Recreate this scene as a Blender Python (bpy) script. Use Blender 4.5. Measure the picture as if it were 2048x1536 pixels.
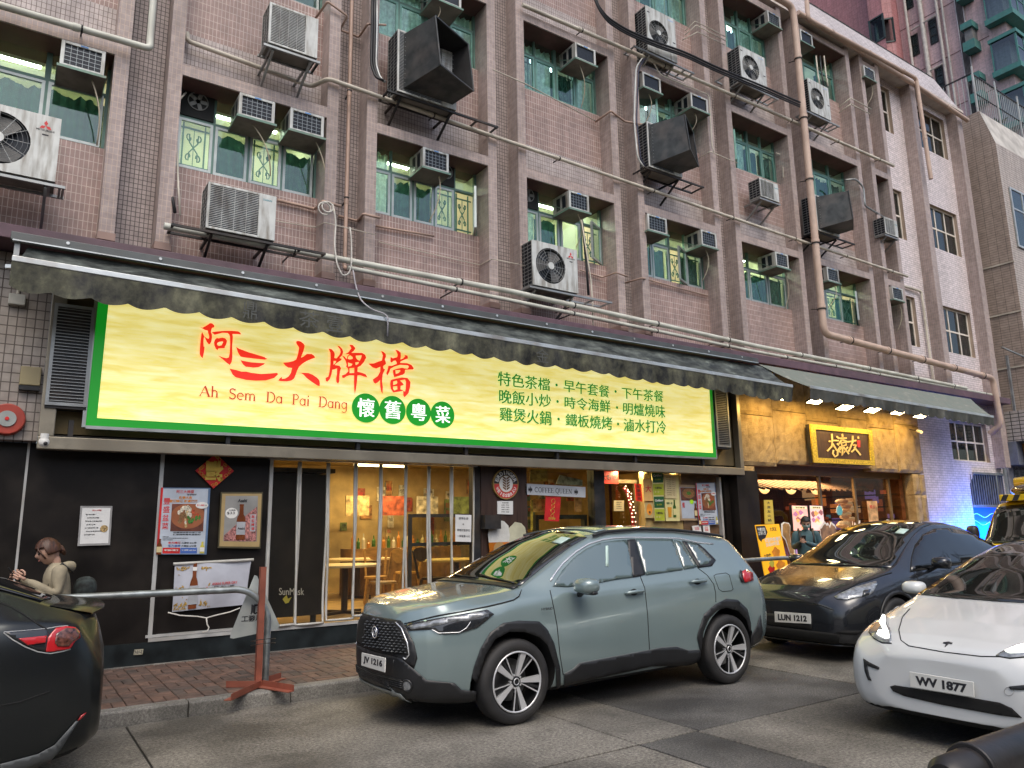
import bpy, bmesh, math, random
from math import sin, cos, pi, radians, sqrt
from mathutils import Vector, Matrix, geometry
from mathutils.bvhtree import BVHTree
for o in list(bpy.data.objects): bpy.data.objects.remove(o)
SC = bpy.context.scene; COL = SC.collection
rnd = random.Random(7)
# ---------------------------------------------------------------- camera (X along the facade, Y into it, Z up)
YAW, PITCH, ROLL, FPX, CAMH = 0.593256532, 0.190367377, -0.0166846908, 1490.95, 1.607
_cy, _sy, _cp, _sp = cos(YAW), sin(YAW), cos(PITCH), sin(PITCH)
CF = Vector((_sy*_cp, _cy*_cp, _sp)); _r = Vector((_cy, -_sy, 0)); _u = _r.cross(CF)
CR = cos(ROLL)*_r + sin(ROLL)*_u; CU = -sin(ROLL)*_r + cos(ROLL)*_u
CAMLOC = Vector((0, 0, CAMH))
cam = bpy.data.cameras.new('camera'); co = bpy.data.objects.new('camera', cam); COL.objects.link(co)
m3 = Matrix((CR, CU, -CF)).transposed(); co.matrix_world = Matrix.Translation(CAMLOC) @ m3.to_4x4()
cam.sensor_width = 36; cam.lens = FPX/2048*36; cam.clip_end = 600; SC.camera = co
# ---------------------------------------------------------------- light
SC.render.engine = 'CYCLES'
SUN_EL, SUN_ROT = radians(55), radians(200)
w = bpy.data.worlds.new('World'); SC.world = w; w.use_nodes = True
nt = w.node_tree; bg = nt.nodes['Background']; sky = nt.nodes.new('ShaderNodeTexSky')
sky.sky_type = 'NISHITA'; sky.sun_disc = False; sky.sun_elevation = SUN_EL; sky.sun_rotation = SUN_ROT
sky.air_density = 1.0; sky.dust_density = 5.0; sky.ozone_density = 1.6
nt.links.new(sky.outputs[0], bg.inputs[0]); bg.inputs[1].default_value = 0.15
sl = bpy.data.lights.new('sun', 'SUN'); sl.energy = 0.5; sl.angle = radians(40); sl.color = (.96, 1, .90)
so = bpy.data.objects.new('sun', sl); COL.objects.link(so)
so.rotation_euler = (radians(90)-SUN_EL, 0, pi - SUN_ROT)
SC.view_settings.view_transform = 'Standard'; SC.view_settings.look = 'None'
SC.view_settings.exposure = 0.42; SC.view_settings.gamma = 1
cy = SC.cycles; cy.use_denoising = True; cy.max_bounces = 8; cy.diffuse_bounces = 3; cy.glossy_bounces = 4
cy.transparent_max_bounces = 14; cy.transmission_bounces = 4; cy.sample_clamp_indirect = 6; cy.caustics_reflective = False; cy.caustics_refractive = False

def ray(px, py): return ((px-1024)*CR + (768-py)*CU + FPX*CF)
def at(px, py, Y=None, Z=None, X=None):
    d = ray(px, py)
    t = Y/d.y if Y is not None else (Z-CAMH)/d.z if Z is not None else X/d.x
    return CAMLOC + d*t
# ---------------------------------------------------------------- objects
def wloc(o):
    v = Vector((0, 0, 0))
    while o: v += o.location; o = o.parent
    return v
def thing(name, label, cat, loc=(0, 0, 0), group=None):
    o = bpy.data.objects.new(name, None); COL.objects.link(o); o.location = loc; o.empty_display_size = .1
    return tag(o, label, cat, group)
def tag(o, label, cat, group=None):
    o['label'] = label; o['category'] = cat
    if group: o['group'] = group
    return o
def copy_tree(o, loc=None, label=None, parent=None):
    c = o.copy(); COL.objects.link(c); c.parent = parent
    for ch in [k for k in bpy.data.objects if k.parent == o]: copy_tree(ch, parent=c)
    if loc is not None: c.location = loc
    if label: c['label'] = label
    return c
class MB:
    def __init__(s): s.v = []; s.f = []; s.m = []; s.mi = 0
    def quad(s, *p):
        n = len(s.v); s.v += [tuple(q) for q in p]; s.f.append(tuple(range(n, n+len(p)))); s.m.append(s.mi); return s
    def box(s, x0, y0, z0, x1, y1, z1):
        if x1 < x0: x0, x1 = x1, x0
        if y1 < y0: y0, y1 = y1, y0
        if z1 < z0: z0, z1 = z1, z0
        n = len(s.v)
        s.v += [(x0,y0,z0),(x1,y0,z0),(x1,y1,z0),(x0,y1,z0),(x0,y0,z1),(x1,y0,z1),(x1,y1,z1),(x0,y1,z1)]
        for f in ((0,3,2,1),(4,5,6,7),(0,1,5,4),(1,2,6,5),(2,3,7,6),(3,0,4,7)): s.f.append(tuple(n+i for i in f)); s.m.append(s.mi)
        return s
    def obox(s, c, ax, ay, az, hx, hy, hz):     # oriented box
        n = len(s.v); c = Vector(c)
        for sz in (-1, 1):
            for sx, sy in ((-1,-1),(1,-1),(1,1),(-1,1)): s.v.append(tuple(c + ax*hx*sx + ay*hy*sy + az*hz*sz))
        for f in ((0,3,2,1),(4,5,6,7),(0,1,5,4),(1,2,6,5),(2,3,7,6),(3,0,4,7)): s.f.append(tuple(n+i for i in f)); s.m.append(s.mi)
        return s
    def bar(s, a, b, w, h=None, up=Vector((0,0,1))):
        a, b = Vector(a), Vector(b); d = (b-a); L = d.length; d.normalize(); h = h or w
        if abs(d.dot(up)) > .95: up = Vector((0,1,0))
        x = d.cross(up).normalized(); z = x.cross(d)
        return s.obox((a+b)/2, d, x, z, L/2, w/2, h/2)
    def tube(s, pts, r, seg=10, cap=True, rr=None):
        pts = [Vector(p) for p in pts]; n0 = len(s.v); prev = None; N = len(pts)
        for i, p in enumerate(pts):
            d = (pts[min(i+1, N-1)] - pts[max(i-1, 0)]).normalized()
            if prev is None: prev = d.orthogonal().normalized()
            x = (prev - d*prev.dot(d)).normalized(); prev = x; y = d.cross(x)
            R = rr[i] if rr else r
            for k in range(seg):
                a = 2*pi*k/seg; s.v.append(tuple(p + (x*cos(a) + y*sin(a))*R))
        for i in range(N-1):
            for k in range(seg):
                a, b = n0+i*seg+k, n0+i*seg+(k+1) % seg
                s.f.append((a, b, b+seg, a+seg)); s.m.append(s.mi)
        if cap:
            s.f.append(tuple(n0+k for k in range(seg))[::-1]); s.m.append(s.mi)
            s.f.append(tuple(n0+(N-1)*seg+k for k in range(seg))); s.m.append(s.mi)
        return s
    def cyl(s, a, b, r, seg=16, r2=None):
        return s.tube([a, b], r, seg, rr=[r, r2 if r2 is not None else r])
    def prism(s, poly, fn, d0, d1):       # poly 2D, fn(u,v,d)->3D
        n = len(s.v); k = len(poly)
        for d in (d0, d1): s.v += [tuple(fn(u, v, d)) for u, v in poly]
        s.f.append(tuple(range(n, n+k))); s.m.append(s.mi); s.f.append(tuple(range(n+k, n+2*k))[::-1]); s.m.append(s.mi)
        for i in range(k): j = (i+1) % k; s.f.append((n+i, n+k+i, n+k+j, n+j)); s.m.append(s.mi)
        return s
    def torus(s, c, ax, R, r, seg=24, ms=8, a0=0, a1=2*pi):
        c = Vector(c); ax = Vector(ax).normalized(); x = ax.orthogonal().normalized(); y = ax.cross(x)
        full = abs(a1-a0-2*pi) < 1e-6; N = seg if full else seg+1; n0 = len(s.v)
        for i in range(N):
            a = a0+(a1-a0)*i/seg; d = x*cos(a)+y*sin(a)
            for k in range(ms):
                b = 2*pi*k/ms; s.v.append(tuple(c + d*(R+r*cos(b)) + ax*r*sin(b)))
        for i in range(seg):
            for k in range(ms):
                a, b = n0+i*ms+k, n0+i*ms+(k+1) % ms; c2, d2 = n0+((i+1) % N)*ms+k, n0+((i+1) % N)*ms+(k+1) % ms
                s.f.append((a, b, d2, c2)); s.m.append(s.mi)
        return s
    def ball(s, c, rx, ry=None, rz=None, seg=16, rings=10):
        ry = ry or rx; rz = rz or rx; n0 = len(s.v); c = Vector(c)
        for i in range(rings+1):
            t = pi*i/rings
            for k in range(seg):
                a = 2*pi*k/seg; s.v.append((c.x+rx*sin(t)*cos(a), c.y+ry*sin(t)*sin(a), c.z+rz*cos(t)))
        for i in range(rings):
            for k in range(seg):
                a, b = n0+i*seg+k, n0+i*seg+(k+1) % seg; s.f.append((a, a+seg, b+seg, b)); s.m.append(s.mi)
        return s
    def build(s, name, mat, parent=None, smooth=False, bevel=0, segs=2, subdiv=0, label=None, weld=False, fixn=True):
        off = wloc(parent) if parent else Vector((0, 0, 0))
        me = bpy.data.meshes.new(name); me.from_pydata([(x-off.x, y-off.y, z-off.z) for x, y, z in s.v], [], s.f)
        mats = mat if isinstance(mat, (list, tuple)) else [mat]
        for m in mats: me.materials.append(m)
        if len(mats) > 1: me.polygons.foreach_set('material_index', s.m)
        if fixn or weld:
            bm = bmesh.new(); bm.from_mesh(me)
            if weld: bmesh.ops.remove_doubles(bm, verts=bm.verts, dist=1e-5)
            if fixn: bmesh.ops.recalc_face_normals(bm, faces=bm.faces)
            bm.to_mesh(me); bm.free()
        o = bpy.data.objects.new(name, me); COL.objects.link(o); o.parent = parent
        if smooth: me.shade_smooth() if smooth is True else me.set_sharp_from_angle(angle=radians(smooth)) if False else None
        if smooth:
            me.shade_smooth()
            if smooth is not True: me.set_sharp_from_angle(angle=radians(smooth))
        if bevel:
            b = o.modifiers.new('b', 'BEVEL'); b.width = bevel; b.segments = segs; b.limit_method = 'ANGLE'; b.angle_limit = radians(40)
        if subdiv:
            b = o.modifiers.new('s', 'SUBSURF'); b.levels = subdiv; b.render_levels = subdiv
        if label: o['label'] = label
        return o
def B(*a): return MB().box(*a)
def structure(o): o['kind'] = 'structure'; return o
def shape2d(name, loops, fn, mat, parent, ext=0.002, label=None, res=None):
    """filled outline (with holes) given as 2D loops -> mesh through fn(u,v,d)"""
    cu = bpy.data.curves.new('t', 'CURVE'); cu.dimensions = '2D'; cu.fill_mode = 'FRONT' if ext == 0 else 'BOTH'; cu.extrude = .5 if ext else 0
    for lp in loops:
        sp = cu.splines.new('POLY'); sp.points.add(len(lp)-1); sp.use_cyclic_u = True
        for i, (u, v) in enumerate(lp): sp.points[i].co = (u, v, 0, 1)
    return _curve2mesh(cu, name, fn, mat, parent, ext, label)
TMP = bpy.data.scenes.new('glyphs')
def _eval(cu):
    o = bpy.data.objects.new('t', cu); TMP.collection.objects.link(o); vl = TMP.view_layers[0]; vl.update()
    me = bpy.data.meshes.new_from_object(o.evaluated_get(vl.depsgraph))
    bpy.data.objects.remove(o); bpy.data.curves.remove(cu); return me
def _curve2mesh(cu, name, fn, mat, parent, ext, label=None):
    me = _eval(cu)
    off = wloc(parent) if parent else Vector((0, 0, 0)); me.name = name; me.materials.clear(); me.materials.append(mat)
    for v in me.vertices: v.co = Vector(fn(v.co.x, v.co.y, (v.co.z+.5)*ext)) - off
    ob = bpy.data.objects.new(name, me); COL.objects.link(ob); ob.parent = parent
    if label: ob['label'] = label
    return ob
def text(s, name, fn, mat, parent, box, bold=0, ext=0.002, align=None, label=None, shear=0):
    """body text fitted into box (u0,v0,u1,v1) of the local 2D frame, mapped through fn"""
    cu = bpy.data.curves.new('t', 'FONT'); cu.body = s; cu.size = 1; cu.extrude = .5; cu.offset = bold; cu.resolution_u = 3; cu.shear = shear
    cu.space_line = 1.0
    if align: cu.align_x = align
    me = _eval(cu)
    if not me.vertices: return None
    xs = [v.co.x for v in me.vertices]; ys = [v.co.y for v in me.vertices]; x0, x1, y0, y1 = min(xs), max(xs), min(ys), max(ys)
    off = wloc(parent) if parent else Vector((0, 0, 0)); me.name = name; me.materials.clear(); me.materials.append(mat)
    for v in me.vertices:
        v.co = Vector(fn(box[0]+(v.co.x-x0)/(x1-x0)*(box[2]-box[0]), box[1]+(v.co.y-y0)/max(y1-y0, 1e-6)*(box[3]-box[1]), (v.co.z+.5)*ext)) - off
    ob = bpy.data.objects.new(name, me); COL.objects.link(ob); ob.parent = parent
    if label: ob['label'] = label
    return ob
def frontY(Y): return lambda u, v, d: (u, Y-d, v)             # faces the street
def pxfn(Y, ox=0, oy=0, s=1.0):                                # zoomed photo coordinates -> the plane of the sign
    def f(u, v, d):
        p = at(ox+u/s, oy-v/s if False else oy+v/s, Y=Y); return (p.x, Y-d, p.z)
    return f
def quadfn(tl, tr, br, bl, n=None):
    tl, tr, br, bl = map(Vector, (tl, tr, br, bl)); nn = (tr-tl).cross(bl-tl).normalized()
    if n is not None and nn.dot(Vector(n)) < 0: nn = -nn
    return lambda u, v, d: (bl*(1-u)+br*u)*(1-v) + (tl*(1-u)+tr*u)*v + nn*d
# ---------------------------------------------------------------- materials
MATS = {}
def nodes(name):
    m = bpy.data.materials.new(name); m.use_nodes = True; t = m.node_tree
    return m, t, t.nodes['Principled BSDF'], lambda k, **a: _nn(t, k, a), t.links.new
def _nn(t, k, a):
    n = t.nodes.new('ShaderNode'+k)
    for p, v in a.items():
        if p.startswith('i_'): n.inputs[int(p[2:])].default_value = v
        else: setattr(n, p, v)
    return n
def ramp(N, L, src, stops):
    r = N('ValToRGB'); L(src, r.inputs[0]); e = r.color_ramp.elements
    while len(e) < len(stops): e.new(.5)
    for k, (p, c) in enumerate(stops): e[k].position = p; e[k].color = (*c, 1) if len(c) == 3 else c
    return r.outputs[0]
def pm(name, col, rough=.6, metal=0, var=.12, scale=6, bump=.08, streak=0, dirt=None, coat=0, spec=.5, fine=60, dirtamt=.5, sx=(1, 1, 1)):
    if name in MATS: return MATS[name]
    m, t, b, N, L = nodes(name)
    tc = N('TexCoord'); oi = N('ObjectInfo'); va = N('VectorMath', operation='MULTIPLY_ADD')
    sc = N('Combine'+'XYZ'); mul = N('Math', operation='MULTIPLY', i_1=13.0); L(oi.outputs['Random'], mul.inputs[0])
    L(tc.outputs['Object'], va.inputs[0]); va.inputs[1].default_value = sx; L(mul.outputs[0], va.inputs[2])
    n1 = N('TexNoise'); n1.inputs['Scale'].default_value = scale; n1.inputs['Detail'].default_value = 6; L(va.outputs[0], n1.inputs['Vector'])
    c = Vector(col); d = tuple(c*(1-var*1.6)); l = tuple(min(1, x) for x in c*(1+var*1.3))
    out = ramp(N, L, n1.outputs[0], [(.3, d), (.7, l)])
    if dirt is not None:
        mp = N('VectorMath', operation='MULTIPLY'); mp.inputs[1].default_value = (3, 3, .5) if streak else (1, 1, 1); L(va.outputs[0], mp.inputs[0])
        n2 = N('TexNoise'); n2.inputs['Scale'].default_value = 3.0 if not streak else streak; n2.inputs['Detail'].default_value = 8; L(mp.outputs[0], n2.inputs['Vector'])
        f = ramp(N, L, n2.outputs[0], [(.45, (0, 0, 0)), (.72, (dirtamt,)*3)])
        mx = N('MixRGB'); L(f, mx.inputs[0]); L(out, mx.inputs[1]); mx.inputs[2].default_value = (*dirt, 1); out = mx.outputs[0]
    L(out, b.inputs['Base Color']); b.inputs['Metallic'].default_value = metal; b.inputs['Specular IOR Level'].default_value = spec
    rr = N('MapRange'); L(n1.outputs[0], rr.inputs[0]); rr.inputs[3].default_value = max(.02, rough-.1); rr.inputs[4].default_value = min(1, rough+.12); L(rr.outputs[0], b.inputs['Roughness'])
    b.inputs['Coat Weight'].default_value = coat; b.inputs['Coat Roughness'].default_value = .04
    if bump:
        n3 = N('TexNoise'); n3.inputs['Scale'].default_value = fine; n3.inputs['Detail'].default_value = 4; L(va.outputs[0], n3.inputs['Vector'])
        bp = N('Bump'); bp.inputs['Strength'].default_value = bump; bp.inputs['Distance'].default_value = .01; L(n3.outputs[0], bp.inputs['Height']); L(bp.outputs[0], b.inputs['Normal'])
    MATS[name] = m; return m
def emis(name, col, strength, base=(.8, .8, .8)):
    if name in MATS: return MATS[name]
    m, t, b, N, L = nodes(name); b.inputs['Base Color'].default_value = (*base, 1); b.inputs['Emission Color'].default_value = (*col, 1); b.inputs['Emission Strength'].default_value = strength
    b.inputs['Roughness'].default_value = .4; MATS[name] = m; return m
def glass(name, tint=(.8, .9, .88), ior=1.5, rough=.02, refl=(1, 1, 1), bump=0, haze=0):
    if name in MATS: return MATS[name]
    m, t, b, N, L = nodes(name); t.nodes.remove(b); o = t.nodes['Material Output']
    tr = N('BsdfTransparent'); tr.inputs[0].default_value = (*tint, 1); gl = N('BsdfGlossy'); gl.inputs['Roughness'].default_value = rough
    gl.inputs[0].default_value = (*refl, 1)
    fr = N('Fresnel'); fr.inputs[0].default_value = ior; mx = N('MixShader')
    ge = N('NewGeometry'); iv = N('Math', operation='SUBTRACT', i_0=1.0); L(ge.outputs['Backfacing'], iv.inputs[1]); ml = N('Math', operation='MULTIPLY'); L(fr.outputs[0], ml.inputs[0]); L(iv.outputs[0], ml.inputs[1])
    L(ml.outputs[0], mx.inputs[0]); L(tr.outputs[0], mx.inputs[1]); L(gl.outputs[0], mx.inputs[2]); out = mx.outputs[0]
    if bump:
        tc = N('TexCoord'); n = N('TexNoise'); n.inputs['Scale'].default_value = 3; L(tc.outputs['Object'], n.inputs['Vector'])
        bp = N('Bump'); bp.inputs['Strength'].default_value = bump; bp.inputs['Distance'].default_value = .1; L(n.outputs[0], bp.inputs['Height']); L(bp.outputs[0], gl.inputs['Normal']); L(bp.outputs[0], fr.inputs['Normal'])
    if haze:
        df = N('BsdfDiffuse'); df.inputs[0].default_value = (.8, .8, .8, 1); m2 = N('MixShader'); m2.inputs[0].default_value = haze; L(out, m2.inputs[1]); L(df.outputs[0], m2.inputs[2]); out = m2.outputs[0]
    L(out, o.inputs[0]); MATS[name] = m; return m
def curtainmat(name, col, scale=6, tl=.5):
    m, t, b, N, L = nodes(name); t.nodes.remove(b); tc = N('TexCoord'); n = N('TexNoise'); n.inputs['Scale'].default_value = scale; L(tc.outputs['Object'], n.inputs['Vector'])
    c = ramp(N, L, n.outputs[0], [(.3, tuple(x*.6 for x in col)), (.7, col)]); d = N('BsdfDiffuse'); r = N('BsdfTranslucent'); L(c, d.inputs[0]); L(c, r.inputs[0]); mx = N('MixShader'); mx.inputs[0].default_value = tl
    L(d.outputs[0], mx.inputs[1]); L(r.outputs[0], mx.inputs[2]); L(mx.outputs[0], t.nodes['Material Output'].inputs[0]); return m
def tile(name, c1, c2, grout, tw, th, mortar=.004, rough=.35, off=0.0, stain=.35, bump=.4, stainc=(.1, .08, .07)):
    if name in MATS: return MATS[name]
    m, t, b, N, L = nodes(name)
    g = N('NewGeometry'); sp = N('SeparateXYZ'); L(g.outputs['Position'], sp.inputs[0]); sn = N('SeparateXYZ'); L(g.outputs['True Normal'], sn.inputs[0])
    ax = N('Math', operation='ABSOLUTE'); L(sn.outputs[0], ax.inputs[0]); gt = N('Math', operation='GREATER_THAN', i_1=.6); L(ax.outputs[0], gt.inputs[0])
    mu = N('Mix'); L(gt.outputs[0], mu.inputs[0]); L(sp.outputs[0], mu.inputs[2]); L(sp.outputs[1], mu.inputs[3])
    az = N('Math', operation='ABSOLUTE'); L(sn.outputs[2], az.inputs[0]); gz = N('Math', operation='GREATER_THAN', i_1=.7); L(az.outputs[0], gz.inputs[0])
    mv = N('Mix'); L(gz.outputs[0], mv.inputs[0]); L(sp.outputs[2], mv.inputs[2]); L(sp.outputs[1], mv.inputs[3])
    cb = N('CombineXYZ'); L(mu.outputs[0], cb.inputs[0]); L(mv.outputs[0], cb.inputs[1])
    br = N('TexBrick', offset=off, offset_frequency=2); L(cb.outputs[0], br.inputs['Vector'])
    br.inputs['Color1'].default_value = (*c1, 1); br.inputs['Color2'].default_value = (*c2, 1); br.inputs['Mortar'].default_value = (*grout, 1)
    br.inputs['Scale'].default_value = 1; br.inputs['Mortar Size'].default_value = mortar; br.inputs['Brick Width'].default_value = tw; br.inputs['Row Height'].default_value = th; br.inputs['Mortar Smooth'].default_value = .15
    mp = N('VectorMath', operation='MULTIPLY'); mp.inputs[1].default_value = (1.3, 1.3, .16); L(g.outputs['Position'], mp.inputs[0])
    n = N('TexNoise'); n.inputs['Scale'].default_value = 1.7; n.inputs['Detail'].default_value = 9; n.inputs['Roughness'].default_value = .65; L(mp.outputs[0], n.inputs['Vector'])
    f = ramp(N, L, n.outputs[0], [(.44, (0, 0, 0)), (.68, (stain,)*3)])
    mx = N('MixRGB'); L(f, mx.inputs[0]); L(br.outputs[0], mx.inputs[1]); mx.inputs[2].default_value = (*stainc, 1)
    n2 = N('TexNoise'); n2.inputs['Scale'].default_value = 9; n2.inputs['Detail'].default_value = 5; L(g.outputs['Position'], n2.inputs['Vector'])
    v = ramp(N, L, n2.outputs[0], [(.3, (.8,)*3), (.7, (1.1,)*3)]); mm = N('MixRGB', blend_type='MULTIPLY'); mm.inputs[0].default_value = 1; L(mx.outputs[0], mm.inputs[1]); L(v, mm.inputs[2])
    L(mm.outputs[0], b.inputs['Base Color']); rr = N('MapRange'); L(br.outputs[1], rr.inputs[0]); rr.inputs[3].default_value = rough; rr.inputs[4].default_value = .9; L(rr.outputs[0], b.inputs['Roughness'])
    bp = N('Bump', invert=True); bp.inputs['Strength'].default_value = bump; bp.inputs['Distance'].default_value = .004; L(br.outputs[1], bp.inputs['Height']); L(bp.outputs[0], b.inputs['Normal'])
    MATS[name] = m; return m
# ================================================================ THE TILED APARTMENT BUILDING
T_pil = tile('pilaster_tile', (.42,.345,.325), (.36,.29,.275), (.56,.44,.37), .052, .075, .0035)
T_back = tile('grey_tile', (.40,.33,.31), (.34,.28,.265), (.10,.085,.08), .05, .062, .0045)
T_span = tile('spandrel_tile', (.365,.245,.22), (.315,.21,.188), (.64,.55,.50), .05, .11, .004, stain=.4)
T_band = tile('band_tile', (.53,.47,.45), (.47,.41,.395), (.22,.18,.17), .05, .075, .004, stain=.35)
T_white = tile('pale_brick', (.78,.70,.71), (.70,.63,.64), (.28,.24,.24), .21, .062, .004, off=.5, stain=.18)
T_side = tile('pilaster_side_tile', (.27,.175,.15), (.23,.15,.13), (.40,.31,.27), .05, .075, .0035)
T_mans = tile('mansard_tile', (.70,.64,.64), (.6,.55,.56), (.28,.24,.23), .21, .07, .005, off=.5, stain=.3)
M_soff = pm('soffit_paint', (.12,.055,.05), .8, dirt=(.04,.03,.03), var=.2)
M_frame = pm('green_aluminium', (.13,.235,.20), .45, .3, dirt=(.05,.07,.06), var=.15)
M_sash = pm('grey_sash', (.42,.47,.46), .4, .5, var=.1)
M_sashg = pm('green_sash', (.16,.33,.28), .4, .3, var=.15)
G_win = glass('window_glass', (.78,.92,.90), 2.0, .015, (.80, .99, 1))
M_grille = pm('green_grille', (.07,.2,.16), .5, .2)
M_curt = curtainmat('teal_curtain', (.06,.16,.135), 9, .35)
M_curt2 = curtainmat('white_curtain', (.70,.86,.83), 14)
M_room = pm('cream_room_wall', (.72,.70,.54), .8, var=.04)
E_room = emis('room_lamp', (1, .95, .70), 24.0)
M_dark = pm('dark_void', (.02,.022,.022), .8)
M_cwin = pm('cream_window_frame', (.72,.66,.58), .5, var=.06)
YP, YW, YG = 9.45, 9.75, 9.86
bld = thing('apartment_building', 'pink tiled apartment building with paired pilasters and green windows above the shops', 'building', (12, 10, 0))
starts = [.60, 1.205, 3.28, 3.88, 5.98, 6.575, 8.68, 9.28, 11.39, 12.01, 14.10, 14.72, 16.88, 17.52, 18.27]
starts = [-4.8+.6, -4.2+.6, -2.1, -1.5] + starts
PW = .165
for i, x in enumerate(starts):
    m = MB(); m.mi = 0; m.box(x, YP, 5.07, x+PW, 10.1, 13.675)
    # tapered foot under each pilaster
    o = m.build('pilaster', [T_pil], bld)
    f = MB(); f.prism([(YP-.03, 4.98), (YW, 4.9), (YW, 5.07), (YP-.03, 5.07)], lambda u, v, d: (d, u, v), x-.012, x+PW+.012)
    f.build('pilaster_foot', pm('pink_render', (.36,.25,.215), .8, dirt=(.1,.08,.07)), bld)
for x, s in ((20.0, .27), (22.6, .3)):
    B(x, YP, 3.0 if x > 22 else 5.07, x+s, YW, 13.675).build('pilaster', T_pil, bld)
# gaps: plain wall between the pilasters of a pair; bays: spandrels, bands, lintels
def wallbox(name, x0, x1, z0, z1, y0, y1, mat): return B(x0, y0, z0, x1, y1, z1).build(name, mat, bld)
pairs = [(-4.2+.6, -2.1)] + [(starts[i], starts[i+1]) for i in range(2, len(starts)-1)]
bays = []
for k in range(len(starts)-1):
    a, b = starts[k]+PW, starts[k+1]
    if b-a < .5 and k < 18-1 and not (starts[k] > 17.4): wallbox('wall', a, b, 4.9, 13.75, YW, 10.2, T_back)
    else: bays.append((a, b))
FL = [(6.25, 7.37), (9.25, 10.33), (12.2, 13.40)]
for a, b in bays:
    zprev = 4.9
    for zs, zl in FL:
        nar = b-a < 1
        low = zprev
        if zprev > 5: # band above the lintel, then red spandrel
            wallbox('lintel_band', a, b, zprev+.16, zprev+.80, YW, 10.2, T_band)
            wallbox('spandrel', a, b, zprev+.80, zs, YW, 10.2, T_span)
        else:
            wallbox('spandrel', a, b, zprev, zs, YW, 10.2, T_span)
        B(a, YP+.002, zl, b, 10.2, zl+.16).build('lintel', [T_pil], bld)
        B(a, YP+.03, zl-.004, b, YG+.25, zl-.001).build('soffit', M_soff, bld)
        zprev = zl
    wallbox('top_band', a, b, zprev+.16, 13.75, YW-.1, 10.2, T_band)
# window bays
def sash(par, x0, x1, z0, z1, y, mat, ang=0, hinge='l', w=.035, pane=True, grille=False):
    f = MB(); X = x1-x0
    for q in ((0,0,X,w),(0,z1-z0-w,X,z1-z0),(0,w,w,z1-z0-w),(X-w,w,X,z1-z0-w)): f.box(q[0], -.018, q[1], q[2], .018, q[3])
    p = MB().box(w, -.003, w, X-w, .003, z1-z0-w)
    def place(mb):
        out = []
        for vx, vy, vz in mb.v:
            if hinge == 'r': qx = vx-X
            else: qx = vx
            ca, sa = cos(ang), sin(ang); xx, yy = qx*ca-vy*sa, qx*sa+vy*ca
            out.append(((x1 if hinge == 'r' else x0)+xx, y+yy, z0+vz))
        mb.v = out; return mb
    s_ = place(f).build('sash', mat, par)
    place(p).build('pane', G_win, par)
def grille(par, x0, x1, z0, z1, y, mat=None):
    g = MB(); r = .009; xm = (x0+x1)/2; w = (x1-x0); h = z1-z0
    for x in (x0+.18*w, x1-.18*w): g.box(x-r, y-r, z0, x+r, y+r, z1)
    for z in (z0+.12*h, z1-.12*h): g.box(x0, y-r, z-r, x1, y+r, z+r)
    for s in (-1, 1):
        for zc, dz in ((z0+.30*h, 1), (z1-.30*h, -1)):
            pts = [Vector((xm, y, z0+h/2)), Vector((xm+s*.12*w, y, zc+dz*.1*h))]
            for t in range(9):
                a = t/8*pi*1.5; rr = .11*w*(1-t/14)
                pts.append(Vector((xm+s*(.13*w+rr*sin(a)*.9), y, zc-dz*(.11*w*cos(a)*1.0))))
            g.tube(pts, .009, 5)
    g.bar((xm, y, z0+.12*h), (xm, y, z1-.12*h), .008)
    g.build('grille', mat or M_grille, par)
def curtain(par, x0, x1, z0, z1, y, mat, seed=0, hem=.05):
    R = random.Random(seed); n = max(8, int((x1-x0)/.018)); m = MB(); ph = R.random()*6
    ys = [y+.018*sin(i*1.1+ph)+.008*sin(i*2.7+ph) for i in range(n+1)]
    tops = [z1-hem*(.5+.5*sin(i*.35+ph*2)+.3*sin(i*.9)) for i in range(n+1)]
    for i in range(n+1):
        x = x0+(x1-x0)*i/n; m.v += [(x, ys[i], z0), (x, ys[i], tops[i])]
    for i in range(n): m.f.append((2*i, 2*i+2, 2*i+3, 2*i+1)); m.m.append(0)
    m.build('curtain', mat, par, smooth=True, fixn=False)
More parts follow.
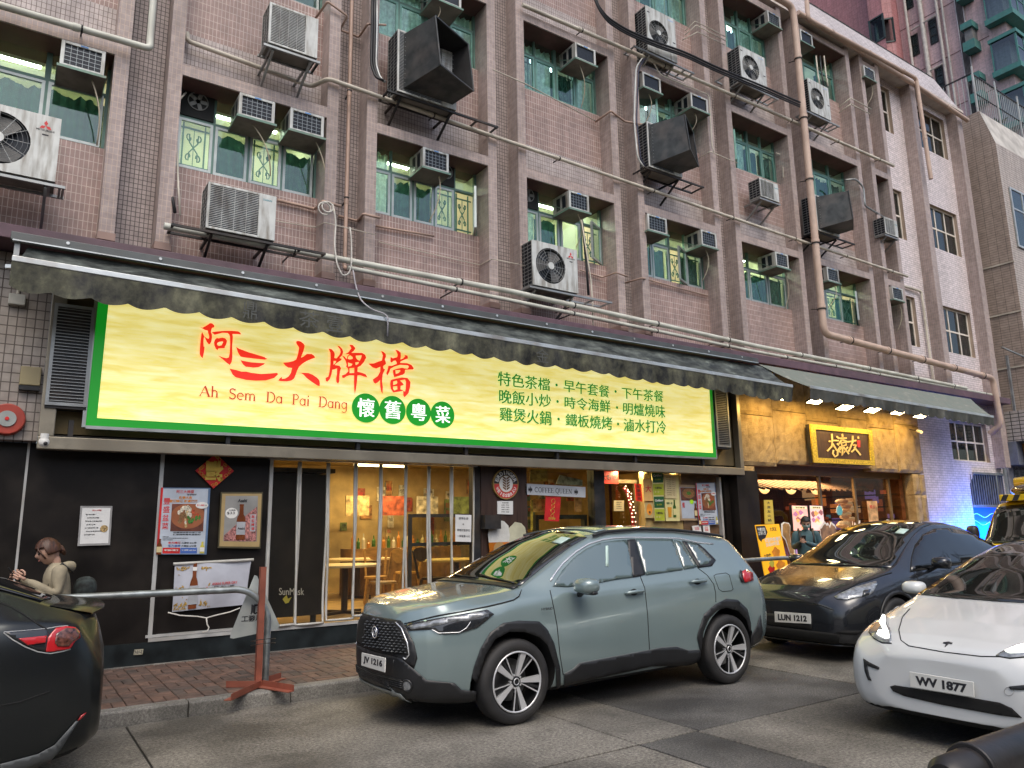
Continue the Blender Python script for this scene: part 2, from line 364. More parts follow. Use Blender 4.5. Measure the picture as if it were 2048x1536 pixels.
def window_bay(x0, x1, zs, zl, cfg):
    R = random.Random(int(x0*100+zs*7)); ncol = cfg.get('n', 4); lit = cfg.get('lit', 1) or .3; y = YG
    wn = MB(); zt = zl+.12; zm = zs+cfg.get('h', .74); w = .035
    wn.box(x0, y-.03, zs, x1, y+.03, zs+w); wn.box(x0, y-.03, zm, x1, y+.03, zm+w)
    wn.box(x0, y-.03, zs+w, x0+w, y+.03, zm); wn.box(x1-w, y-.03, zs+w, x1, y+.03, zm)
    wn.box(x0, y-.03, zm+w, x0+w, y+.03, zt); wn.box(x1-w, y-.03, zm+w, x1, y+.03, zt)
    cw = (x1-x0-2*w)/ncol; xs = [x0+w+cw*i for i in range(ncol+1)]
    for i in range(1, ncol):
        t = .03 if i == 2 else .014
        wn.box(xs[i]-t, y-.028, zs+w, xs[i]+t, y+.03, zm); wn.box(xs[i]-t, y-.028, zm+w, xs[i]+t, y+.03, zt)
    W = wn.build('window', cfg.get('fm', M_frame), bld)
    op = cfg.get('open', {}); sm = cfg.get('sm', M_sash); skipg = cfg.get('g', (0, 2))
    for i in range(ncol):
        a, b = xs[i]+.016, xs[i+1]-.016
        if i in op: sash(W, a, b, zs+w, zm, y-.045, sm, radians(op[i]) if op[i] < 0 else radians(op[i]), 'l' if op[i] < 0 else 'r')
        else: sash(W, a, b, zs+w+.004, zm-.004, y-.012 if i % 2 else y-.02, sm)
        B(a, y-.004, zm+w, b, y+.004, zt).build('pane', G_win, W)
        if i in skipg: grille(W, a, b, zs+w, zm, y+.06)
        cm = cfg.get('c', 'tttt')
        if i < len(cm) and cm[i] in 'tw': curtain(W, a-.02, b+.02, zs+.02, zm-.02 if cm[i] == 't' else zt-.1, y+.12, M_curt if cm[i] == 't' else M_curt2, seed=R.random()*99)
    r = MB(); yb = y+1.6; zb = zs-.4
    r.mi = 0
    r.quad((x0,yb,zb),(x1,yb,zb),(x1,yb,zt+.2),(x0,yb,zt+.2)); r.quad((x0+.002,y+.031,zb),(x0+.002,yb,zb),(x0+.002,yb,zt+.2),(x0+.002,y+.031,zt+.2)); r.quad((x1-.002,y+.031,zb),(x1-.002,yb,zb),(x1-.002,yb,zt+.2),(x1-.002,y+.031,zt+.2))
    r.quad((x0,y+.04,zt+.2),(x1,y+.04,zt+.2),(x1,yb,zt+.2),(x0,yb,zt+.2)); r.quad((x0,y+.3,zb),(x1,y+.3,zb),(x1,yb,zb),(x0,yb,zb))
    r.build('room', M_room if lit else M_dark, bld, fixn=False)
    if lit:
        xc = x0+(x1-x0)*(.3+.4*R.random()); B(xc-.5, y+.7, zt+.1, xc+.5, y+.82, zt+.15).build('ceiling_lamp_or_fill', E_room if lit == 1 else emis('upper_room_fill', (.85, .95, 1), 8), W)  # unlit upper rooms get an added dim glow panel to brighten their windows
    if 'fan' in cfg:
        xf = xs[cfg['fan']]+cw/2; f = MB(); zc = (zm+zt)/2+.02; f.box(xf-cw/2+.02, y-.05, zm+w, xf+cw/2-.02, y-.02, zt)
        f.build('fan_panel', M_dark, W); f2 = MB(); f2.torus((xf, y-.06, zc), (0,1,0), .125, .008, 20, 6)
        for k in range(5): a = k*2*pi/5; f2.bar((xf, y-.058, zc), (xf+.12*cos(a), y-.058, zc+.12*sin(a)), .05, .004, up=Vector((0,1,0)))
        f2.build('exhaust_fan', pm('fan_plastic', (.25,.26,.25), .5), W)
CF0 = [  # floor 1, bay by bay
 dict(n=3, c='ttt', g=(), h=.74), dict(n=4, c='.t.t', g=(0, 2), fan=0), dict(n=5, c='wtt..', g=(3, 4), open={4: 62}, fan=3), dict(n=4, c='wt..', g=(3,), open={3: 28}, fan=0),
 dict(n=4, c='tt.t', g=(2, 3), open={2: 24}, sm=M_sash), dict(n=3, c='.tt', g=(0, 1, 2)), dict(n=3, c='t.t', g=(1, 2), open={2: 30}), dict(n=1, c='t', g=())]
CF1 = [dict(n=3, lit=0, c='ttt', g=()), dict(n=4, lit=0, c='tttt', g=()), dict(n=4, lit=0, c='wwww', g=(), sm=M_sashg), dict(n=4, lit=0, c='wwtw', g=(0, 2), sm=M_sashg), dict(n=3, lit=0, c='wtw', open={0: -30}, g=(), sm=M_sashg),
 dict(n=4, lit=0, c='wwtt', open={0: 40}, g=(3,), sm=M_sashg), dict(n=3, lit=0, c='wtt', g=(), sm=M_sashg), dict(n=1, lit=0, c='t', g=())]
CF2 = [dict(n=3, lit=0, c='ttt')]*4 + [dict(n=4, lit=0, c='wtww', g=(), sm=M_sashg)]*2 + [dict(n=3, lit=0, c='w.t', g=(), sm=M_sashg), dict(n=1, lit=0, c='t', g=())]
nb = [b for b in bays if b[1] > -2]
for bi, (a, b) in enumerate(nb):
    for fi, cf in enumerate((CF0, CF1, CF2)):
        zs, zl = FL[fi]
        window_bay(a, b, zs, zl, cf[min(bi, len(cf)-1)])
# pale brick end wall with cream framed windows
def cutwall(x0, x1, z0, z1, holes, y0, y1, mat, name='wall'):
    xs = sorted({x0, x1, *[h[0] for h in holes], *[h[2] for h in holes]}); zz = sorted({z0, z1, *[h[1] for h in holes], *[h[3] for h in holes]}); m = MB()
    for i in range(len(xs)-1):
        for j in range(len(zz)-1):
            cx, cz = (xs[i]+xs[i+1])/2, (zz[j]+zz[j+1])/2
            if any(h[0] < cx < h[2] and h[1] < cz < h[3] for h in holes): continue
            m.quad((xs[i],y0,zz[j]), (xs[i+1],y0,zz[j]), (xs[i+1],y0,zz[j+1]), (xs[i],y0,zz[j+1]))
    o = m.build(name, mat, bld, fixn=False)
    for h in holes:
        r = MB()
        r.quad((h[0],y0,h[1]),(h[0],y1,h[1]),(h[0],y1,h[3]),(h[0],y0,h[3])); r.quad((h[2],y0,h[1]),(h[2],y1,h[1]),(h[2],y1,h[3]),(h[2],y0,h[3]))
        r.quad((h[0],y0,h[1]),(h[2],y0,h[1]),(h[2],y1,h[1]),(h[0],y1,h[1])); r.quad((h[0],y0,h[3]),(h[2],y0,h[3]),(h[2],y1,h[3]),(h[0],y1,h[3]))
        r.build('reveal', pm('cream_reveal', (.42,.33,.26), .7, dirt=(.2,.15,.12)), bld, fixn=False)
big = [(20.75, 6.1, 22.42, 7.42), (20.75, 9.1, 22.42, 10.42), (20.75, 12.15, 22.42, 13.45)]
nar = [(18.75, 6.05, 19.45, 7.4), (18.75, 9.0, 19.45, 10.4), (18.75, 12.1, 19.45, 13.45)]
cutwall(18.435, 22.6, 4.9, 13.8, big+nar, YW, YW+.16, T_white)
grd = (20.36, 3.14, 22.38, 4.2); bdr = [(21.0, 1.0, 23.0, 2.84)]
cutwall(18.62, 23.05, 0.1, 4.75, [grd, (21.05, .75, 22.95, 2.83)], 9.72, 9.86, T_white)
G_dk = glass('curtained_glass', (.45,.52,.5), 1.7, .02)
M_gcur = pm('grey_curtain', (.17,.19,.18), .9, var=.25, sx=(14,1,.6), scale=3)
def cream_window(x0, z0, x1, z1, y, nx, nz):
    m = MB(); w = .045
    for i in range(nx+1): x = x0+(x1-x0-w)*i/nx; m.box(x, y-.02, z0, x+w, y+.02, z1)
    xs = [x0+(x1-x0-w)*i/nx for i in range(nx+1)]; zs_ = [z0+(z1-z0-w)*j/nz for j in range(nz+1)]
    for z in zs_:
        for i in range(nx): m.box(xs[i]+w, y-.022, z, xs[i+1], y+.018, z+w)
    W = m.build('window', M_cwin, bld)
    for i in range(nx):
        for j in range(nz): B(xs[i]+w, y-.004, zs_[j]+w, xs[i+1], y+.004, zs_[j+1]).build('pane', G_dk, W)
    curtain(W, x0, x1, z0, z1, y+.1, M_gcur, seed=x0+z0, hem=.01)
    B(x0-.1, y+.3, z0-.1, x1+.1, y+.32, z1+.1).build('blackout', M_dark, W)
for h in big: cream_window(h[0], h[1], h[2], h[3], 9.86, 3, 2)
for h in nar: cream_window(h[0], h[1], h[2], h[3], 9.86, 1, 2)
cream_window(*grd, 9.84, 4, 2)
# mansard parapet, eave and roof slab, side wall
XE = 22.95
m = MB(); m.quad((-6, YP-.02, 13.76), (XE-.1, YP-.02, 13.76), (XE-.1, 10.05, 15.15), (-6, 10.05, 15.15)); m.quad((XE-.1, YP-.02, 13.76), (XE-.1, 14, 13.76), (XE-.1, 14, 15.15), (XE-.1, 10.05, 15.15))
m.build('mansard', T_mans, bld, fixn=False)
B(-6, YP-.06, 13.68, XE, 10.3, 13.758).build('eave', pm('cream_render', (.55,.5,.46), .8, dirt=(.2,.16,.13)), bld)
B(-6, 10.05, 15.151, XE-.1, 20, 15.2).build('roof', M_dark, bld)
m = MB(); m.quad((XE-.05, YW, 3.2), (XE-.05, 20, 3.2), (XE-.05, 20, 13.68), (XE-.05, YW, 13.68)); m.build('side_wall', T_white, bld, fixn=False)
# purple ledge above the shops
M_ledge = pm('plum_painted_ledge', (.13,.075,.095), .55, dirt=(.05,.045,.045), var=.2)
ld = B(-6, 9.22, 4.74, 22.9, 9.9, 4.9).build('ledge', M_ledge, bld, bevel=.008)
# ================================================================ AIR CONDITIONERS, PIPES AND CABLES ON THE FACADE
M_acw = pm('white_ac_metal', (.58,.60,.58), .45, .1, dirt=(.16,.13,.09), streak=5, dirtamt=.75, var=.08)
M_acs = pm('stained_ac_side', (.45,.44,.41), .6, .1, dirt=(.12,.09,.06), streak=4, dirtamt=.8)
M_coil = pm('condenser_coil', (.015,.02,.028), .4, .3, var=.3, scale=30)
M_wire = pm('grid_wire', (.34,.38,.40), .4, .5)
M_tray = pm('green_tray', (.16,.27,.22), .55, .2, dirt=(.2,.16,.12))
M_under = pm('grimy_underside', (.21,.19,.165), .8, dirt=(.05,.045,.04), dirtamt=.8, scale=12)
M_hose = pm('cream_hose', (.50,.44,.33), .55, var=.1)
M_blk = pm('black_metal', (.03,.032,.034), .5, .4, dirt=(.1,.07,.05), var=.25)
M_hood = pm('dark_sheet_metal', (.055,.06,.06), .45, .4, dirt=(.14,.11,.09), var=.25, dirtamt=.4)
M_hoodi = pm('hood_lining', (.02,.02,.022), .8, var=.3)
M_galv = pm('galvanised_steel', (.36,.38,.38), .45, .7, dirt=(.16,.13,.1), var=.15)
M_pwhite = pm('cream_pvc_pipe', (.62,.58,.49), .5, dirt=(.2,.16,.12), var=.1, dirtamt=.6)
M_pgrey = pm('pale_green_pipe', (.60,.61,.54), .5, dirt=(.2,.17,.13), var=.1)
M_ppink = pm('pink_painted_pipe', (.46,.32,.255), .5, dirt=(.2,.14,.11), var=.12)
M_pbig = pm('beige_cast_pipe', (.56,.42,.34), .5, dirt=(.3,.2,.15), var=.08)
M_cable = pm('black_cable', (.012,.012,.014), .5)
M_blue = pm('blue_sticker', (.08,.25,.6), .4)
M_red = pm('red_print', (.6,.04,.04), .5, var=.05)
M_ink = pm('black_print', (.02,.02,.025), .5, var=.05)
def window_ac(loc, W, H, D, grid=True, seed=0, hose=None):
    """origin: bottom left of the outer face; the box runs back (+Y) to the window"""
    R = random.Random(seed); o = thing('window_air_conditioner', '', 'air conditioner', loc, 'box air conditioners in the upper windows'); X, Y, Z = loc; t = .028
    m = MB(); m.box(X, Y+.012, Z, X+t, Y+D, Z+H); m.box(X+W-t, Y+.012, Z, X+W, Y+D, Z+H); m.box(X+t, Y+.012, Z+H-t, X+W-t, Y+D, Z+H); m.box(X+t, Y+.05, Z, X+W-t, Y+D, Z+t)
    m.build('casing', M_acs, o, bevel=.004)
    f = MB(); f.box(X-.004, Y-.004, Z, X+.036, Y+.012, Z+H); f.box(X+W-.036, Y-.004, Z, X+W+.004, Y+.012, Z+H); f.box(X+.036, Y-.004, Z+H-.036, X+W-.036, Y+.012, Z+H); f.box(X+.036, Y-.004, Z, X+W-.036, Y+.012, Z+.03)
    f.build('front_frame', M_acw, o, bevel=.004)
    B(X+.034, Y+.02, Z+.028, X+W-.034, Y+.05, Z+H-.034).build('coil', M_coil, o)
    if grid:
        g = MB()
        for i in range(1, 6): x = X+.036+(W-.072)*i/6; g.box(x-.002, Y+.004, Z+.03, x+.002, Y+.010, Z+H-.036)
        for i in range(1, 5): z = Z+.03+(H-.066)*i/5; g.box(X+.036, Y+.001, z-.002, X+W-.036, Y+.0035, z+.002)
        g.build('wire_grid', M_wire, o)
    s = MB()
    for k, (a, b) in enumerate(((.10, .2), (.26, .36))):
        s.box(X-.003, Y+a, Z+.05, X, Y+b, Z+H-.05)
    s.build('side_vent', M_coil, o)
    B(X+W*.42, Y-.007, Z+H-.03, X+W*.6, Y-.0045, Z+H-.012).build('sticker', M_blue, o)
    tr = MB(); tr.box(X-.03, Y-.03, Z-.035, X+W+.03, Y-.022, Z-.004); tr.box(X-.03, Y-.022, Z-.035, X-.02, Y+D, Z-.004); tr.box(X+W+.02, Y-.022, Z-.035, X+W+.03, Y+D, Z-.004)
    for q in (0, 1): tr.bar((X-.02+q*(W+.04), Y+.06, Z-.02), (X-.02+q*(W+.04), Y+D-.02, Z+.2 if q == 0 else Z+.2), .014)
    tr.build('bracket', M_tray, o)
    u = B(X-.02, Y-.02, Z-.03, X+W+.02, Y+D, Z-.008); u.build('drip_tray', M_under, o)
    if hose:
        x0 = X+W*hose[0]; pts = []
        for i in range(11):
            s_ = i/10; pts.append((x0+hose[1]*s_+.05*sin(s_*3), Y+.1+(YP+.1-Y)*s_*s_*.9-.04*sin(s_*pi), Z-.03-hose[2]*s_))
        MB().tube(pts, .0085, 6).build('drain_hose', M_hose, o, smooth=True)
    return o
ACS = [ # TL px, TR px x, BL y, grid, hose, label
 ((124, 85), 211, 152, 1, (.75, .12, .75), 'white box air conditioner at the far left above the big outdoor unit'),
 ((480, 187), 550, 250, 1, (.45, .30, .60), 'white box air conditioner, left one of the two above the lit window with scroll grilles'),
 ((582, 215), 648, 272, 1, (.85, .18, .75), 'white box air conditioner, right one of the two above the lit window by the drainpipe'),
 ((846.5, 296), 897, 335, 1, (.75, -.1, .72), 'white box air conditioner above the window whose right sash swings wide open'),
 ((868, -34), 924, 8, 0, (.3, -.1, .3), 'box air conditioner at the top edge above the largest black hood'),
 ((1150, 82), 1190, 115, 0, (.35, .12, .75), 'plain faced box air conditioner beside a louvred transom above the pink wall panel'),
 ((1285, 142), 1320, 174, 0, (.5, .0, .55), 'plain faced box air conditioner, left one of the two above the tilted hood'),
 ((1381, 184), 1414, 215, 0, (.4, -.05, .4), 'plain faced box air conditioner, right one of the two above the tilted hood'),
 ((1138, 383), 1177, 422, 1, (.6, .05, .55), 'box air conditioner right above the white fan unit on the long bracket'),
 ((1295, 430), 1333, 468, 1, None, 'box air conditioner, left one of the two over the window with a half open sash'),
 ((1402, 461), 1432, 496, 1, (.5, .0, .6), 'box air conditioner, right one of the two over the window with a half open sash'),
 ((1534, 13), 1558, 45, 1, None, 'box air conditioner at the top beside the head of the thick beige pipe'),
 ((1550, 499), 1575, 531, 1, (.9, .12, .8), 'box air conditioner left of the thick beige pipe on the lowest window row'),
 ((1653, 531), 1676, 563, 1, (.9, -.1, .5), 'box air conditioner right of the thick beige pipe on the lowest window row'),
 ((1727, 131), 1748, 160, 1, (.9, -.1, .6), 'small box air conditioner in the narrow bay just under the roof pipes'),
 ((1783, 569), 1804, 598, 1, (.9, .02, .7), 'small box air conditioner in the lowest opening of the narrow bay'),
 ((1600, 58), 1623, 90, 0, None, 'plain box air conditioner right behind the thick beige pipe under the roof'),
]
for i, (tl, xr, yb, grid, hose, lab) in enumerate(ACS):
    a = at(*tl, Y=9.38); b = at(xr, tl[1]+(xr-tl[0])*.28, Y=9.38); c = at(tl[0], yb, Y=9.38)
    W = max(.34, min(.5, b.x-a.x)); H = .325
    fl = 0 if a.z < 8 else 1 if a.z < 11 else 2; zt = FL[fl][1]-.05
    window_ac((a.x, 9.38, zt-H), W, H, .47, grid, i, hose)['label'] = lab
# ---- split condensers
def condenser(loc, W, H, D, kind, label, brand=None, hood=None, frame=None, fmat=None, group='outdoor air conditioning units on the facade'):
    """origin: bottom left of the street face"""
    o = thing('outdoor_unit', label, 'outdoor unit', loc, group); X, Y, Z = loc
    f = MB()
    fc = (X+W*(.40 if kind != 'full' else .45), Z+H*.5); Rf = min(H*.40, W*.33)
    # casing with a round fan opening (front) or a rectangular grille
    n = 28
    if kind == 'fan':
        ring = [(fc[0]+Rf*cos(2*pi*k/n), fc[1]+Rf*sin(2*pi*k/n)) for k in range(n)]
        shape2d('front_panel', [[(X, Z), (X+W, Z), (X+W, Z+H), (X, Z+H)], ring], frontY(Y+.012), M_acw, o, ext=.012)
        b = MB(); b.mi = 0
        b.tube([(fc[0], Y+.005, fc[1]), (fc[0], Y+.09, fc[1])], Rf, 28, cap=False); b.build('fan_shroud', M_hoodi, o, fixn=False)
        B(X+.02, Y+.1, Z+.02, X+W-.02, Y+.11, Z+H-.02).build('fan_back', M_coil, o)
        g = MB()
        for k in range(1, 7): g.torus((fc[0], Y-.004, fc[1]), (0,1,0), Rf*k/6.5, .0022, 26, 4)
        for k in range(12): a = 2*pi*k/12; g.bar((fc[0]+.05*cos(a), Y-.003, fc[1]+.05*sin(a)), (fc[0]+Rf*cos(a), Y-.001, fc[1]+Rf*sin(a)), .004, .004)
        g.build('fan_guard', M_galv, o)
        h = MB().cyl((fc[0], Y-.012, fc[1]), (fc[0], Y+.03, fc[1]), Rf*.2, 18); h.build('fan_hub', M_acw, o)
        bl = MB()
        for k in range(3):
            a0 = 2*pi*k/3+.4; P = []
            for s in range(7):
                a = a0+s*.16; r0 = Rf*.2; r1 = Rf*(.93-.02*abs(s-3))
                P.append(((fc[0]+r0*cos(a), Y+.035+s*.004, fc[1]+r0*sin(a)), (fc[0]+r1*cos(a+.25), Y+.02+s*.008, fc[1]+r1*sin(a+.25))))
            for s in range(6): bl.quad(P[s][0], P[s][1], P[s+1][1], P[s+1][0])
        bl.build('fan_blade', pm('fan_blade_grey', (.12,.12,.115), .5), o, smooth=True, fixn=False)
    elif kind == 'louvre':
        gx1 = X+W*(.74)
        f.box(X, Y, Z, X+.03, Y+.012, Z+H); f.box(gx1, Y, Z, X+W, Y+.012, Z+H); f.box(X+.03, Y, Z, gx1, Y+.012, Z+.03); f.box(X+.03, Y, Z+H-.03, gx1, Y+.012, Z+H)
        f.build('front_panel', M_acw, o, bevel=.004)
        B(X+.02, Y+.03, Z+.02, gx1, Y+.04, Z+H-.02).build('fan_back', M_coil, o)
        s = MB(); ns = max(6, int(H/.026))
        for k in range(ns): z = Z+.035+(H-.07)*(k+.5)/ns; s.box(X+.03, Y-.002, z-.0035, gx1, Y+.004, z+.0035)
        for k in range(1, 4): x = X+.03+(gx1-X-.03)*k/4; s.box(x-.003, Y+.005, Z+.03, x+.003, Y+.008, Z+H-.03)
        s.build('louvre', M_acw if brand != 'grey' else M_galv, o)
    # side panels: condenser fins on the left, sheet metal elsewhere
    m = MB(); m.box(X+W-.012, Y+.012, Z, X+W, Y+D, Z+H); m.box(X, Y+.012, Z+H-.012, X+W-.012, Y+D, Z+H); m.box(X, Y+.012, Z, X+W-.012, Y+D, Z+.012); m.box(X, Y+D-.012, Z+.012, X+W-.012, Y+D, Z+H-.012)
    m.build('casing', M_acs, o)
    B(X+.014, Y+.014, Z+.014, X+.02, Y+D-.014, Z+H-.014).build('coil', M_coil, o)
    s = MB(); ns = max(5, int(H/.06))
    for k in range(ns+1): z = Z+.012+(H-.03)*k/ns; s.box(X-.001, Y+.013, z, X+.006, Y+D-.012, z+.012)
    for k in range(4): y = Y+.013+(D-.035)*k/3; s.box(X-.004, y, Z+.013, X-.001, y+.012, Z+H-.013)
    s.build('side_fins', M_galv, o)
    fm = fmat or M_galv
    fr = MB(); e = frame or (.12, .35)
    x0, x1 = X-e[0], X+W+e[1]
    for y in (Y+.03, Y+D-.03): fr.box(x0, y-.015, Z-.05, x1, y+.015, Z-.02)
    for x in (x0+.02, X+.05, X+W-.05, (X+W+x1)/2, x1-.02): fr.box(x-.012, Y+.045, Z-.048, x+.012, Y+D-.045, Z-.022)
    for x in (X+.08, X+W-.08): fr.bar((x, YW, Z-.38), (x, Y+.05, Z-.06), .03); fr.box(x-.015, Y+D-.015, Z-.05, x+.015, YW+.02, Z-.02)
    fr.build('bracket', fm, o)
    u = B(X+.005, Y+.05, Z-.019, X+W-.005, Y+D-.05, Z-.001); u.build('base_plate', M_under, o)
    if brand == 'triple':
        zc = Z+H*.83; xc = X+W*.85
        def dia(cx, cz, ang, r=.05):
            c2 = (cx, cz); dx, dz = sin(ang), cos(ang); px_, pz_ = cos(ang), -sin(ang)
            return [c2, (cx+dx*r*.5+px_*r*.29, cz+dz*r*.5+pz_*r*.29), (cx+dx*r, cz+dz*r), (cx+dx*r*.5-px_*r*.29, cz+dz*r*.5-pz_*r*.29)]
        sc = W*.07
        for k in range(3): shape2d('logo', [dia(xc, zc, k*2*pi/3, sc)], frontY(Y-.001), M_red, o, ext=.001)
        text('MITSUBISHI', 'lettering', frontY(Y-.001), M_ink, o, (xc-sc*1.3, zc-sc*.95, xc+sc*1.3, zc-sc*.62), .01, .001)
        B(xc-sc*.4, Y-.003, zc-sc*1.7, xc+sc*.5, Y, zc-sc*1.45).build('badge', M_ink, o)
    elif brand == 'daikin':
        text('DAIKIN', 'lettering', frontY(Y-.001), pm('teal_print', (.05,.3,.38), .5), o, (X+W*.80, Z+H*.85, X+W*.93, Z+H*.89), .01, .001)
    elif brand == 'small':
        text('DAIKIN', 'lettering', frontY(Y-.001), pm('teal_print', (.05,.3,.38), .5), o, (X+W*.78, Z+H*.7, X+W*.96, Z+H*.76), .01, .001)
    elif brand == 'slots':
        for q in ((.03, .86), (.88, .42)): B(X+W*q[0], Y-.002, Z+H*q[1], X+W*q[0]+.07, Y+.002, Z+H*q[1]+.022).build('handle_slot', M_ink, o)
        B(X+W*.74, Y-.0015, Z+H*.9, X+W*.93, Y, Z+H*.93).build('badge', pm('pale_blue_print', (.4,.5,.65), .5), o)
    if hood:
        # flared square hood turned outward
        hw, hh, hd, tx, tz = hood; c0 = Vector((X+W*.52, Y, Z+H*.52)); ax = Vector((tx, -1, tz)).normalized(); c1 = c0+ax*hd
        rx = Vector((0,0,1)).cross(ax).normalized()*-1; rz = ax.cross(rx)*-1
        if rz.z < 0: rz = -rz
        if rx.x < 0: rx = -rx
        a = [Vector((X+W*.1, Y-.002, Z+H*.07)), Vector((X+W*.93, Y-.002, Z+H*.07)), Vector((X+W*.93, Y-.002, Z+H*.95)), Vector((X+W*.1, Y-.002, Z+H*.95))]
        b = [c1+rx*sx*hw/2+rz*sz*hh/2 for sx, sz in ((-1,-1),(1,-1),(1,1),(-1,1))]
        for k in range(4):
            h = MB(); k2 = (k+1) % 4; cen = (c0+c1)/2; th = .012
            ins = [p+(cen-p).normalized()*th for p in (a[k], a[k2], b[k2], b[k])]
            h.quad(a[k], a[k2], b[k2], b[k]); h.mi = 1; h.quad(*ins); h.mi = 0; h.quad(b[k], b[k2], ins[2], ins[3])
            h.build('hood_panel', [M_hood, M_hoodi], o, fixn=False)
        r = MB()
        for k in range(4): r.bar(b[k], b[(k+1) % 4], .022)
        r.build('hood_rim', M_galv if False else M_hood, o)
        g = MB()
        for k in range(1, 12):
            s_ = k/12; p = a[0].lerp(a[3], s_)+Vector((0,-.03,0)); q = a[1].lerp(a[2], s_)+Vector((0,-.03,0)); g.bar(p, q, .005)
        g.build('fan_guard', M_galv, o)
    return o
condenser((-.80, 8.95, 5.36), .92, .74, .36, 'fan', 'large stained white outdoor unit with a red three diamond mark at the left edge', 'triple', frame=(.3, .1))
condenser((1.70, 9.1, 5.24), .83, .60, .34, 'louvre', 'long slatted outdoor unit on a black bracket above the left end of the awning', 'daikin', frame=(.38, .68), fmat=M_blk)
condenser((4.22, 9.15, 7.95), 1.0, 1.02, .36, 'louvre', 'outdoor unit with the largest black hood', 'grey', hood=(.80, .84, .50, .42, .13), frame=(.15, .78), fmat=M_blk)
condenser((2.30, 9.0, 7.92), .66, .60, .34, 'louvre', 'stained outdoor unit with peeling stickers cut by the top edge', None, frame=(.05, .05))
a = at(1290, 92, Y=9.2); condenser((a.x+.08, 9.2, a.z-.05), .80, .98, .34, 'fan', 'white fan unit at the top over the black cable bundle', 'slots', frame=(.35, .5))
a = at(1484, 160, Y=9.2); condenser((a.x, 9.2, a.z), .86, .84, .34, 'fan', 'white fan unit on a bracket, left of the thick beige pipe', 'slots', frame=(.5, .4))
condenser((6.60, 9.15, 5.38), .92, .75, .34, 'fan', 'white fan unit with three blades on a long bracket above the awning', 'triple', frame=(.05, .75))
a = at(1300, 333, Y=9.2); condenser((a.x-.02, 9.2, a.z), .88, .92, .36, 'louvre', 'outdoor unit with a black hood twisted to the right, under two box units', 'grey', hood=(.74, .72, .50, .60, .10), frame=(.1, .62), fmat=M_blk)
a = at(1622, 222, Y=9.2); condenser((a.x, 9.2, a.z), .80, .86, .34, 'fan', 'white fan unit just right of the thick beige pipe', 'slots', frame=(.15, .35))
a = at(1522, 392, Y=9.25); condenser((a.x, 9.25, a.z), .62, .42, .30, 'louvre', 'small slatted outdoor unit left of the thick beige pipe', 'small', frame=(.02, .05))
a = at(1636, 460, Y=9.2); condenser((a.x, 9.2, a.z), .84, .86, .36, 'louvre', 'outdoor unit with a black hood right of the thick beige pipe', 'grey', hood=(.68, .68, .48, .62, .06), frame=(.05, .62), fmat=M_blk)
a = at(1772, 466, Y=9.25); condenser((a.x, 9.25, a.z), .58, .44, .30, 'louvre', 'small slatted outdoor unit at the edge of the pale brick wall', 'small', frame=(.02, .05))
# ---- pipes
def fillet(pts, r=.08, n=5):
    pts = [Vector(p) for p in pts]; out = [pts[0]]
    for i in range(1, len(pts)-1):
        a, b, c = pts[i-1], pts[i], pts[i+1]; d1 = (a-b); d2 = (c-b); rr = min(r, d1.length*.45, d2.length*.45)
        p, q = b+d1.normalized()*rr, b+d2.normalized()*rr
        for k in range(n+1): t = k/n; out.append(p.lerp(b, t).lerp(b.lerp(q, t), t))
    out.append(pts[-1]); return out
def pipe(name, label, pts, r, mat, collars=None, fr=.08, cat='pipe', group=None, seg=12, clampy=None):
    o = thing(name, label, cat, tuple(Vector(pts[0])), group)
    MB().tube(fillet(pts, fr), r, seg).build('tube', mat, o, smooth=40)
    if collars:
        P = [Vector(p) for p in pts]
        for i in range(len(P)-1):
            L = (P[i+1]-P[i]).length; n = int(L/collars)
            for k in range(n):
                c = P[i].lerp(P[i+1], (k+.6)/max(n, 1)); d = (P[i+1]-P[i]).normalized()
                MB().cyl(c-d*.035, c+d*.035, r*1.16, seg).build('collar', mat, o, smooth=40)
                if clampy: 
                    m = MB().cyl(c+d*.06-d*.01, c+d*.06+d*.01, r*1.22, seg); m.bar(c+d*.06, Vector((c.x+d.x*.06, clampy, c.z)), .016); m.build('clamp', M_blk, o)
    return o
pipe('drain_pipe', 'stained white pipe meeting a downpipe at the top left corner', [(-3, 9.3, 7.40), (.96, 9.3, 7.49), (.955, 9.32, 7.62), (.94, 9.32, 13.5)], .042, M_pgrey, 1.6, clampy=YP)
pipe('water_pipe', 'cream pipe crossing the facade just below the second row of windows', [(1.42, 9.68, 8.12), (1.42, 9.62, 7.97), (3.10, 9.62, 7.88), (3.25, 9.38, 7.93), (5.98, 9.38, 7.87), (12.7, 9.38, 7.77), (18.5, 9.38, 7.71)], .032, M_pwhite, 1.9, clampy=YP+.1)
pipe('water_pipe', 'upper one of the two thick pale pipes running above the awning', [(1.26, 9.25, 5.215), (6.3, 9.25, 5.23), (12.0, 9.25, 5.08), (17, 9.25, 5.03), (20.5, 9.25, 4.98)], .043, M_pgrey, 1.7, clampy=YP+.3)
pipe('water_pipe', 'lower one of the two pale pipes running above the awning, starting at the pink drainpipe', [(3.58, 9.27, 5.13), (6.3, 9.27, 5.09), (12.0, 9.27, 4.965), (22.2, 9.27, 4.93)], .033, M_pgrey, 1.7, clampy=YP+.3)
pipe('water_pipe', 'cream pipe crossing under the black cable bundle in the upper part', [(6.66, 9.36, 10.53), (13.0, 9.36, 10.66), (18.45, 9.36, 10.72)], .036, M_pwhite, 1.8, clampy=YP+.1)
a = at(690, 498, Y=9.6); pipe('drain_pipe', 'thin pink drainpipe in the tiled gap left of the coiled rope', [(a.x, 9.27, 5.13), (a.x, 9.6, 5.22), (a.x, 9.6, 13.7)], .03, M_ppink, 1.5, clampy=YW)
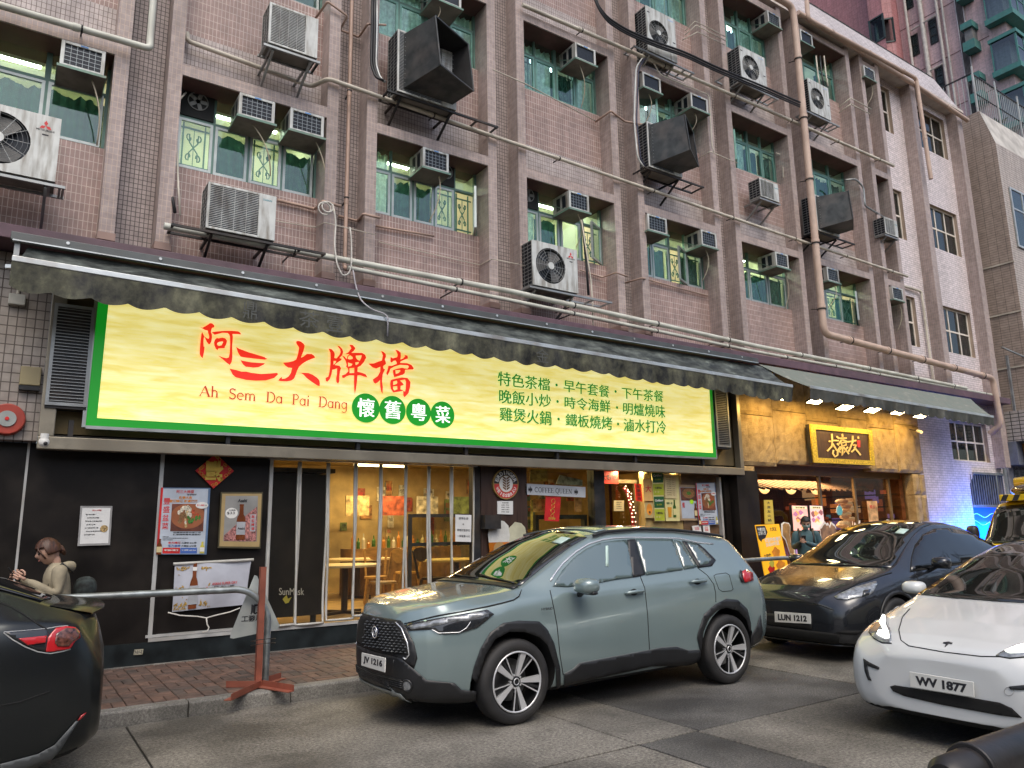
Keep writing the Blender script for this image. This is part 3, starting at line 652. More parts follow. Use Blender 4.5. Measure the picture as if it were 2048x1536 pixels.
a = at(1243, 500, Y=9.6); pipe('drain_pipe', 'thin pink drainpipe in the gap above the middle fan unit', [(a.x, 9.6, 5.2), (a.x, 9.6, 13.7)], .026, M_ppink, 1.5, clampy=YW)
pipe('soil_pipe', 'thick beige pipe that drops down the facade and turns along the ledge', [(13.6, 9.2, 13.62), (14.38, 9.2, 13.62), (14.42, 9.2, 13.2), (14.37, 9.2, 5.62), (21.95, 9.2, 5.38), (22.05, 9.2, 4.1), (22.05, 9.5, 3.9)], .078, M_pbig, 1.3, fr=.2, seg=20, clampy=YP)
pipe('roof_pipe', 'lower one of the two beige pipes under the roof edge', [at(1596, 25, Y=9.32), at(1829, 169, Y=9.32), at(1935, 241, Y=9.32)], .062, M_pbig, 1.5, seg=16)
pipe('roof_pipe', 'upper beige roof edge pipe that turns down the pale brick wall', [at(1612, -20, Y=9.25), at(1616, 38, Y=9.25), at(1832, 157, Y=9.25), at(1862, 358, Y=9.25)], .055, M_pbig, 1.5, seg=16, fr=.12)
for i, (x, zt, lab) in enumerate(((19.55, 7.62, 'cream pipe dropping down the pale brick wall beside the lowest narrow window'),)):
    pipe('water_pipe', lab, [(18.5, 9.7, 7.62), (19.7, 9.68, 7.6), (19.75, 9.68, 5.1)], .034, M_pwhite, 1.2)
# small conduits under sills
def thin(label, pts, r=.012, mat=None, cat='conduit', name='conduit', group='thin conduits on the facade', fr=.03):
    o = thing(name, label, cat, tuple(Vector(pts[0])), group); MB().tube(fillet(pts, fr), r, 7).build('tube', mat or M_ppink, o, smooth=True); return o
P_ = lambda *q: [tuple(at(x, y, Y=Y)) for x, y, Y in q]
thin('pink conduit jogging over a pilaster below the coiled rope', P_((555,400,9.7),(630,418,9.7),(645,402,9.36),(682,413,9.36)), .022)
thin('pink conduit jogging over the pilaster left of the open window', P_((677,432,9.7),(715,442,9.7),(727,428,9.37),(760,436,9.37)), .020)
thin('pink conduit below the sill of the window with the open sash', P_((752,452,9.7),(868,472,9.7)), .017)
thin('thin white conduit running along the pink wall left of the middle fan unit', P_((757,484,9.7),(960,530,9.7),(985,518,9.36),(1058,533,9.36)), .007, M_pwhite)
thin('white conduit between the slatted outdoor unit and a pilaster', P_((552,442,9.7),(630,455,9.7),(650,445,9.38),(752,470,9.38)), .007, M_pwhite)
thin('pink conduit stepping over two pilasters at the top beside the black cables', P_((630,38,9.7),(655,3,9.38),(695,32,9.4),(680,60,9.6),(718,74,9.7),(735,48,9.38),(772,50,9.38)), .017)
thin('pink conduit stepping over the pilaster right of the pink wall panel', P_((1190,244,9.7),(1222,222,9.38),(1250,243,9.5),(1292,250,9.38)), .020)
thin('thin cream conduit under the upper windows joining two pilasters', P_((985,139,9.36),(1050,167,9.36),(1195,244,9.7)), .010, M_pwhite)
thin('pink conduit below the half open window on the lowest row', P_((1250,566,9.7),(1285,556,9.38),(1305,562,9.7),(1415,592,9.7)), .017)
thin('pink conduit running right from the middle fan unit', P_((1160,540,9.7),(1205,555,9.7),(1232,545,9.37),(1255,553,9.37)), .015)
thin('cream conduit stepping over the pilaster right of the twisted hood', P_((1395,318,9.7),(1420,303,9.38),(1475,326,9.38)), .010, M_pwhite)
thin('cream drop pipe beside the small slatted unit left of the thick pipe', P_((1552,306,9.7),(1566,312,9.7),(1566,355,9.6)), .016, M_pwhite)
thin('upper one of three thin pipes beside the fan unit at the top', P_((1370,62,9.5),(1390,42,9.36),(1452,74,9.36)), .010, M_pwhite)
thin('middle one of three thin pipes beside the fan unit at the top', P_((1370,70,9.5),(1392,50,9.36),(1452,82,9.36)), .010, M_pwhite)
thin('lowest one of three thin pipes beside the fan unit at the top', P_((1365,80,9.5),(1395,64,9.36),(1450,90,9.36)), .010, M_pwhite)
thin('upper thin pipe wrapped round the pilaster under the roof right of the fan unit', P_((1678,214,9.6),(1701,196,9.38),(1742,218,9.38)), .014, M_pwhite)
thin('lower thin pipe wrapped round the pilaster under the roof right of the fan unit', P_((1678,226,9.6),(1701,208,9.38),(1740,228,9.38)), .014, M_pwhite)
thin('curved grey insulated hose beside the hood right of the thick pipe', P_((1690,360,9.5),(1712,358,9.4),(1727,375,9.38),(1730,412,9.38),(1770,436,9.5)), .022, M_galv, fr=.1)
thin('pair of white insulated hoses looping left of the twisted hood', P_((1290,108,9.36),(1272,135,9.36),(1268,240,9.36),(1275,315,9.3),(1290,338,9.3)), .016, pm('white_lagging', (.6,.62,.6), .6), fr=.12)
thin('dark insulated hose looping left of the twisted hood', P_((1294,110,9.34),(1277,137,9.34),(1273,240,9.34),(1281,318,9.3),(1293,335,9.3)), .014, pm('navy_lagging', (.03,.035,.07), .6), fr=.12)
thin('white cable loop from the pipe down to the lowest bracket beside the middle unit', P_((1300,112,9.36),(1320,150,9.4),(1418,190,9.4),(1424,290,9.4),(1428,305,9.38)), .013, M_pwhite, fr=.1)
# cable bundles
for k, (dy, lab) in enumerate(((0, 'upper one of the black cables sagging across the top'), (5, 'middle one of the black cables sagging across the top'), (9, 'lower one of the black cables sagging across the top'))):
    thin(lab, P_((1188-k*3,-20,9.1),(1195+k,10+dy,9.1),(1215,35+dy,9.1),(1250,58+dy,9.1),(1310,84+dy,9.1),(1370,104+dy,9.1),(1430,133+dy,9.1),(1520,170+dy,9.1),(1600,205+dy,9.1)), .022-.003*k, M_cable, 'cable', 'cable', 'black cables along the upper facade', .3)
for k in range(3):
    thin(['left','middle','right'][k]+' strand of the dark lagged pipes dropping to the large black hood', P_((744+5*k,-20,9.3),(744+5*k,60,9.3),(742+5*k,130,9.3),(752+4*k,155,9.25),(766+2*k,160+2*k,9.2)), .020, [M_cable, M_cable, M_galv][k], 'cable', 'cable', 'lagged pipes beside the large hood', .15)
for k in range(3):
    thin(['left','middle','right'][k]+' one of the lagged pipes above the fan unit right of the thick pipe', P_((1632+8*k,112,9.5),(1636+8*k,150,9.45),(1640+8*k,172,9.4)), .018, [M_pwhite, M_cable, M_pwhite][k], 'cable', 'cable', 'lagged pipes under the roof', .1)
thin('black hose running down the jamb left of the lit window', P_((365,180,9.7),(352,230,9.55),(348,300,9.5),(342,380,9.5),(350,425,9.4)), .02, M_cable, 'cable', 'cable', 'hoses beside the slatted unit', .1)
thin('white hose running down the jamb left of the lit window', P_((372,185,9.7),(358,200,9.5),(352,260,9.48),(356,350,9.48),(360,430,9.35)), .012, M_pwhite, 'cable', 'cable', 'hoses beside the slatted unit', .1)
thin('black cable dropping behind the middle fan unit', P_((1164,440,9.45),(1172,520,9.45),(1177,590,9.4)), .022, M_cable, 'cable', 'cable', 'cables at the middle unit', .1)
thin('white cable hanging beside the middle fan unit', P_((1163,440,9.4),(1182,560,9.4),(1185,605,9.35),(1186,650,9.3)), .012, M_pwhite, 'cable', 'cable', 'cables at the middle unit', .1)
# coiled rope and the cord that hangs over the awning
M_rope = pm('white_rope', (.62,.60,.55), .8, bump=.5, fine=120, var=.15)
o = thing('rope', 'white rope coiled and looped over the pink conduit by the drainpipe', 'rope', tuple(at(652, 415, Y=9.3)))
c = at(649, 417, Y=9.28); MB().torus(c, (0,1,.1), .085, .011, 30, 7).build('coil', M_rope, o, smooth=True)
c = at(655, 414, Y=9.27); MB().torus(c, (.1,1,0), .075, .011, 30, 7).build('coil', M_rope, o, smooth=True)
MB().tube(fillet(P_((665,408,9.27),(672,440,9.27),(669,490,9.2),(674,530,9.17),(685,552,9.17),(698,548,9.17),(703,530,9.17),(703,480,9.2),(700,455,9.2)), .1), .011, 7).build('loop', M_rope, o, smooth=True)
# ================================================================ BUILDINGS BEHIND AND BESIDE
T_tan = tile('tan_strip_tile', (.45,.36,.30), (.41,.325,.27), (.17,.14,.12), .24, .075, .006, stain=.25, rough=.5)
T_tan2 = tile('pale_strip_tile', (.52,.46,.42), (.47,.41,.375), (.2,.17,.15), .24, .075, .006, stain=.25, rough=.5)
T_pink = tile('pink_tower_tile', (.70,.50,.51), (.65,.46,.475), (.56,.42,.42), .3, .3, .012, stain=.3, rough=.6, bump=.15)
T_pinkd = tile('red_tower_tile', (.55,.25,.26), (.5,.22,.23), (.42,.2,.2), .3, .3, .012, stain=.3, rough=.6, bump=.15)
M_conc = pm('bare_concrete', (.52,.5,.47), .85, dirt=(.2,.18,.16), var=.15, scale=2)
G_blue = glass('sky_glass', (.35,.5,.52), 2.0, .02)
M_gf = pm('teal_frame', (.06,.22,.2), .5, dirt=(.1,.14,.13))
# tan building next door: its blank side wall faces us, its street face turns away
TX, TY0 = 23.84, 9.0
tb = thing('tan_building', 'tan tiled building with a sloping concrete parapet at the right edge', 'building', (TX, TY0, 0))
p = at(1895, 215, Y=10.2)
yb = 16
pk = at(1958, 222, X=TX); z1 = pk.z; z0 = 12.8
prof = [(TY0, 4.3), (TY0, z0), (pk.y, z1), (yb, z1), (yb, 4.3)]
m = MB(); m.quad(*[(TX, y, z) for y, z in prof]); m.build('side_wall', T_tan, tb, fixn=False)
m = MB(); m.quad((TX, TY0, z0), (TX+14, TY0, z0), (TX+14, pk.y, z1), (TX, pk.y, z1)); m.build('parapet', M_conc, tb, fixn=False)
m = MB(); m.quad((TX, TY0, 4.3), (TX+14, TY0, 4.3), (TX+14, TY0, z0), (TX, TY0, z0)); m.build('front_wall', T_tan2, tb, fixn=False)
for z in (5.9, 7.5, 9.0): B(TX-.03, TY0-.03, z, TX+.0, yb, z+.04).build('string_line', M_pwhite if 'cream_pvc_pipe' in MATS else pm('cream_pvc_pipe', (.50,.47,.40), .5), tb)
for zz in (9.55, 6.2):
    W = MB(); W.box(TX+.4, TY0-.05, zz, TX+3.4, TY0-.01, zz+.06); W.box(TX+.4, TY0-.05, zz+1.85, TX+3.4, TY0-.01, zz+1.9)
    for k in range(5): W.box(TX+.4+.735*k, TY0-.05, zz+.06, TX+.46+.735*k, TY0-.01, zz+1.85)
    W.box(TX+.46, TY0-.045, zz+1.2, TX+3.34, TY0-.012, zz+1.25)
    W = W.build('window', pm('silver_frame', (.55,.58,.58), .4, .6), tb)
    B(TX+.4, TY0-.03, zz+.03, TX+3.4, TY0-.02, zz+1.87).build('pane', G_blue, W)
# roof railing with a plant growing from the ledge
rl = thing('roof_railing', 'white rooftop railing of thin vertical bars above the tan building', 'railing', (TX, TY0+1, z1))
r = MB(); yr = pk.y+.1
M_rail = pm('white_railing_paint', (.5,.52,.5), .5, .2, dirt=(.2,.12,.08))
for k in range(int(13/.14)): B(TX+.1+k*.14-.008, yr-.008, z1+.06, TX+.1+k*.14+.008, yr+.008, z1+1.35).build('baluster', M_rail, rl) if k < 70 else None
for k in range(22): B(TX+.1-.008, yr+.15+k*.14, z1+.06, TX+.1+.008, yr+.166+k*.14, z1+1.35).build('baluster', M_rail, rl)
B(TX+.08, yr-.02, z1+1.35, TX+13, yr+.02, z1+1.39).build('top_rail', M_blk if 'black_metal' in MATS else pm('black_metal', (.03,.032,.034), .5, .4), rl)
B(TX+.08, yr+.02, z1+1.35, TX+.12, yr+3.3, z1+1.39).build('top_rail', MATS['black_metal'], rl)
B(TX+.08, yr-.015, z1+.7, TX+13, yr+.015, z1+.72).build('mid_rail', MATS['black_metal'], rl)
for x in (TX+.1, TX+1.6, TX+3.2, TX+4.8): B(x-.03, yr-.045, z1, x+.03, yr-.012, z1+1.6).build('post', M_rail, rl)
pl = thing('ledge_plant', 'small green weed growing out of the roof ledge', 'plant', (TX+2.1, TY0+.9, z1))
M_leaf = pm('leaf_green', (.10,.16,.03), .6, var=.3)
R = random.Random(3); MB().tube([(TX+2.1, TY0+.9, z1), (TX+2.2, TY0+.75, z1+.35), (TX+2.15, TY0+.6, z1+.5)], .012, 6).build('stem', M_leaf, pl)
for k in range(16):
    a = R.random()*2*pi; L = .25+.25*R.random(); c = Vector((TX+2.17, TY0+.65, z1+.45)); d = Vector((cos(a), sin(a)*.8, .25*R.random()-.1)); s = Vector((-sin(a), cos(a), 0))*.05
    m = MB(); m.quad(c, c+d*L*.5+s, c+d*L, c+d*L*.5-s); m.build('leaf', M_leaf, pl, fixn=False)
# pink tower: the long wall faces left along the street (plane X), its near corner carries bay windows
XT = 40.0
cn = at(2020, 100, X=XT); YC = cn.y
tw = thing('tower_block', 'tall pink tiled tower block with green bay windows and drainpipes at the top right', 'building', (XT, YC, 0))
ye = at(1560, 60, X=XT).y
m = MB(); m.quad((XT, YC, 5), (XT, ye+6, 5), (XT, ye+6, 62), (XT, YC, 62)); m.build('side_wall', T_pink, tw, fixn=False)
m = MB(); m.quad((XT, YC, 5), (XT+20, YC, 5), (XT+20, YC, 62), (XT, YC, 62)); m.build('front_wall', T_pink, tw, fixn=False)
# red wing at the far end of the wall
ya, yb2 = at(1800, 60, X=XT).y, at(1700, 60, X=XT).y
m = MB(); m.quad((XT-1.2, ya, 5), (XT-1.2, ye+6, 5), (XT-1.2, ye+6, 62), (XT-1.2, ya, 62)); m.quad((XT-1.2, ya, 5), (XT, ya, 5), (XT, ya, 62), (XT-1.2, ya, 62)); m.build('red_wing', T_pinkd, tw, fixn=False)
M_tdark = glass('tower_glass', (.5,.6,.6), 1.3, .03)
def twin(y0, y1, z0, z1, x, nz=2, bay=0):
    W = MB(); w = .07
    W.box(x-.04, y0, z0, x+.02, y1, z0+w); W.box(x-.04, y0, z1-w, x+.02, y1, z1); W.box(x-.04, y0, z0+w, x+.02, y0+w, z1-w); W.box(x-.04, y1-w, z0+w, x+.02, y1, z1-w)
    for k in range(1, nz): z = z0+(z1-z0)*k/nz; W.box(x-.04, y0+w, z-.03, x+.02, y1-w, z+.03)
    W = W.build('window', M_blk if 'black_metal' in MATS else M_gf, tw)
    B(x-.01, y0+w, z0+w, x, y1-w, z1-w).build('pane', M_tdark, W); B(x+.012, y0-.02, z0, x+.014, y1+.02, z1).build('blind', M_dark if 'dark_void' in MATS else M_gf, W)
def tz(px, py): return at(px, py, X=XT)
fp = abs(tz(1880, 95).z-tz(1875, 20).z)  # guess replaced below
h1 = tz(1868, 65); h2 = tz(1878, 140); FH = 2.95
for k in range(-1, 8):
    zc = tz(1868, 62).z + k*FH
    twin(tz(1875, 60).y, tz(1858, 60).y, zc-.75, zc+.75, XT, 3)
    zc2 = tz(1832, 88).z+k*FH; twin(tz(1838, 88).y, tz(1822, 88).y, zc2-.7, zc2+.6, XT, 2)
    # louvred air conditioner boxes with a green top and bottom slab
    zb = tz(1950, 98).z+k*FH; y0, y1 = tz(1963, 98).y, tz(1938, 98).y
    A = B(XT-.7, y0, zb-.28, XT, y1, zb+.22).build('air_conditioner_ledge', M_gf, tw); B(XT-.7, y0, zb+.95, XT, y1, zb+1.3).build('hood_slab', M_gf, A); B(XT-.55, y0+.1, zb+.221, XT, y1-.1, zb+.949).build('inner_wall', pm('ledge_grille', (.2,.2,.2), .7), A)
    # corner bay window
    zq = tz(2030, 110).z + k*FH
    C_ = MB(); C_.box(XT-.5, YC-.55, zq-.95, XT+3, YC+.75, zq-.65); C_.box(XT-.5, YC-.55, zq+.95, XT+3, YC+.75, zq+1.15); C_ = C_.build('bay_slab', M_gf, tw)
    D = MB(); D.box(XT-.42, YC-.48, zq-.649, XT+3, YC+.68, zq+.949); D.build('bay_glass', G_blue, C_)
    D = MB()
    for q in range(5): D.box(XT-.44+.8*q, YC-.5, zq-.649, XT-.36+.8*q, YC-.481, zq+.949)
    for q in range(2): D.box(XT-.44, YC-.48+1.1*q, zq-.649, XT-.421, YC-.42+1.1*q, zq+.949)
    D.box(XT-.36, YC-.498, zq+.2, XT+3, YC-.483, zq+.26); D.build('bay_mullion', M_gf, C_)
    # bay window of the red wing
    zr = tz(1800, 80).z+k*FH; yr0 = tz(1812, 80).y; yr1 = tz(1775, 80).y; xr = XT-1.2
    P = [(xr, yr0), (xr-.8, yr0+.9), (xr-.8, yr1-.9), (xr, yr1)]
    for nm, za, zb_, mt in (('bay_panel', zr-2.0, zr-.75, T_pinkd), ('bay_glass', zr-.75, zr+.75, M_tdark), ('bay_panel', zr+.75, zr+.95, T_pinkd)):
        m = MB()
        for q in range(3): m.quad((*P[q], za), (*P[q+1], za), (*P[q+1], zb_), (*P[q], zb_))
        if nm == 'bay_panel': m.quad(*[(*q, za) for q in P])
        m.build(nm, mt, tw, fixn=False)
    m = MB()
    for q in P: m.box(q[0]-.06, q[1]-.05, zr-.75, q[0]-.01, q[1]+.05, zr+.75)
    for q in range(3):
        for zz in (zr-.72, zr+.72): m.bar((*P[q], zz), (*P[q+1], zz), .08)
    m.build('bay_frame', M_tdark if False else pm('dark_frame', (.03,.05,.05), .5), tw)
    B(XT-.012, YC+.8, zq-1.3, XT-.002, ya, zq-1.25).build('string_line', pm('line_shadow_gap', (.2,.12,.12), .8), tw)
for px_, rr_ in ((1838, .11), (1843, .10), (1815, .07), (1872, .07), (1887, .055)):
    pass
for j, (x0, y0_, x1, y1_, rr_) in enumerate(((1746, 0, 1757, 80, .07), (1808, 0, 1822, 118, .08), (1838, 0, 1857, 140, .13), (1871, 0, 1895, 185, .08), (1882, 0, 1908, 200, .06))):
    p0 = at(x0, y0_, X=XT-1.5 if j == 0 else XT-.2)
    o = thing('tower_drain_pipe', ['leftmost drainpipe of the tower, on its red wing', 'second drainpipe from the left on the tower', 'thickest drainpipe of the tower, third from the left', 'fourth drainpipe from the left on the tower', 'rightmost thin drainpipe of the tower'][j], 'pipe', (p0.x, p0.y, 5), 'drainpipes of the tower')
    MB().cyl((p0.x, p0.y, 5), (p0.x, p0.y, 55), rr_, 10).build('tube', pm('pale_pipe', (.55,.52,.48), .5), o, smooth=40)
for k in range(8):
    a, b = tz(1825, 62), tz(1876, 32); z = a.z+k*FH-FH
    MB().tube([(XT-.25, a.y, z-.1), (XT-.25, b.y, z)], .05, 6).build('branch_pipe', pm('pale_pipe', (.55,.52,.48), .5), tw)
# vertical ribbed strip
for k in range(6):
    y = tz(1928-2.6*k, 40).y; B(XT-.08, y-.09, 5, XT-.003, y+.02, 62).build('rib', pm('pale_rib', (.55,.5,.5), .6), tw)
# ================================================================ SHOP FRONT, SIGNS AND AWNINGS
GLY = {}
def _arc(cx, cy, rx, ry, a0, a1, n=12): return [(cx+rx*cos(radians(a0+(a1-a0)*k/n)), cy+ry*sin(radians(a0+(a1-a0)*k/n))) for k in range(n+1)]
_t, _k = .045, .11   # thin, thick
GLY['A'] = (.72, [([(.05,0),(.36,.72)], .05), ([(.36,.72),(.64,0)], .12), ([(.17,.25),(.53,.25)], .045), ([(-.02,.012),(.16,.012)], .03), ([(.52,.012),(.75,.012)], .03)])
GLY['h'] = (.56, [([(.12,0),(.12,.76)], .1), ([(.03,.75),(.15,.75)], .03), (_arc(.27,.3,.15,.17,150,0), .07), ([(.42,.3),(.42,0)], .1), ([(.03,.012),(.22,.012)], .03), ([(.33,.012),(.52,.012)], .03)])
GLY['S'] = (.54, [(_arc(.26,.54,.17,.16,20,230)+_arc(.26,.19,.19,.18,60,-150), .085), ([(.43,.6),(.45,.72)], .03), ([(.08,.0),(.06,.16)], .03)])
GLY['e'] = (.5, [(_arc(.25,.23,.2,.22,5,310), .075), ([(.06,.25),(.45,.25)], .04)])
GLY['m'] = (.86, [([(.12,0),(.12,.46)], .1), (_arc(.26,.3,.14,.16,160,0), .06), ([(.4,.3),(.4,0)], .1), (_arc(.55,.3,.15,.16,160,0), .06), ([(.7,.3),(.7,0)], .1), ([(.03,.45),(.14,.45)], .03), ([(.04,.012),(.2,.012)], .03), ([(.32,.012),(.48,.012)], .03), ([(.62,.012),(.8,.012)], .03)])
GLY['n'] = (.56, [([(.12,0),(.12,.46)], .1), (_arc(.26,.3,.15,.16,160,0), .06), ([(.41,.3),(.41,0)], .1), ([(.03,.45),(.14,.45)], .03), ([(.04,.012),(.2,.012)], .03), ([(.33,.012),(.5,.012)], .03)])
GLY['D'] = (.72, [([(.15,0),(.15,.72)], .1), ([(.03,.705),(.3,.705)], .035), ([(.03,.015),(.3,.015)], .035), (_arc(.3,.36,.33,.345,90,-90), .075)])
GLY['a'] = (.5, [(_arc(.22,.23,.18,.22,20,340), .06), ([(.4,.46),(.4,0)], .09), ([(.4,.015),(.48,.015)], .03)])
GLY['P'] = (.58, [([(.15,0),(.15,.72)], .1), ([(.03,.705),(.3,.705)], .035), ([(.03,.012),(.27,.012)], .03), (_arc(.28,.53,.2,.18,90,-90), .065), ([(.15,.35),(.28,.35)], .035)])
GLY['i'] = (.26, [([(.13,0),(.13,.46)], .1), ([(.04,.45),(.14,.45)], .03), ([(.04,.012),(.22,.012)], .03), ([(.08,.65),(.18,.65)], .1)])
GLY['g'] = (.5, [(_arc(.22,.25,.18,.2,20,340), .06), ([(.4,.46),(.4,-.1)], .08), (_arc(.22,-.1,.18,.12,0,-150), .05)])
GLY['C'] = (.72, [(_arc(.37,.36,.31,.34,48,312), .085), ([(.6,.5),(.6,.68)], .03)])
GLY['O'] = (.78, [(_arc(.38,.36,.31,.34,0,360,20), .085)])
GLY['Q'] = (.78, [(_arc(.38,.36,.31,.34,0,360,20), .085), ([(.4,.0),(.55,-.12),(.74,-.16)], .06)])
GLY['F'] = (.58, [([(.15,0),(.15,.72)], .11), ([(.03,.7),(.52,.7)], .04), ([(.15,.37),(.4,.37)], .04), ([(.03,.012),(.28,.012)], .03), ([(.52,.72),(.52,.56)], .03), ([(.4,.45),(.4,.29)], .03)])
GLY['E'] = (.62, [([(.15,0),(.15,.72)], .11), ([(.03,.7),(.53,.7)], .04), ([(.15,.37),(.42,.37)], .04), ([(.03,.02),(.55,.02)], .04), ([(.53,.72),(.53,.56)], .03), ([(.42,.45),(.42,.29)], .03), ([(.56,0),(.56,.17)], .03)])
GLY['U'] = (.74, [([(.15,.72),(.15,.25)], .11), (_arc(.37,.25,.22,.24,180,360), .06), ([(.59,.25),(.59,.72)], .05), ([(.03,.705),(.27,.705)], .03), ([(.5,.705),(.7,.705)], .03)])
GLY['N'] = (.76, [([(.14,0),(.14,.72)], .045), ([(.12,.7),(.62,.02)], .11), ([(.62,0),(.62,.72)], .045), ([(.03,.705),(.17,.705)], .03), ([(.05,.012),(.24,.012)], .03), ([(.53,.705),(.72,.705)], .03)])
def ribbon(mb, pts, w, fn, d, th=.002, taper=None):
    n = len(pts); L, Rr = [], []
    for i in range(n):
        a = Vector(pts[max(i-1, 0)]); b = Vector(pts[min(i+1, n-1)]); t = (b-a).normalized() if (b-a).length > 1e-9 else Vector((1, 0)); nn = Vector((-t.y, t.x))*(w/2 if not taper else w/2*(taper[0]+(taper[1]-taper[0])*i/(n-1)))
        p = Vector(pts[i]); L.append(p+nn); Rr.append(p-nn)
    for i in range(n-1): mb.prism([tuple(L[i]), tuple(L[i+1]), tuple(Rr[i+1]), tuple(Rr[i])], fn, d, d+th)
def serif(s, name, fn, mat, parent, box, th=.002, space=.35):
    x = 0; strokes = []
    for ch in s:
        if ch == ' ': x += space; continue
        wd, st = GLY[ch]; strokes += [([(x+px, py) for px, py in pts], ww) for pts, ww in st]; x += wd
    sx = (box[2]-box[0])/x; sz = (box[3]-box[1])/.72; mb = MB()
    for k, (pts, ww) in enumerate(strokes):
        ribbon(mb, pts, ww, lambda u, v, d: fn(box[0]+u*sx, box[1]+v*sz, d), .0002*(k % 5), th)
    return mb.build(name, mat, parent)
# ---- big lit sign
YS = 9.5
S_bl, S_br, S_tl, S_tr = at(171, 854, Y=YS), at(1433, 917, Y=YS), Vector((.67, YS, 4.5)), Vector((11.02, YS, 4.5))
E_signr = None
def sign_face_mat():
    m, t, b, N, L = nodes('lit_yellow_sign_print')
    g = N('NewGeometry'); mp = N('VectorMath', operation='MULTIPLY'); mp.inputs[1].default_value = (.8, 1, 6.0); L(g.outputs['Position'], mp.inputs[0])
    n = N('TexNoise'); n.inputs['Scale'].default_value = 2.2; n.inputs['Detail'].default_value = 9; n.inputs['Roughness'].default_value = .62; n.inputs['Distortion'].default_value = .35; L(mp.outputs[0], n.inputs['Vector'])
    c = ramp(N, L, n.outputs[0], [(.2, (.72, .55, .10)), (.40, (.88, .74, .20)), (.52, (.96, .85, .32)), (.66, (1, .94, .45)), (.8, (1, .98, .62))])
    L(c, b.inputs['Emission Color']); L(c, b.inputs['Base Color']); b.inputs['Emission Strength'].default_value = .58; b.inputs['Roughness'].default_value = .35
    return m
M_signface = sign_face_mat()
E_signgreen = emis('lit_green_border', (.005, .22, .012), .55, (.01, .25, .02))
E_signred = emis('lit_red_print', (1, .035, .012), .62, (.6, .02, .02))
E_signred2 = emis('lit_dark_red_print', (.55, .05, .015), .55, (.5, .05, .02))
E_signtxt = emis('lit_green_print', (.02, .25, .035), .5, (.02, .2, .03))
E_signdisc = emis('lit_green_disc', (.006, .30, .012), .55, (.01, .25, .02))
E_signwhite = emis('lit_white_print', (1, 1, .95), .85)
M_alu = pm('olive_aluminium', (.30,.27,.21), .45, .5, dirt=(.12,.1,.07), var=.12)
M_sil = pm('silver_sign_edge', (.50,.52,.50), .35, .8, var=.08)
sg = thing('lit_signboard', 'long glowing yellow signboard with red brush characters and green menu lettering', 'sign', (5.8, YS, 2.8))
def sgq(u, v, d): return (S_bl*(1-u)+S_br*u)*(1-v) + (S_tl*(1-u)+S_tr*u)*v + Vector((0, -d, 0))
ib = [(at(194, 836, Y=YS).x, at(194, 836, Y=YS).z), (at(1427, 906, Y=YS).x, at(1427, 906, Y=YS).z)]
it = at(215, 590, Y=YS).x
o_ = [(S_bl.x, S_bl.z), (S_br.x, S_br.z), (S_tr.x, S_tr.z), (S_tl.x, S_tl.z)]; i_ = [ib[0], ib[1], (ib[1][0]+.02, 4.5-.12), (it+.02, 4.5-.12)]
m = MB(); m.quad(*[(x, YS+.012, z) for x, z in i_]); m.build('sign_face', M_signface, sg, fixn=False)
shape2d('green_border', [o_, i_], frontY(YS+.01), E_signgreen, sg, ext=.01)
m = MB()
for a, b in ((0, 1), (1, 2), (2, 3), (3, 0)):
    p, q = o_[a], o_[b]; m.bar((p[0], YS+.03, p[1]), (q[0], YS+.03, q[1]), .075, .035)
m.build('frame', M_sil, sg)
m = MB(); m.box(S_bl.x+.02, YS+.03, 2.86, S_br.x-.02, YS+.22, 4.5); m.build('sign_box', M_alu, sg)
Z1 = lambda P: [P]
def tr(name, loops, ox, oy, s, mat): shape2d(name, loops, pxfn(YS-.004, ox, oy, s), mat, sg, ext=.004)
A = (390, 630, 10.239)
for lp in ([[(145,350),(165,390),(190,440),(175,500),(172,560),(178,650),(195,650),(185,760),(155,885),(120,850),(95,800),(98,700),(105,600),(118,480),(130,390)]],
  [[(103,248),(150,262),(230,220),(305,168),(350,172),(390,210),(395,250),(350,265),(335,300),(325,350),(345,400),(348,460),(335,540),(310,590),(285,605),(240,550),(190,440),(230,470),(275,490),(290,460),(285,410),(268,370),(262,320),(200,305),(150,275)]],
  [[(340,355),(420,340),(600,325),(760,325),(880,335),(930,365),(940,400),(880,392),(765,390),(775,450),(760,640),(765,860),(750,960),(715,1025),(650,980),(560,900),(470,830),(560,865),(640,885),(690,870),(710,780),(718,600),(715,450),(700,400),(665,370),(560,365),(450,395),(400,405)]],
  [[(470,480),(560,465),(620,480),(655,530),(640,600),(605,660),(615,680),(480,685),(460,722),(425,690),(395,620),(388,560),(410,500),(450,470)],[(460,570),(500,550),(565,540),(575,555),(545,620),(490,635),(460,620),(450,600)]],
  [[(840,655),(900,690),(1100,765),(1430,865),(1445,885),(1490,900),(1430,915),(1300,902),(1180,890),(980,865),(930,850),(880,770)]],
  [[(932,915),(960,935),(1150,970),(1370,985),(1430,988),(1410,1015),(1300,1070),(1200,1078),(1040,1060),(990,1020),(955,970)]],
  [[(705,1098),(850,1130),(950,1160),(1050,1160),(1150,1185),(1350,1210),(1550,1198),(1680,1185),(1700,1215),(1620,1290),(1450,1340),(1250,1345),(1050,1330),(830,1275),(770,1220),(735,1150)]]):
    tr('brush_stroke', lp, *A, E_signred)
A = (550, 670, 12.287)
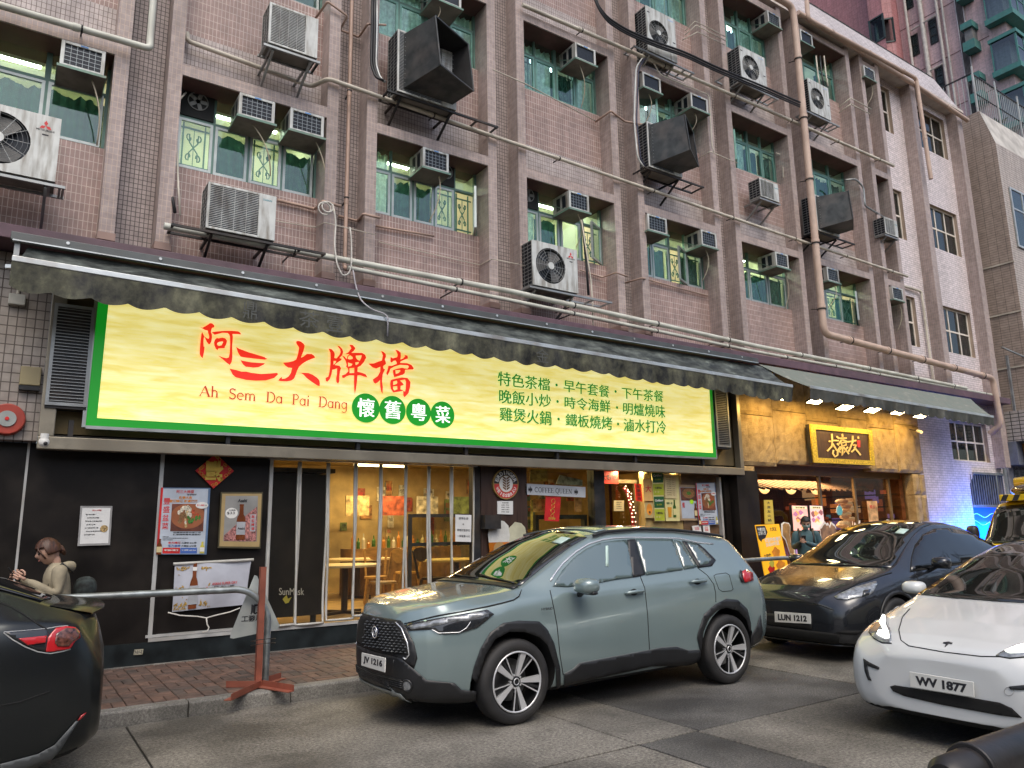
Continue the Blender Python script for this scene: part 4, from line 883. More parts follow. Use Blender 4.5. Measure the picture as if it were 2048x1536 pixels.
for lp in ([[(530,150),(580,145),(640,165),(700,215),(728,265),(710,350),(690,420),(660,490),(638,560),(700,530),(780,465),(900,468),(960,510),(985,560),(900,590),(780,640),(680,700),(590,780),(545,870),(510,970),(470,1070),(400,1120),(300,1140),(150,1135),(82,1120),(110,1070),(175,1030),(165,1080),(250,1070),(330,1020),(390,930),(420,810),(320,800),(250,750),(200,680),(330,670),(450,640),(520,600),(560,480),(590,320),(580,290),(530,220),(518,180)]],
  [[(550,925),(700,930),(820,935),(930,980),(1030,1050),(1085,1110),(1100,1180),(1095,1260),(1030,1235),(900,1150),(780,1060),(700,975),(650,940)]]):
    tr('brush_stroke', lp, *A, E_signred)
A = (640, 680, 10.24)
for lp in ([[(175,175),(240,190),(290,250),(302,300),(290,370),(340,375),(400,300),(420,250),(410,190),(350,115),(400,130),(450,180),(475,240),(455,310),(400,370),(445,385),(430,415),(330,480),(300,515),(350,520),(400,530),(430,580),(410,640),(395,740),(392,850),(370,895),(335,860),(330,790),(345,700),(350,580),(300,600),(250,610),(235,700),(200,800),(150,855),(120,840),(115,775),(170,750),(195,640),(210,500),(215,350),(210,260)],[(275,430),(330,430),(320,470),(275,508)]],
  [[(600,95),(670,105),(725,170),(690,225),(640,265),(740,262),(860,265),(920,300),(945,360),(900,450),(830,530),(770,560),(765,650),(850,670),(930,700),(970,765),(900,750),(830,725),(765,725),(755,860),(735,1000),(712,1108),(700,1000),(695,860),(697,725),(600,725),(540,745),(490,780),(455,770),(450,725),(520,700),(580,640),(570,580),(535,550),(545,500),(520,420),(450,320),(500,340),(545,395),(560,330),(600,295),(580,290),(515,290),(580,250),(640,170)],[(730,320),(855,315),(840,370),(810,430),(760,400),(735,360)],[(720,460),(800,450),(780,490),(730,515)],[(570,460),(665,490),(640,530),(575,545)],[(600,580),(700,570),(700,675),(605,680)],[(575,340),(615,312),(668,350),(670,385),(610,400),(565,385)]],
  [[(1250,225),(1300,245),(1345,290),(1350,340),(1325,400),(1345,450),(1350,490),(1290,540),(1300,590),(1330,600),(1285,700),(1275,770),(1270,850),(1285,960),(1280,1100),(1250,1050),(1232,950),(1228,820),(1180,870),(1130,895),(1100,870),(1080,810),(1180,740),(1230,650),(1235,550),(1150,585),(1080,565),(990,485),(1100,480),(1200,440),(1265,420),(1285,320),(1270,270)]],
  [[(1540,200),(1600,215),(1650,260),(1655,330),(1645,400),(1700,380),(1745,330),(1720,305),(1790,320),(1800,380),(1740,400),(1650,440),(1640,470),(1780,475),(1870,510),(1920,580),(1900,605),(1740,610),(1735,680),(1700,710),(1520,765),(1500,700),(1490,620),(1570,590),(1680,568),(1720,580),(1790,590),(1820,550),(1800,520),(1640,510),(1520,545),(1440,590),(1420,650),(1380,730),(1355,680),(1385,600),(1400,530),(1470,530),(1570,490),(1570,460),(1545,420),(1500,430),(1470,465),(1440,440),(1445,350),(1490,375),(1580,350),(1590,300),(1570,250)],[(1540,620),(1640,615),(1645,640),(1600,680),(1550,695)]],
  [[(1470,810),(1560,790),(1680,768),(1790,780),(1850,860),(1845,950),(1810,1090),(1730,1175),(1705,1130),(1705,1040),(1600,1060),(1500,1075),(1450,1000),(1435,900),(1445,830)],[(1500,850),(1570,830),(1585,870),(1570,900),(1495,925)],[(1635,830),(1740,810),(1760,850),(1755,1000),(1740,1060),(1700,1035),(1645,1010),(1650,940),(1715,920),(1690,880)],[(1495,950),(1580,945),(1585,1010),(1520,1035),(1495,1000)]]):
    tr('brush_stroke', lp, *A, E_signred)
def Q(tl, tr_, br, bl, Y): return quadfn(at(*tl, Y=Y), at(*tr_, Y=Y), at(*br, Y=Y), at(*bl, Y=Y), (0, -1, 0))
serif('Ah Sem Da Pai Dang', 'lettering', Q((399, 771), (696, 798), (695, 819), (398, 792), YS-.004), E_signred2, sg, (0, 0, 1, 1), space=.62)
for (cx, cy_, rx, ry, ch) in ((731.5, 816, 27.5, 28, '懷'), (785, 820, 26, 27, '舊'), (837, 824.5, 24.5, 26.5, '粵'), (885, 829.5, 23.5, 26, '菜')):
    c = at(cx, cy_, Y=YS); R_ = .2 if ch != '舊' else .2; R_ = (at(cx+rx, cy_, Y=YS)-c).x
    D_ = MB(); D_.cyl((c.x, YS, c.z), (c.x, YS-.006, c.z), R_, 40); dd = D_.build('green_disc', E_signdisc, sg)
    text(ch, 'white_character', frontY(YS-.007), E_signwhite, dd, (c.x-R_*.62, c.z-R_*.62, c.x+R_*.58, c.z+R_*.64), 0); text(ch, 'white_character', frontY(YS-.0095), E_signwhite, dd, (c.x-R_*.57, c.z-R_*.62, c.x+R_*.63, c.z+R_*.64), 0, .001)
rows = [(('特色茶檔', (996,742),(1100,758),(1100,782),(995,771)), ('早午套餐', (1127,759),(1219,772),(1219,796),(1127,783)), ('下午茶餐', (1243,774),(1327,782),(1327,805),(1244,797))),
        (('晚飯小炒', (998,778),(1102,790),(1102,815),(998,806)), ('時令海鮮', (1129,793),(1221,801),(1221,826),(1129,816)), ('明爐燒味', (1246,805),(1330,811),(1331,837),(1246,828))),
        (('雞煲火鍋', (999,814),(1103,823),(1103,851),(999,841)), ('鐵板燒烤', (1131,827),(1224,834),(1225,861),(1131,851)), ('滷水打冷', (1247,837),(1332,842),(1333,868),(1247,862)))]
for r_ in rows:
    for s, a, b, c, d in r_: text(s, 'green_lettering', Q(a, b, c, d, YS-.004), E_signtxt, sg, (0, 0, .992, 1), 0); text(s, 'green_lettering', Q(a, b, c, d, YS-.0065), E_signtxt, sg, (.008, 0, 1, 1), 0, .0015); text(s, 'green_lettering', Q(a, b, c, d, YS-.009), E_signtxt, sg, (.004, .015, .996, 1.015), 0, .001)
for x, y in ((1113, 770), (1115, 803), (1117, 838), (1231, 783), (1234, 815), (1236, 848)):
    c = at(x, y, Y=YS); MB().cyl((c.x, YS, c.z), (c.x, YS-.004, c.z), .024, 14).build('green_dot', E_signtxt, sg)
# aluminium support frame round the sign
fr_ = thing('sign_support_frame', 'olive aluminium frame with a long beam under the glowing signboard', 'frame', (5.8, 9.6, 2.6))
bl0, br0 = at(75, 873, Y=9.6), at(1482, 932, Y=9.6)
B(bl0.x, 9.52, bl0.z-.14, br0.x, 9.66, bl0.z).build('beam', M_alu, fr_, bevel=.01)
B(bl0.x, 9.52, bl0.z, bl0.x+.15, 9.66, 4.7).build('post', M_alu, fr_, bevel=.01)
B(br0.x-.10, 9.52, bl0.z, br0.x, 9.66, 4.7).build('post', M_alu, fr_, bevel=.01)
for x in (.52, 2.2, 3.9, 5.6, 7.3, 9.0, 10.7): B(x-.025, 9.54, bl0.z, x+.025, 9.6, 2.86).build('bracket', M_blk, fr_)
B(.24, 9.661, 2.66, 11.4, 9.95, 2.70).build('soffit_board', M_blk, fr_)
# louvre boxes either side of the sign
for (tl_, tr2, br2, lab) in (((110, 606), (191, 617), (176, 815), 'tall grey slatted ventilation box left of the glowing sign'), ((1427, 778), (1453, 782), (1460, 895), 'narrow slatted ventilation box right of the glowing sign')):
    a = at(*tl_, Y=9.5); b = at(*tr2, Y=9.5); c = at(*br2, Y=9.5); x0, x1, z1_, z0_ = a.x, b.x, a.z, c.z
    vb = thing('ventilation_box', lab, 'vent', (x0, 9.5, z0_)); m = MB(); t = .035
    m.box(x0, 9.48, z0_, x0+t, 9.5, z1_); m.box(x1-t, 9.48, z0_, x1, 9.5, z1_); m.box(x0+t, 9.48, z0_, x1-t, 9.5, z0_+t); m.box(x0+t, 9.48, z1_-t, x1-t, 9.5, z1_); m.build('frame', M_galv, vb)
    B(x0, 9.501, z0_-.03, x1, 9.74, z1_).build('box', M_blk, vb)
    for k in range(30):
        z = z0_+t+(z1_-z0_-2*t)*(k+.5)/30; B(x0+t, 9.484, z-.004, x1-t, 9.498, z+.004).build('slat', M_galv, vb)
# ---- awnings
def cloth(name, c1, c2, rough=.45, coat=.2):
    m, t, b, N, L = nodes(name); g = N('TexCoord')
    mp = N('VectorMath', operation='MULTIPLY'); mp.inputs[1].default_value = (1.6, 5, 1.2); L(g.outputs['Object'], mp.inputs[0])
    n = N('TexNoise'); n.inputs['Scale'].default_value = 2; n.inputs['Detail'].default_value = 9; n.inputs['Roughness'].default_value = .7; L(mp.outputs[0], n.inputs['Vector'])
    c = ramp(N, L, n.outputs[0], [(.4, c1), (.56, tuple((a+b_)/2.6 for a, b_ in zip(c1, c2))), (.72, c2)]); L(c, b.inputs['Base Color'])
    r = N('MapRange'); L(n.outputs[0], r.inputs[0]); r.inputs[3].default_value = rough-.15; r.inputs[4].default_value = rough+.3; L(r.outputs[0], b.inputs['Roughness'])
    n2 = N('TexNoise'); n2.inputs['Scale'].default_value = 9; L(g.outputs['Object'], n2.inputs['Vector']); bp = N('Bump'); bp.inputs['Strength'].default_value = .35; bp.inputs['Distance'].default_value = .02; L(n2.outputs[0], bp.inputs['Height']); L(bp.outputs[0], b.inputs['Normal'])
    return m
M_aw1 = cloth('dark_awning_cloth', (.018,.022,.022), (.19,.22,.20)); M_val = cloth('grimy_valance_cloth', (.012,.013,.012), (.20,.20,.13), .6)
M_aw2 = cloth('pale_awning_cloth', (.16,.19,.165), (.30,.31,.27), .6); M_val2 = cloth('grey_valance_cloth', (.04,.045,.04), (.14,.14,.12), .6)
M_bar = pm('awning_bar', (.62,.66,.66), .35, .6, dirt=(.2,.16,.12), var=.08, dirtamt=.7)
def awning(label, bl, br, rearz, yr, vh, pitch, mat, mval, sag=.06, xr0=None, xr1=None, strip=True, arms=(), writing=None):
    bl, br = Vector(bl), Vector(br); aw = thing('awning', label, 'awning', tuple(bl)); n = 140; m = MB(); R = random.Random(4)
    xa = xr0 if xr0 is not None else bl.x+.12; xb = xr1 if xr1 is not None else br.x-.1; K = 7
    for i in range(n+1):
        s = i/n; f = bl.lerp(br, s); r = Vector((xa+(xb-xa)*s, yr, rearz))
        for k in range(K+1):
            t = k/K; p = f.lerp(r, t); p.z -= sag*sin(pi*t)*(1+.25*sin(s*47)+.2*sin(s*113)); m.v.append(tuple(p))
    for i in range(n):
        for k in range(K): a = i*(K+1)+k; m.f.append((a, a+K+1, a+K+2, a+1)); m.m.append(0)
    m.build('canopy', mat, aw, smooth=True, fixn=False)
    m = MB(); L = (br-bl).length; N_ = int(L/.025); d = (br-bl)/N_; rows_ = 7
    for i in range(N_+1):
        p = bl+d*i; u = L*i/N_; low = vh+.045*abs(sin(pi*u/pitch))**.8 - .02 + .012*sin(u*2.3)
        for k in range(rows_+1):
            t = k/rows_; m.v.append((p.x, p.y-.01+.022*t*sin(u*7.1)+.012*t*sin(u*17)+.02*t, p.z-.03-low*t))
    for i in range(N_):
        for k in range(rows_): a = i*(rows_+1)+k; m.f.append((a, a+1, a+rows_+2, a+rows_+1)); m.m.append(0)
    v = m.build('valance', mval, aw, smooth=True, fixn=False)
    MB().bar(bl, br, .035, .06).build('front_bar', M_bar, aw, bevel=.006)
    for s in arms:
        p = bl.lerp(br, s); MB().bar((p.x+.5, yr, rearz-.12), (p.x-.3, (yr+p.y)/2, p.z-.02), .04).bar((p.x-.3, (yr+p.y)/2, p.z-.02), (p.x+.1, p.y+.05, p.z-.02), .035).build('folding_arm', M_bar, aw)
    return aw
b0, b1 = at(24, 515, Y=8.72), at(1585, 775, Y=8.72)
b0.z, b1.z = 4.36, 4.20
aw1 = awning('long grimy black awning with a scalloped valance hanging over the glowing sign', b0, b1, 4.66, 9.2, .27, .36, M_aw1, M_val, arms=(.02, .3, .6, .97))
B(-.22, 9.1, 4.69, 11.95, 9.219, 4.78).build('rail_cover', pm('dull_steel_cover', (.12,.13,.13), .5, .5, dirt=(.06,.05,.04)), aw1, bevel=.006)
B(-.2, 9.08, 4.675, 11.93, 9.14, 4.689).build('rail_lip', M_bar, aw1)
for k in range(13): MB().cyl((.3+k*.93, 9.10, 4.745), (.3+k*.93, 9.088, 4.745), .018, 10).build('bolt', M_bar, aw1)
B(-.18, 9.14, 4.50, -.13, 9.22, 4.69).build('end_bracket', M_galv, aw1)
faint = pm('faint_print', (.075,.08,.075), .7, var=.2)
for s, x0, x1, x2 in (('鼎', 487, 515, 0), ('茶', 600, 640, 0), ('壹', 655, 688, 0), ('金', 1070, 1095, 0)):
    a = at(x0, 0, Y=8.66); 
    za = bl0.z; c0 = b0.lerp(b1, (at(x0, 600, Y=8.7).x-b0.x)/(b1.x-b0.x)); text(s, 'faded_lettering', frontY(8.665), faint, aw1, (at(x0, 600, Y=8.66).x, c0.z-.28, at(x1, 605, Y=8.66).x, c0.z-.07), 0, .001)
# cord hanging over this awning
o = thing('cord', 'thin grey cord hanging from the rope and draped over the dark awning', 'cord', tuple(at(708, 545, Y=9.2)))
MB().tube(fillet([tuple(at(x, y, Y=Y)) for x, y, Y in ((706,540,9.2),(712,575,9.18),(722,602,9.0),(745,620,8.85),(768,627,8.69),(776,634,8.66),(775,672,8.66))], .1), .010, 7).build('strand', pm('grey_cord', (.38,.37,.40), .7), o, smooth=True)
c0, c1 = at(1619, 770, Y=8.72), at(1985, 825, Y=8.72); c0.z = 4.24; c1.z = 4.16
aw2 = awning('pale green awning with a dark scalloped valance over the golden rock frontage', c0, c1, 4.70, 9.22, .20, .34, M_aw2, M_val2, sag=.03, xr0=12.1, xr1=20.6, arms=(.1, .5, .9))
# ---- restaurant shop front (everything below the sign)
YF = 9.9
M_bpan = pm('black_glossy_panel', (.010,.008,.007), .4, spec=.25, var=.3, bump=.02, dirt=(.03,.025,.02), scale=2)
M_trim = pm('pale_trim', (.52,.53,.52), .45, .3, dirt=(.25,.22,.18), dirtamt=.7)
M_wood = pm('dark_brown_panel', (.055,.030,.022), .4, var=.35, sx=(8,8,.6), scale=3, dirt=(.02,.015,.01))
M_step = pm('dark_step_tile', (.012,.017,.019), .4, var=.3, spec=.3)
sf = thing('restaurant_front', 'black panelled restaurant frontage with strip curtain doorway and papered glass windows', 'shopfront', (5, YF, .13))
B(-3.2, YF-.05, .13, at(310, 1290, Y=YF).x, YF+.1, 2.62).build('wall_panel', M_bpan, sf)
xa = at(310, 1290, Y=YF).x
def px2x(px, py=1000, Y=9.9): return at(px, py, Y=Y).x
xs0 = px2x(322, 900); xs1 = px2x(541, 920)
B(xs0, YF-.03, .40, xs1, YF+.1, 2.70).build('wall_panel', M_bpan, sf)
for x in (px2x(325, 900), px2x(541, 930)): B(x-.022, YF-.065, .42, x+.022, YF-.031, 2.66).build('trim', M_trim, sf)
x = px2x(59, 880); B(x-.012, YF-.062, .5, x+.012, YF-.051, 2.62).build('trim', M_trim, sf)
B(xs0, YF-.075, .38, 5.9, YF-.035, .42).build('trim', M_trim, sf); B(xs0-.03, YF-.07, .425, xs1, YF-.032, .455).build('trim', M_trim, sf)
B(xs0-.6, YF-.06, .13, 5.95, YF+.1, .378).build('kick_panel', M_step, sf)
B(-3.2, 9.66, 2.625, bl0.x, 9.9, 4.72).build('tiled_pier', tile('beige_wall_tile', (.37,.33,.29), (.33,.29,.255), (.12,.10,.09), .085, .105, .006, stain=.3), sf)
B(bl0.x+.15, 9.7, 2.72, 12, 9.9, 4.72).build('backing_wall', pm('yellowed_wall', (.20,.15,.07), .8, dirt=(.05,.04,.03)), sf)
B(-3.5, 9.55, 2.4, -.92, 9.88, 4.72).build('marble_column', pm('grey_marble', (.16,.17,.165), .35, var=.3, scale=2), sf)
# interior room
M_warm = pm('warm_interior_wall', (.46,.33,.14), .8, var=.2, scale=3)
M_warmf = pm('interior_floor_tile', (.40,.27,.12), .35, var=.2)
XI0, XI1, YB = xs1-.3, 11.9, 15.2
m = MB(); m.quad((XI0, YF, .36), (XI1, YF, .36), (XI1, YB, .36), (XI0, YB, .36)); m.build('interior_floor', M_warmf, sf, fixn=False)
m = MB(); m.quad((XI0, YF+.1, 2.95), (XI1, YF+.1, 2.95), (XI1, YB, 2.95), (XI0, YB, 2.95)); m.build('interior_ceiling', pm('dim_ceiling', (.30,.23,.12), .8), sf, fixn=False)
m = MB(); m.quad((XI0, YB, .36), (XI1, YB, .36), (XI1, YB, 2.95), (XI0, YB, 2.95)); m.quad((XI0, YF, .36), (XI0, YB, .36), (XI0, YB, 2.95), (XI0, YF, 2.95)); m.quad((XI1, YF, .36), (XI1, YB, .36), (XI1, YB, 2.95), (XI1, YF, 2.95)); m.build('interior_wall', M_warm, sf, fixn=False)
def arealight(name, loc, sx, sy, power, col, rot=(0, 0, 0)):
    l = bpy.data.lights.new(name, 'AREA'); l.shape = 'RECTANGLE'; l.size = sx; l.size_y = sy; l.energy = power; l.color = col
    o = bpy.data.objects.new(name, l); COL.objects.link(o); o.location = loc; o.rotation_euler = rot; return o
E_tube = emis('warm_tube', (1, .85, .5), 7)
for (x, y) in ((4.2, 12.0), (5.8, 12.6), (7.4, 11.6), (6.2, 14.0), (9.4, 12.4)):
    B(x-.55, y-.03, 2.86, x+.55, y+.03, 2.90).build('ceiling_tube', E_tube, sf); arealight('tube_light', (x, y, 2.84), 1.1, .12, 36, (1, .76, .38))
# back wall papers, shelves and counters seen through the curtain
M_chair_ = pm('honey_wood', (.42,.24,.07), .4, var=.2, sx=(1,1,4))
M_amb_, M_bot_, M_brn_ = pm('amber_bottle', (.40,.16,.02), .3), pm('green_bottle', (.04,.11,.02), .25), pm('clear_bottle', (.5,.45,.35), .3)
R = random.Random(11)
cols = [(.5,.36,.16),(.4,.09,.04),(.6,.54,.4),(.2,.27,.08),(.45,.22,.07),(.65,.6,.48),(.12,.2,.2)]
for k in range(60):
    x = R.uniform(XI0+.8, XI1-.6); z = R.uniform(1.35, 2.45); w_, h_ = R.uniform(.1, .26), R.uniform(.15, .42); cc = cols[k % 7]
    pp = B(x, YB-.03-.003*k/34, z, x+w_, YB-.012, z+h_).build('wall_poster', pm('poster_%d' % (k % 7), cc, .6, var=.45, scale=9), sf)
    text(['美食', '招牌', '午餐', '海鮮', '特價', '飲品'][k % 6], 'poster_print', frontY(YB-.035), M_red if k % 2 else M_ink, pp, (x+w_*.2, z+h_*.5, x+w_*.8, z+h_*.8), 0, .001)
sh = MB()
for k in range(5): sh.box(3.6, YB-.5, .5+k*.42, 5.2, YB-.05, .53+k*.42)
sh.box(3.58, YB-.5, .36, 3.6, YB-.05, 2.3); sh.box(5.2, YB-.5, .36, 5.22, YB-.05, 2.3); sh.build('shelf', M_blk, sf)
for k in range(26):
    x = 3.7+.27*(k % 6)+R.uniform(-.04, .04); z = .54+.42*(k//6); cc = cols[R.randrange(7)]
    B(x, YB-.45, z, x+.14, YB-.25, z+R.uniform(.12, .3)).build('stock_item', pm('stock_%d' % (k % 7), cols[k % 7], .5, var=.3), sf)
# tables and chairs
M_tab = pm('pale_table_top', (.72,.58,.34), .35, var=.06); M_chair = pm('honey_wood', (.42,.24,.07), .4, var=.2, sx=(1,1,4)); M_leg = pm('dark_leg', (.05,.035,.025), .4, .3)
def table(x, y, r, label):
    o = thing('round_table', label, 'table', (x, y, .36), 'tables inside the restaurant'); MB().cyl((x, y, 1.06), (x, y, 1.09), r, 36).build('table_top', M_tab, o, smooth=40)
    MB().cyl((x, y, .40), (x, y, 1.06), .05, 12).build('pedestal', M_leg, o, smooth=40); m = MB()
    for k in range(4): a = k*pi/2+.4; m.bar((x, y, .39), (x+.34*cos(a), y+.34*sin(a), .38), .05, .04)
    m.build('foot', M_leg, o); return o
table(4.45, 11.3, .55, 'round pale table nearest the left end of the strip curtain'); table(6.6, 11.6, .6, 'round pale table behind the black framed glass screen'); table(5.6, 13.6, .6, 'round pale table at the back of the room'); table(8.8, 12.4, .6, 'round pale table seen through the banner window')
def chair(x, y, a, label, mat=None, back='heart'):
    mat = mat or M_chair; o = thing('dining_chair', label, 'chair', (x, y, .36), 'chairs inside the restaurant'); X = Vector((cos(a), sin(a), 0)); Yv = Vector((-sin(a), cos(a), 0)); Zv = Vector((0, 0, 1)); O = Vector((x, y, .36))
    n = 20; ring = [(cos(2*pi*k/n)*.21, sin(2*pi*k/n)*.2) for k in range(n)]
    MB().prism(ring, lambda u, v, d: O+X*u+Yv*v+Zv*d, .43, .465).build('seat', mat, o)
    for sx in (-1, 1):
        for sy in (-1, 1): MB().bar(O+X*.19*sx*1.1+Yv*.18*sy, O+X*.15*sx+Yv*.14*sy+Zv*.43, .035).build('leg', mat, o)
    bk = [O+X*.2+Yv*s*.16+Zv*.45 for s in (-1, 1)]; bt = [O+X*.3+Yv*s*.19+Zv*.9 for s in (-1, 1)]
    for k in (0, 1): MB().bar(bk[k], bt[k], .03).build('back_post', mat, o)
    f = lambda u, v, d: O+X*(.3-.02+d)+Yv*u+Zv*(.9+v)
    MB().prism([(.19*cos(t)*(1 if sin(t) > 0 else .85), .13*sin(t)*(.6 if sin(t) > 0 else 1.2)-.02) for t in [2*pi*k/18 for k in range(18)]], f, 0, .02).build('backrest', mat, o)
    return o
chair(4.95, 11.0, .2, 'honey wood chair at the left table behind the clear strips'); chair(6.0, 11.3, 3.4, 'dark chair beside the black framed screen', M_leg); chair(5.4, 12.3, 1.2, 'honey wood chair in the middle of the room'); chair(4.9, 14.0, 2.6, 'honey wood chair at the back left of the room'); chair(6.4, 13.2, .5, 'honey wood chair at the back table')
ct = thing('drinks_counter', 'wooden counter with rows of bottles and cartons at the back of the lit room', 'counter', (6.2, 13.4, .36))
B(5.6, 13.9, .36, 9.0, 14.5, 1.25).build('counter_body', pm('counter_wood', (.20,.11,.04), .4, var=.3), ct)
for k in range(4): B(5.7+.8*k, 14.52, 1.9, 6.2+.8*k, 14.56, 2.3).build('menu_board', pm('poster_%d' % (k % 7), cols[k % 7], .6, var=.5, scale=9), ct)
for k in range(30):
    x, h_ = 5.7+.108*k, R.uniform(.16, .34); MB().tube([(x, 14.1, 1.25), (x, 14.1, 1.25+h_*.6), (x, 14.1, 1.25+h_*.75), (x, 14.1, 1.25+h_)], .04, 8, rr=[.038, .038, .014, .012]).build('bottle', [M_amb_, M_bot_, M_brn_][k % 3], ct)
B(7.2, 12.0, .36, 7.9, 12.5, 1.7).build('fridge_body', pm('dim_steel', (.18,.16,.12), .4, .5), ct); B(3.0, 12.8, .36, 3.9, 13.2, 1.35).build('service_trolley', M_chair_, ct)
for k in range(14): B(3.05+.06*k, 12.9, 1.351, 3.1+.06*k, 13.0, 1.45+R.uniform(0, .2)).build('condiment', pm('stock_%d' % (k % 7), cols[k % 7], .5, var=.3), ct)
# black cabinet behind the first two strips
cb = thing('black_cabinet', 'tall black display cabinet lettered SunMask behind the first two curtain strips', 'cabinet', (3.2, 10.2, .36))
x0c, x1c = px2x(546, 1100, 10.15), px2x(652, 1100, 10.15)
B(x0c-.1, 10.15, .50, x1c, 10.7, 2.38).build('body', M_bpan, cb); B(x0c-.1, 10.14, 2.4, x1c+.1, 10.75, 2.46).build('top', M_blk, cb)
fq = Q((558, 1176), (608, 1176), (608, 1190), (558, 1190), 10.14); M_pr = pm('grey_lettering', (.5,.5,.48), .5)
text('SunMask', 'lettering', fq, M_pr, cb, (0, 0, 1, 1)); a = at(565, 1203, Y=10.14); MB().prism([(0,.03),(.05,.08),(.07,.03),(.12,.05),(.08,-.02),(.04,-.03)], lambda u, v, d: (a.x+u, 10.14-d, a.z+v), 0, .002).build('emblem', pm('olive_emblem', (.4,.36,.05), .5), cb)
for x in (x0c, x1c-.1): MB().cyl((x, 10.3, .36), (x, 10.3, .5), .04, 10).build('castor', M_blk, cb)
# ---- clear strip curtain
G_pvc = glass('clear_pvc', (.93,.90,.80), 1.5, .06, bump=.45, haze=.012)
M_edge = pm('white_strip_edging', (.50,.50,.47), .5, dirt=(.3,.27,.2), dirtamt=.6)
sc = thing('strip_curtain', 'clear plastic strip curtain with white edging across the warm lit doorway', 'curtain', (4.5, 9.86, .4))
tops = [541, 600, 657, 712, 762, 812, 858, 903, 948]; zt_ = 2.52
xs_ = [px2x(p_, 922, 9.86) for p_ in tops]
for k in range(8):
    a, b = xs_[k]+.012, xs_[k+1]-.012; zb_ = .45+.03*(k % 2) if k > 1 else (.44 if k == 0 else .43); m = MB(); nx_, nz_ = 8, 26; R = random.Random(k)
    ph = R.random()*6; amp = .02+.015*R.random()
    def sy(u, v): # bowed sheet, billowing towards the street at the foot
        return 9.86-.03*sin(pi*u)-amp*sin(v*5+ph)*(v)-(.16 if k < 3 else .05)*max(0, v-.75)**2*16*.3
    for j in range(nz_+1):
        for i in range(nx_+1): u, v = i/nx_, j/nz_; m.v.append((a+(b-a)*u+.02*sin(v*3+ph)*v, sy(u, v), zt_+(zb_-zt_)*v))
    for j in range(nz_):
        for i in range(nx_): q = j*(nx_+1)+i; m.f.append((q, q+1, q+nx_+2, q+nx_+1)); m.m.append(0)
    st = m.build('strip', G_pvc, sc, smooth=True, fixn=False)
    def edge(pts): MB().tube(pts, .017, 6).build('edging', M_edge, st, smooth=True)
    V_ = lambda j, i: m.v[j*(nx_+1)+i]
    edge([V_(j, 0) for j in range(nz_+1)]+[V_(nz_, i) for i in range(1, nx_+1)]+[V_(j, nx_) for j in range(nz_-1, -1, -1)])
B(xs_[0]-.03, 9.80, 2.53, xs_[-1]+.03, 9.9, 2.60).build('track', M_trim, sc)
# black framed sliding glass screen behind the curtain
gs = thing('glass_screen', 'black framed glass screen behind the right half of the strip curtain with a white notice', 'screen', (5.6, 10.05, .4))
xg0, xg1 = px2x(817, 1030, 10.0), px2x(950, 1030, 10.0); zg = at(820, 1028, Y=10.0).z; zg2 = at(820, 1086, Y=10.0).z
m = MB(); m.box(xg0, 9.98, .4, xg0+.05, 10.02, zg); m.box(xg1-.05, 9.98, .4, xg1, 10.02, zg); m.box(xg0+.05, 9.98, zg-.05, xg1-.05, 10.02, zg); m.box(xg0+.05, 9.98, zg2-.05, xg1-.05, 10.02, zg2); m.build('frame', M_blk, gs)
B(xg0+.05, 9.995, .42, xg1-.05, 10.005, zg-.05).build('pane', glass('screen_glass', (.8,.78,.6), 1.5, .02), gs)
M_paper = pm('white_paper', (.70,.71,.70), .7, var=.04); M_cream = pm('cream_paper', (.62,.52,.28), .7, var=.08)
def board(name, label, tl, tr_, br, bl, Y, mat, cat='poster', th=.012, parent=None, group=None):
    fn = Q(tl, tr_, br, bl, Y)
    if parent is None: o = thing(name, label, cat, tuple(at(*bl, Y=Y)), group)
    else: o = parent
    MB().prism([(0, 0), (1, 0), (1, 1), (0, 1)], fn, -th, 0).build('sheet' if parent is None else name, mat, o); return o, fn
o, fn = board('paper_notice', 'white notice with black Chinese lines taped on the glass beside the doorway', (911, 1029), (943, 1030), (942, 1084), (911, 1083), 9.79, M_paper, 'notice')
for k, s in enumerate(('憑學生證', '或', '穿着校服學生', '一律優惠+5元')): text(s, 'lettering', fn, M_ink, o, (.2 if len(s) < 5 else .1, .82-.22*k, .8 if len(s) < 5 else .92, .91-.22*k) if len(s) > 1 else (.44, .62, .54, .68), 0)
# wooden pier with the round beer sign
xp0, xp1 = px2x(958, 1000), px2x(1050, 1000)
B(xp0-.12, YF-.04, .13, xp0, YF+.1, 2.66).build('black_post', M_blk, sf)
B(xp0, YF-.06, .13, xp1, YF+.1, 2.66).build('wooden_pier', M_wood, sf)
rs = thing('round_beer_sign', 'round ERDINGER WEISSBRÄU sign with a gold rim on the wooden pier', 'sign', (6.3, 9.8, 2.1)); cc_ = at(1012, 968, Y=9.8); Rr_ = (at(1037, 968, Y=9.8)-cc_).x
F9 = frontY(9.8)
MB().cyl((cc_.x, 9.84, cc_.z), (cc_.x, 9.80, cc_.z), Rr_, 48).build('rim', pm('gold_rim', (.45,.30,.10), .4, .3), rs)
def half(r0, r1, a0, a1, n=30): return [(cc_.x+r1*cos(a0+(a1-a0)*k/n), cc_.z+r1*sin(a0+(a1-a0)*k/n)) for k in range(n+1)]+[(cc_.x+r0*cos(a1+(a0-a1)*k/n), cc_.z+r0*sin(a1+(a0-a1)*k/n)) for k in range(n+1)]
M_wht = pm('white_enamel', (.75,.75,.72), .4, var=.03)
shape2d('black_band', [half(Rr_*.56, Rr_*.93, 0.03, pi-.03)], F9, M_ink, rs, .003); shape2d('red_band', [half(Rr_*.56, Rr_*.93, -.03, -pi+.03)], F9, M_red, rs, .003)
MB().cyl((cc_.x, 9.80, cc_.z), (cc_.x, 9.795, cc_.z), Rr_*.53, 36).build('centre_disc', M_wht, rs)
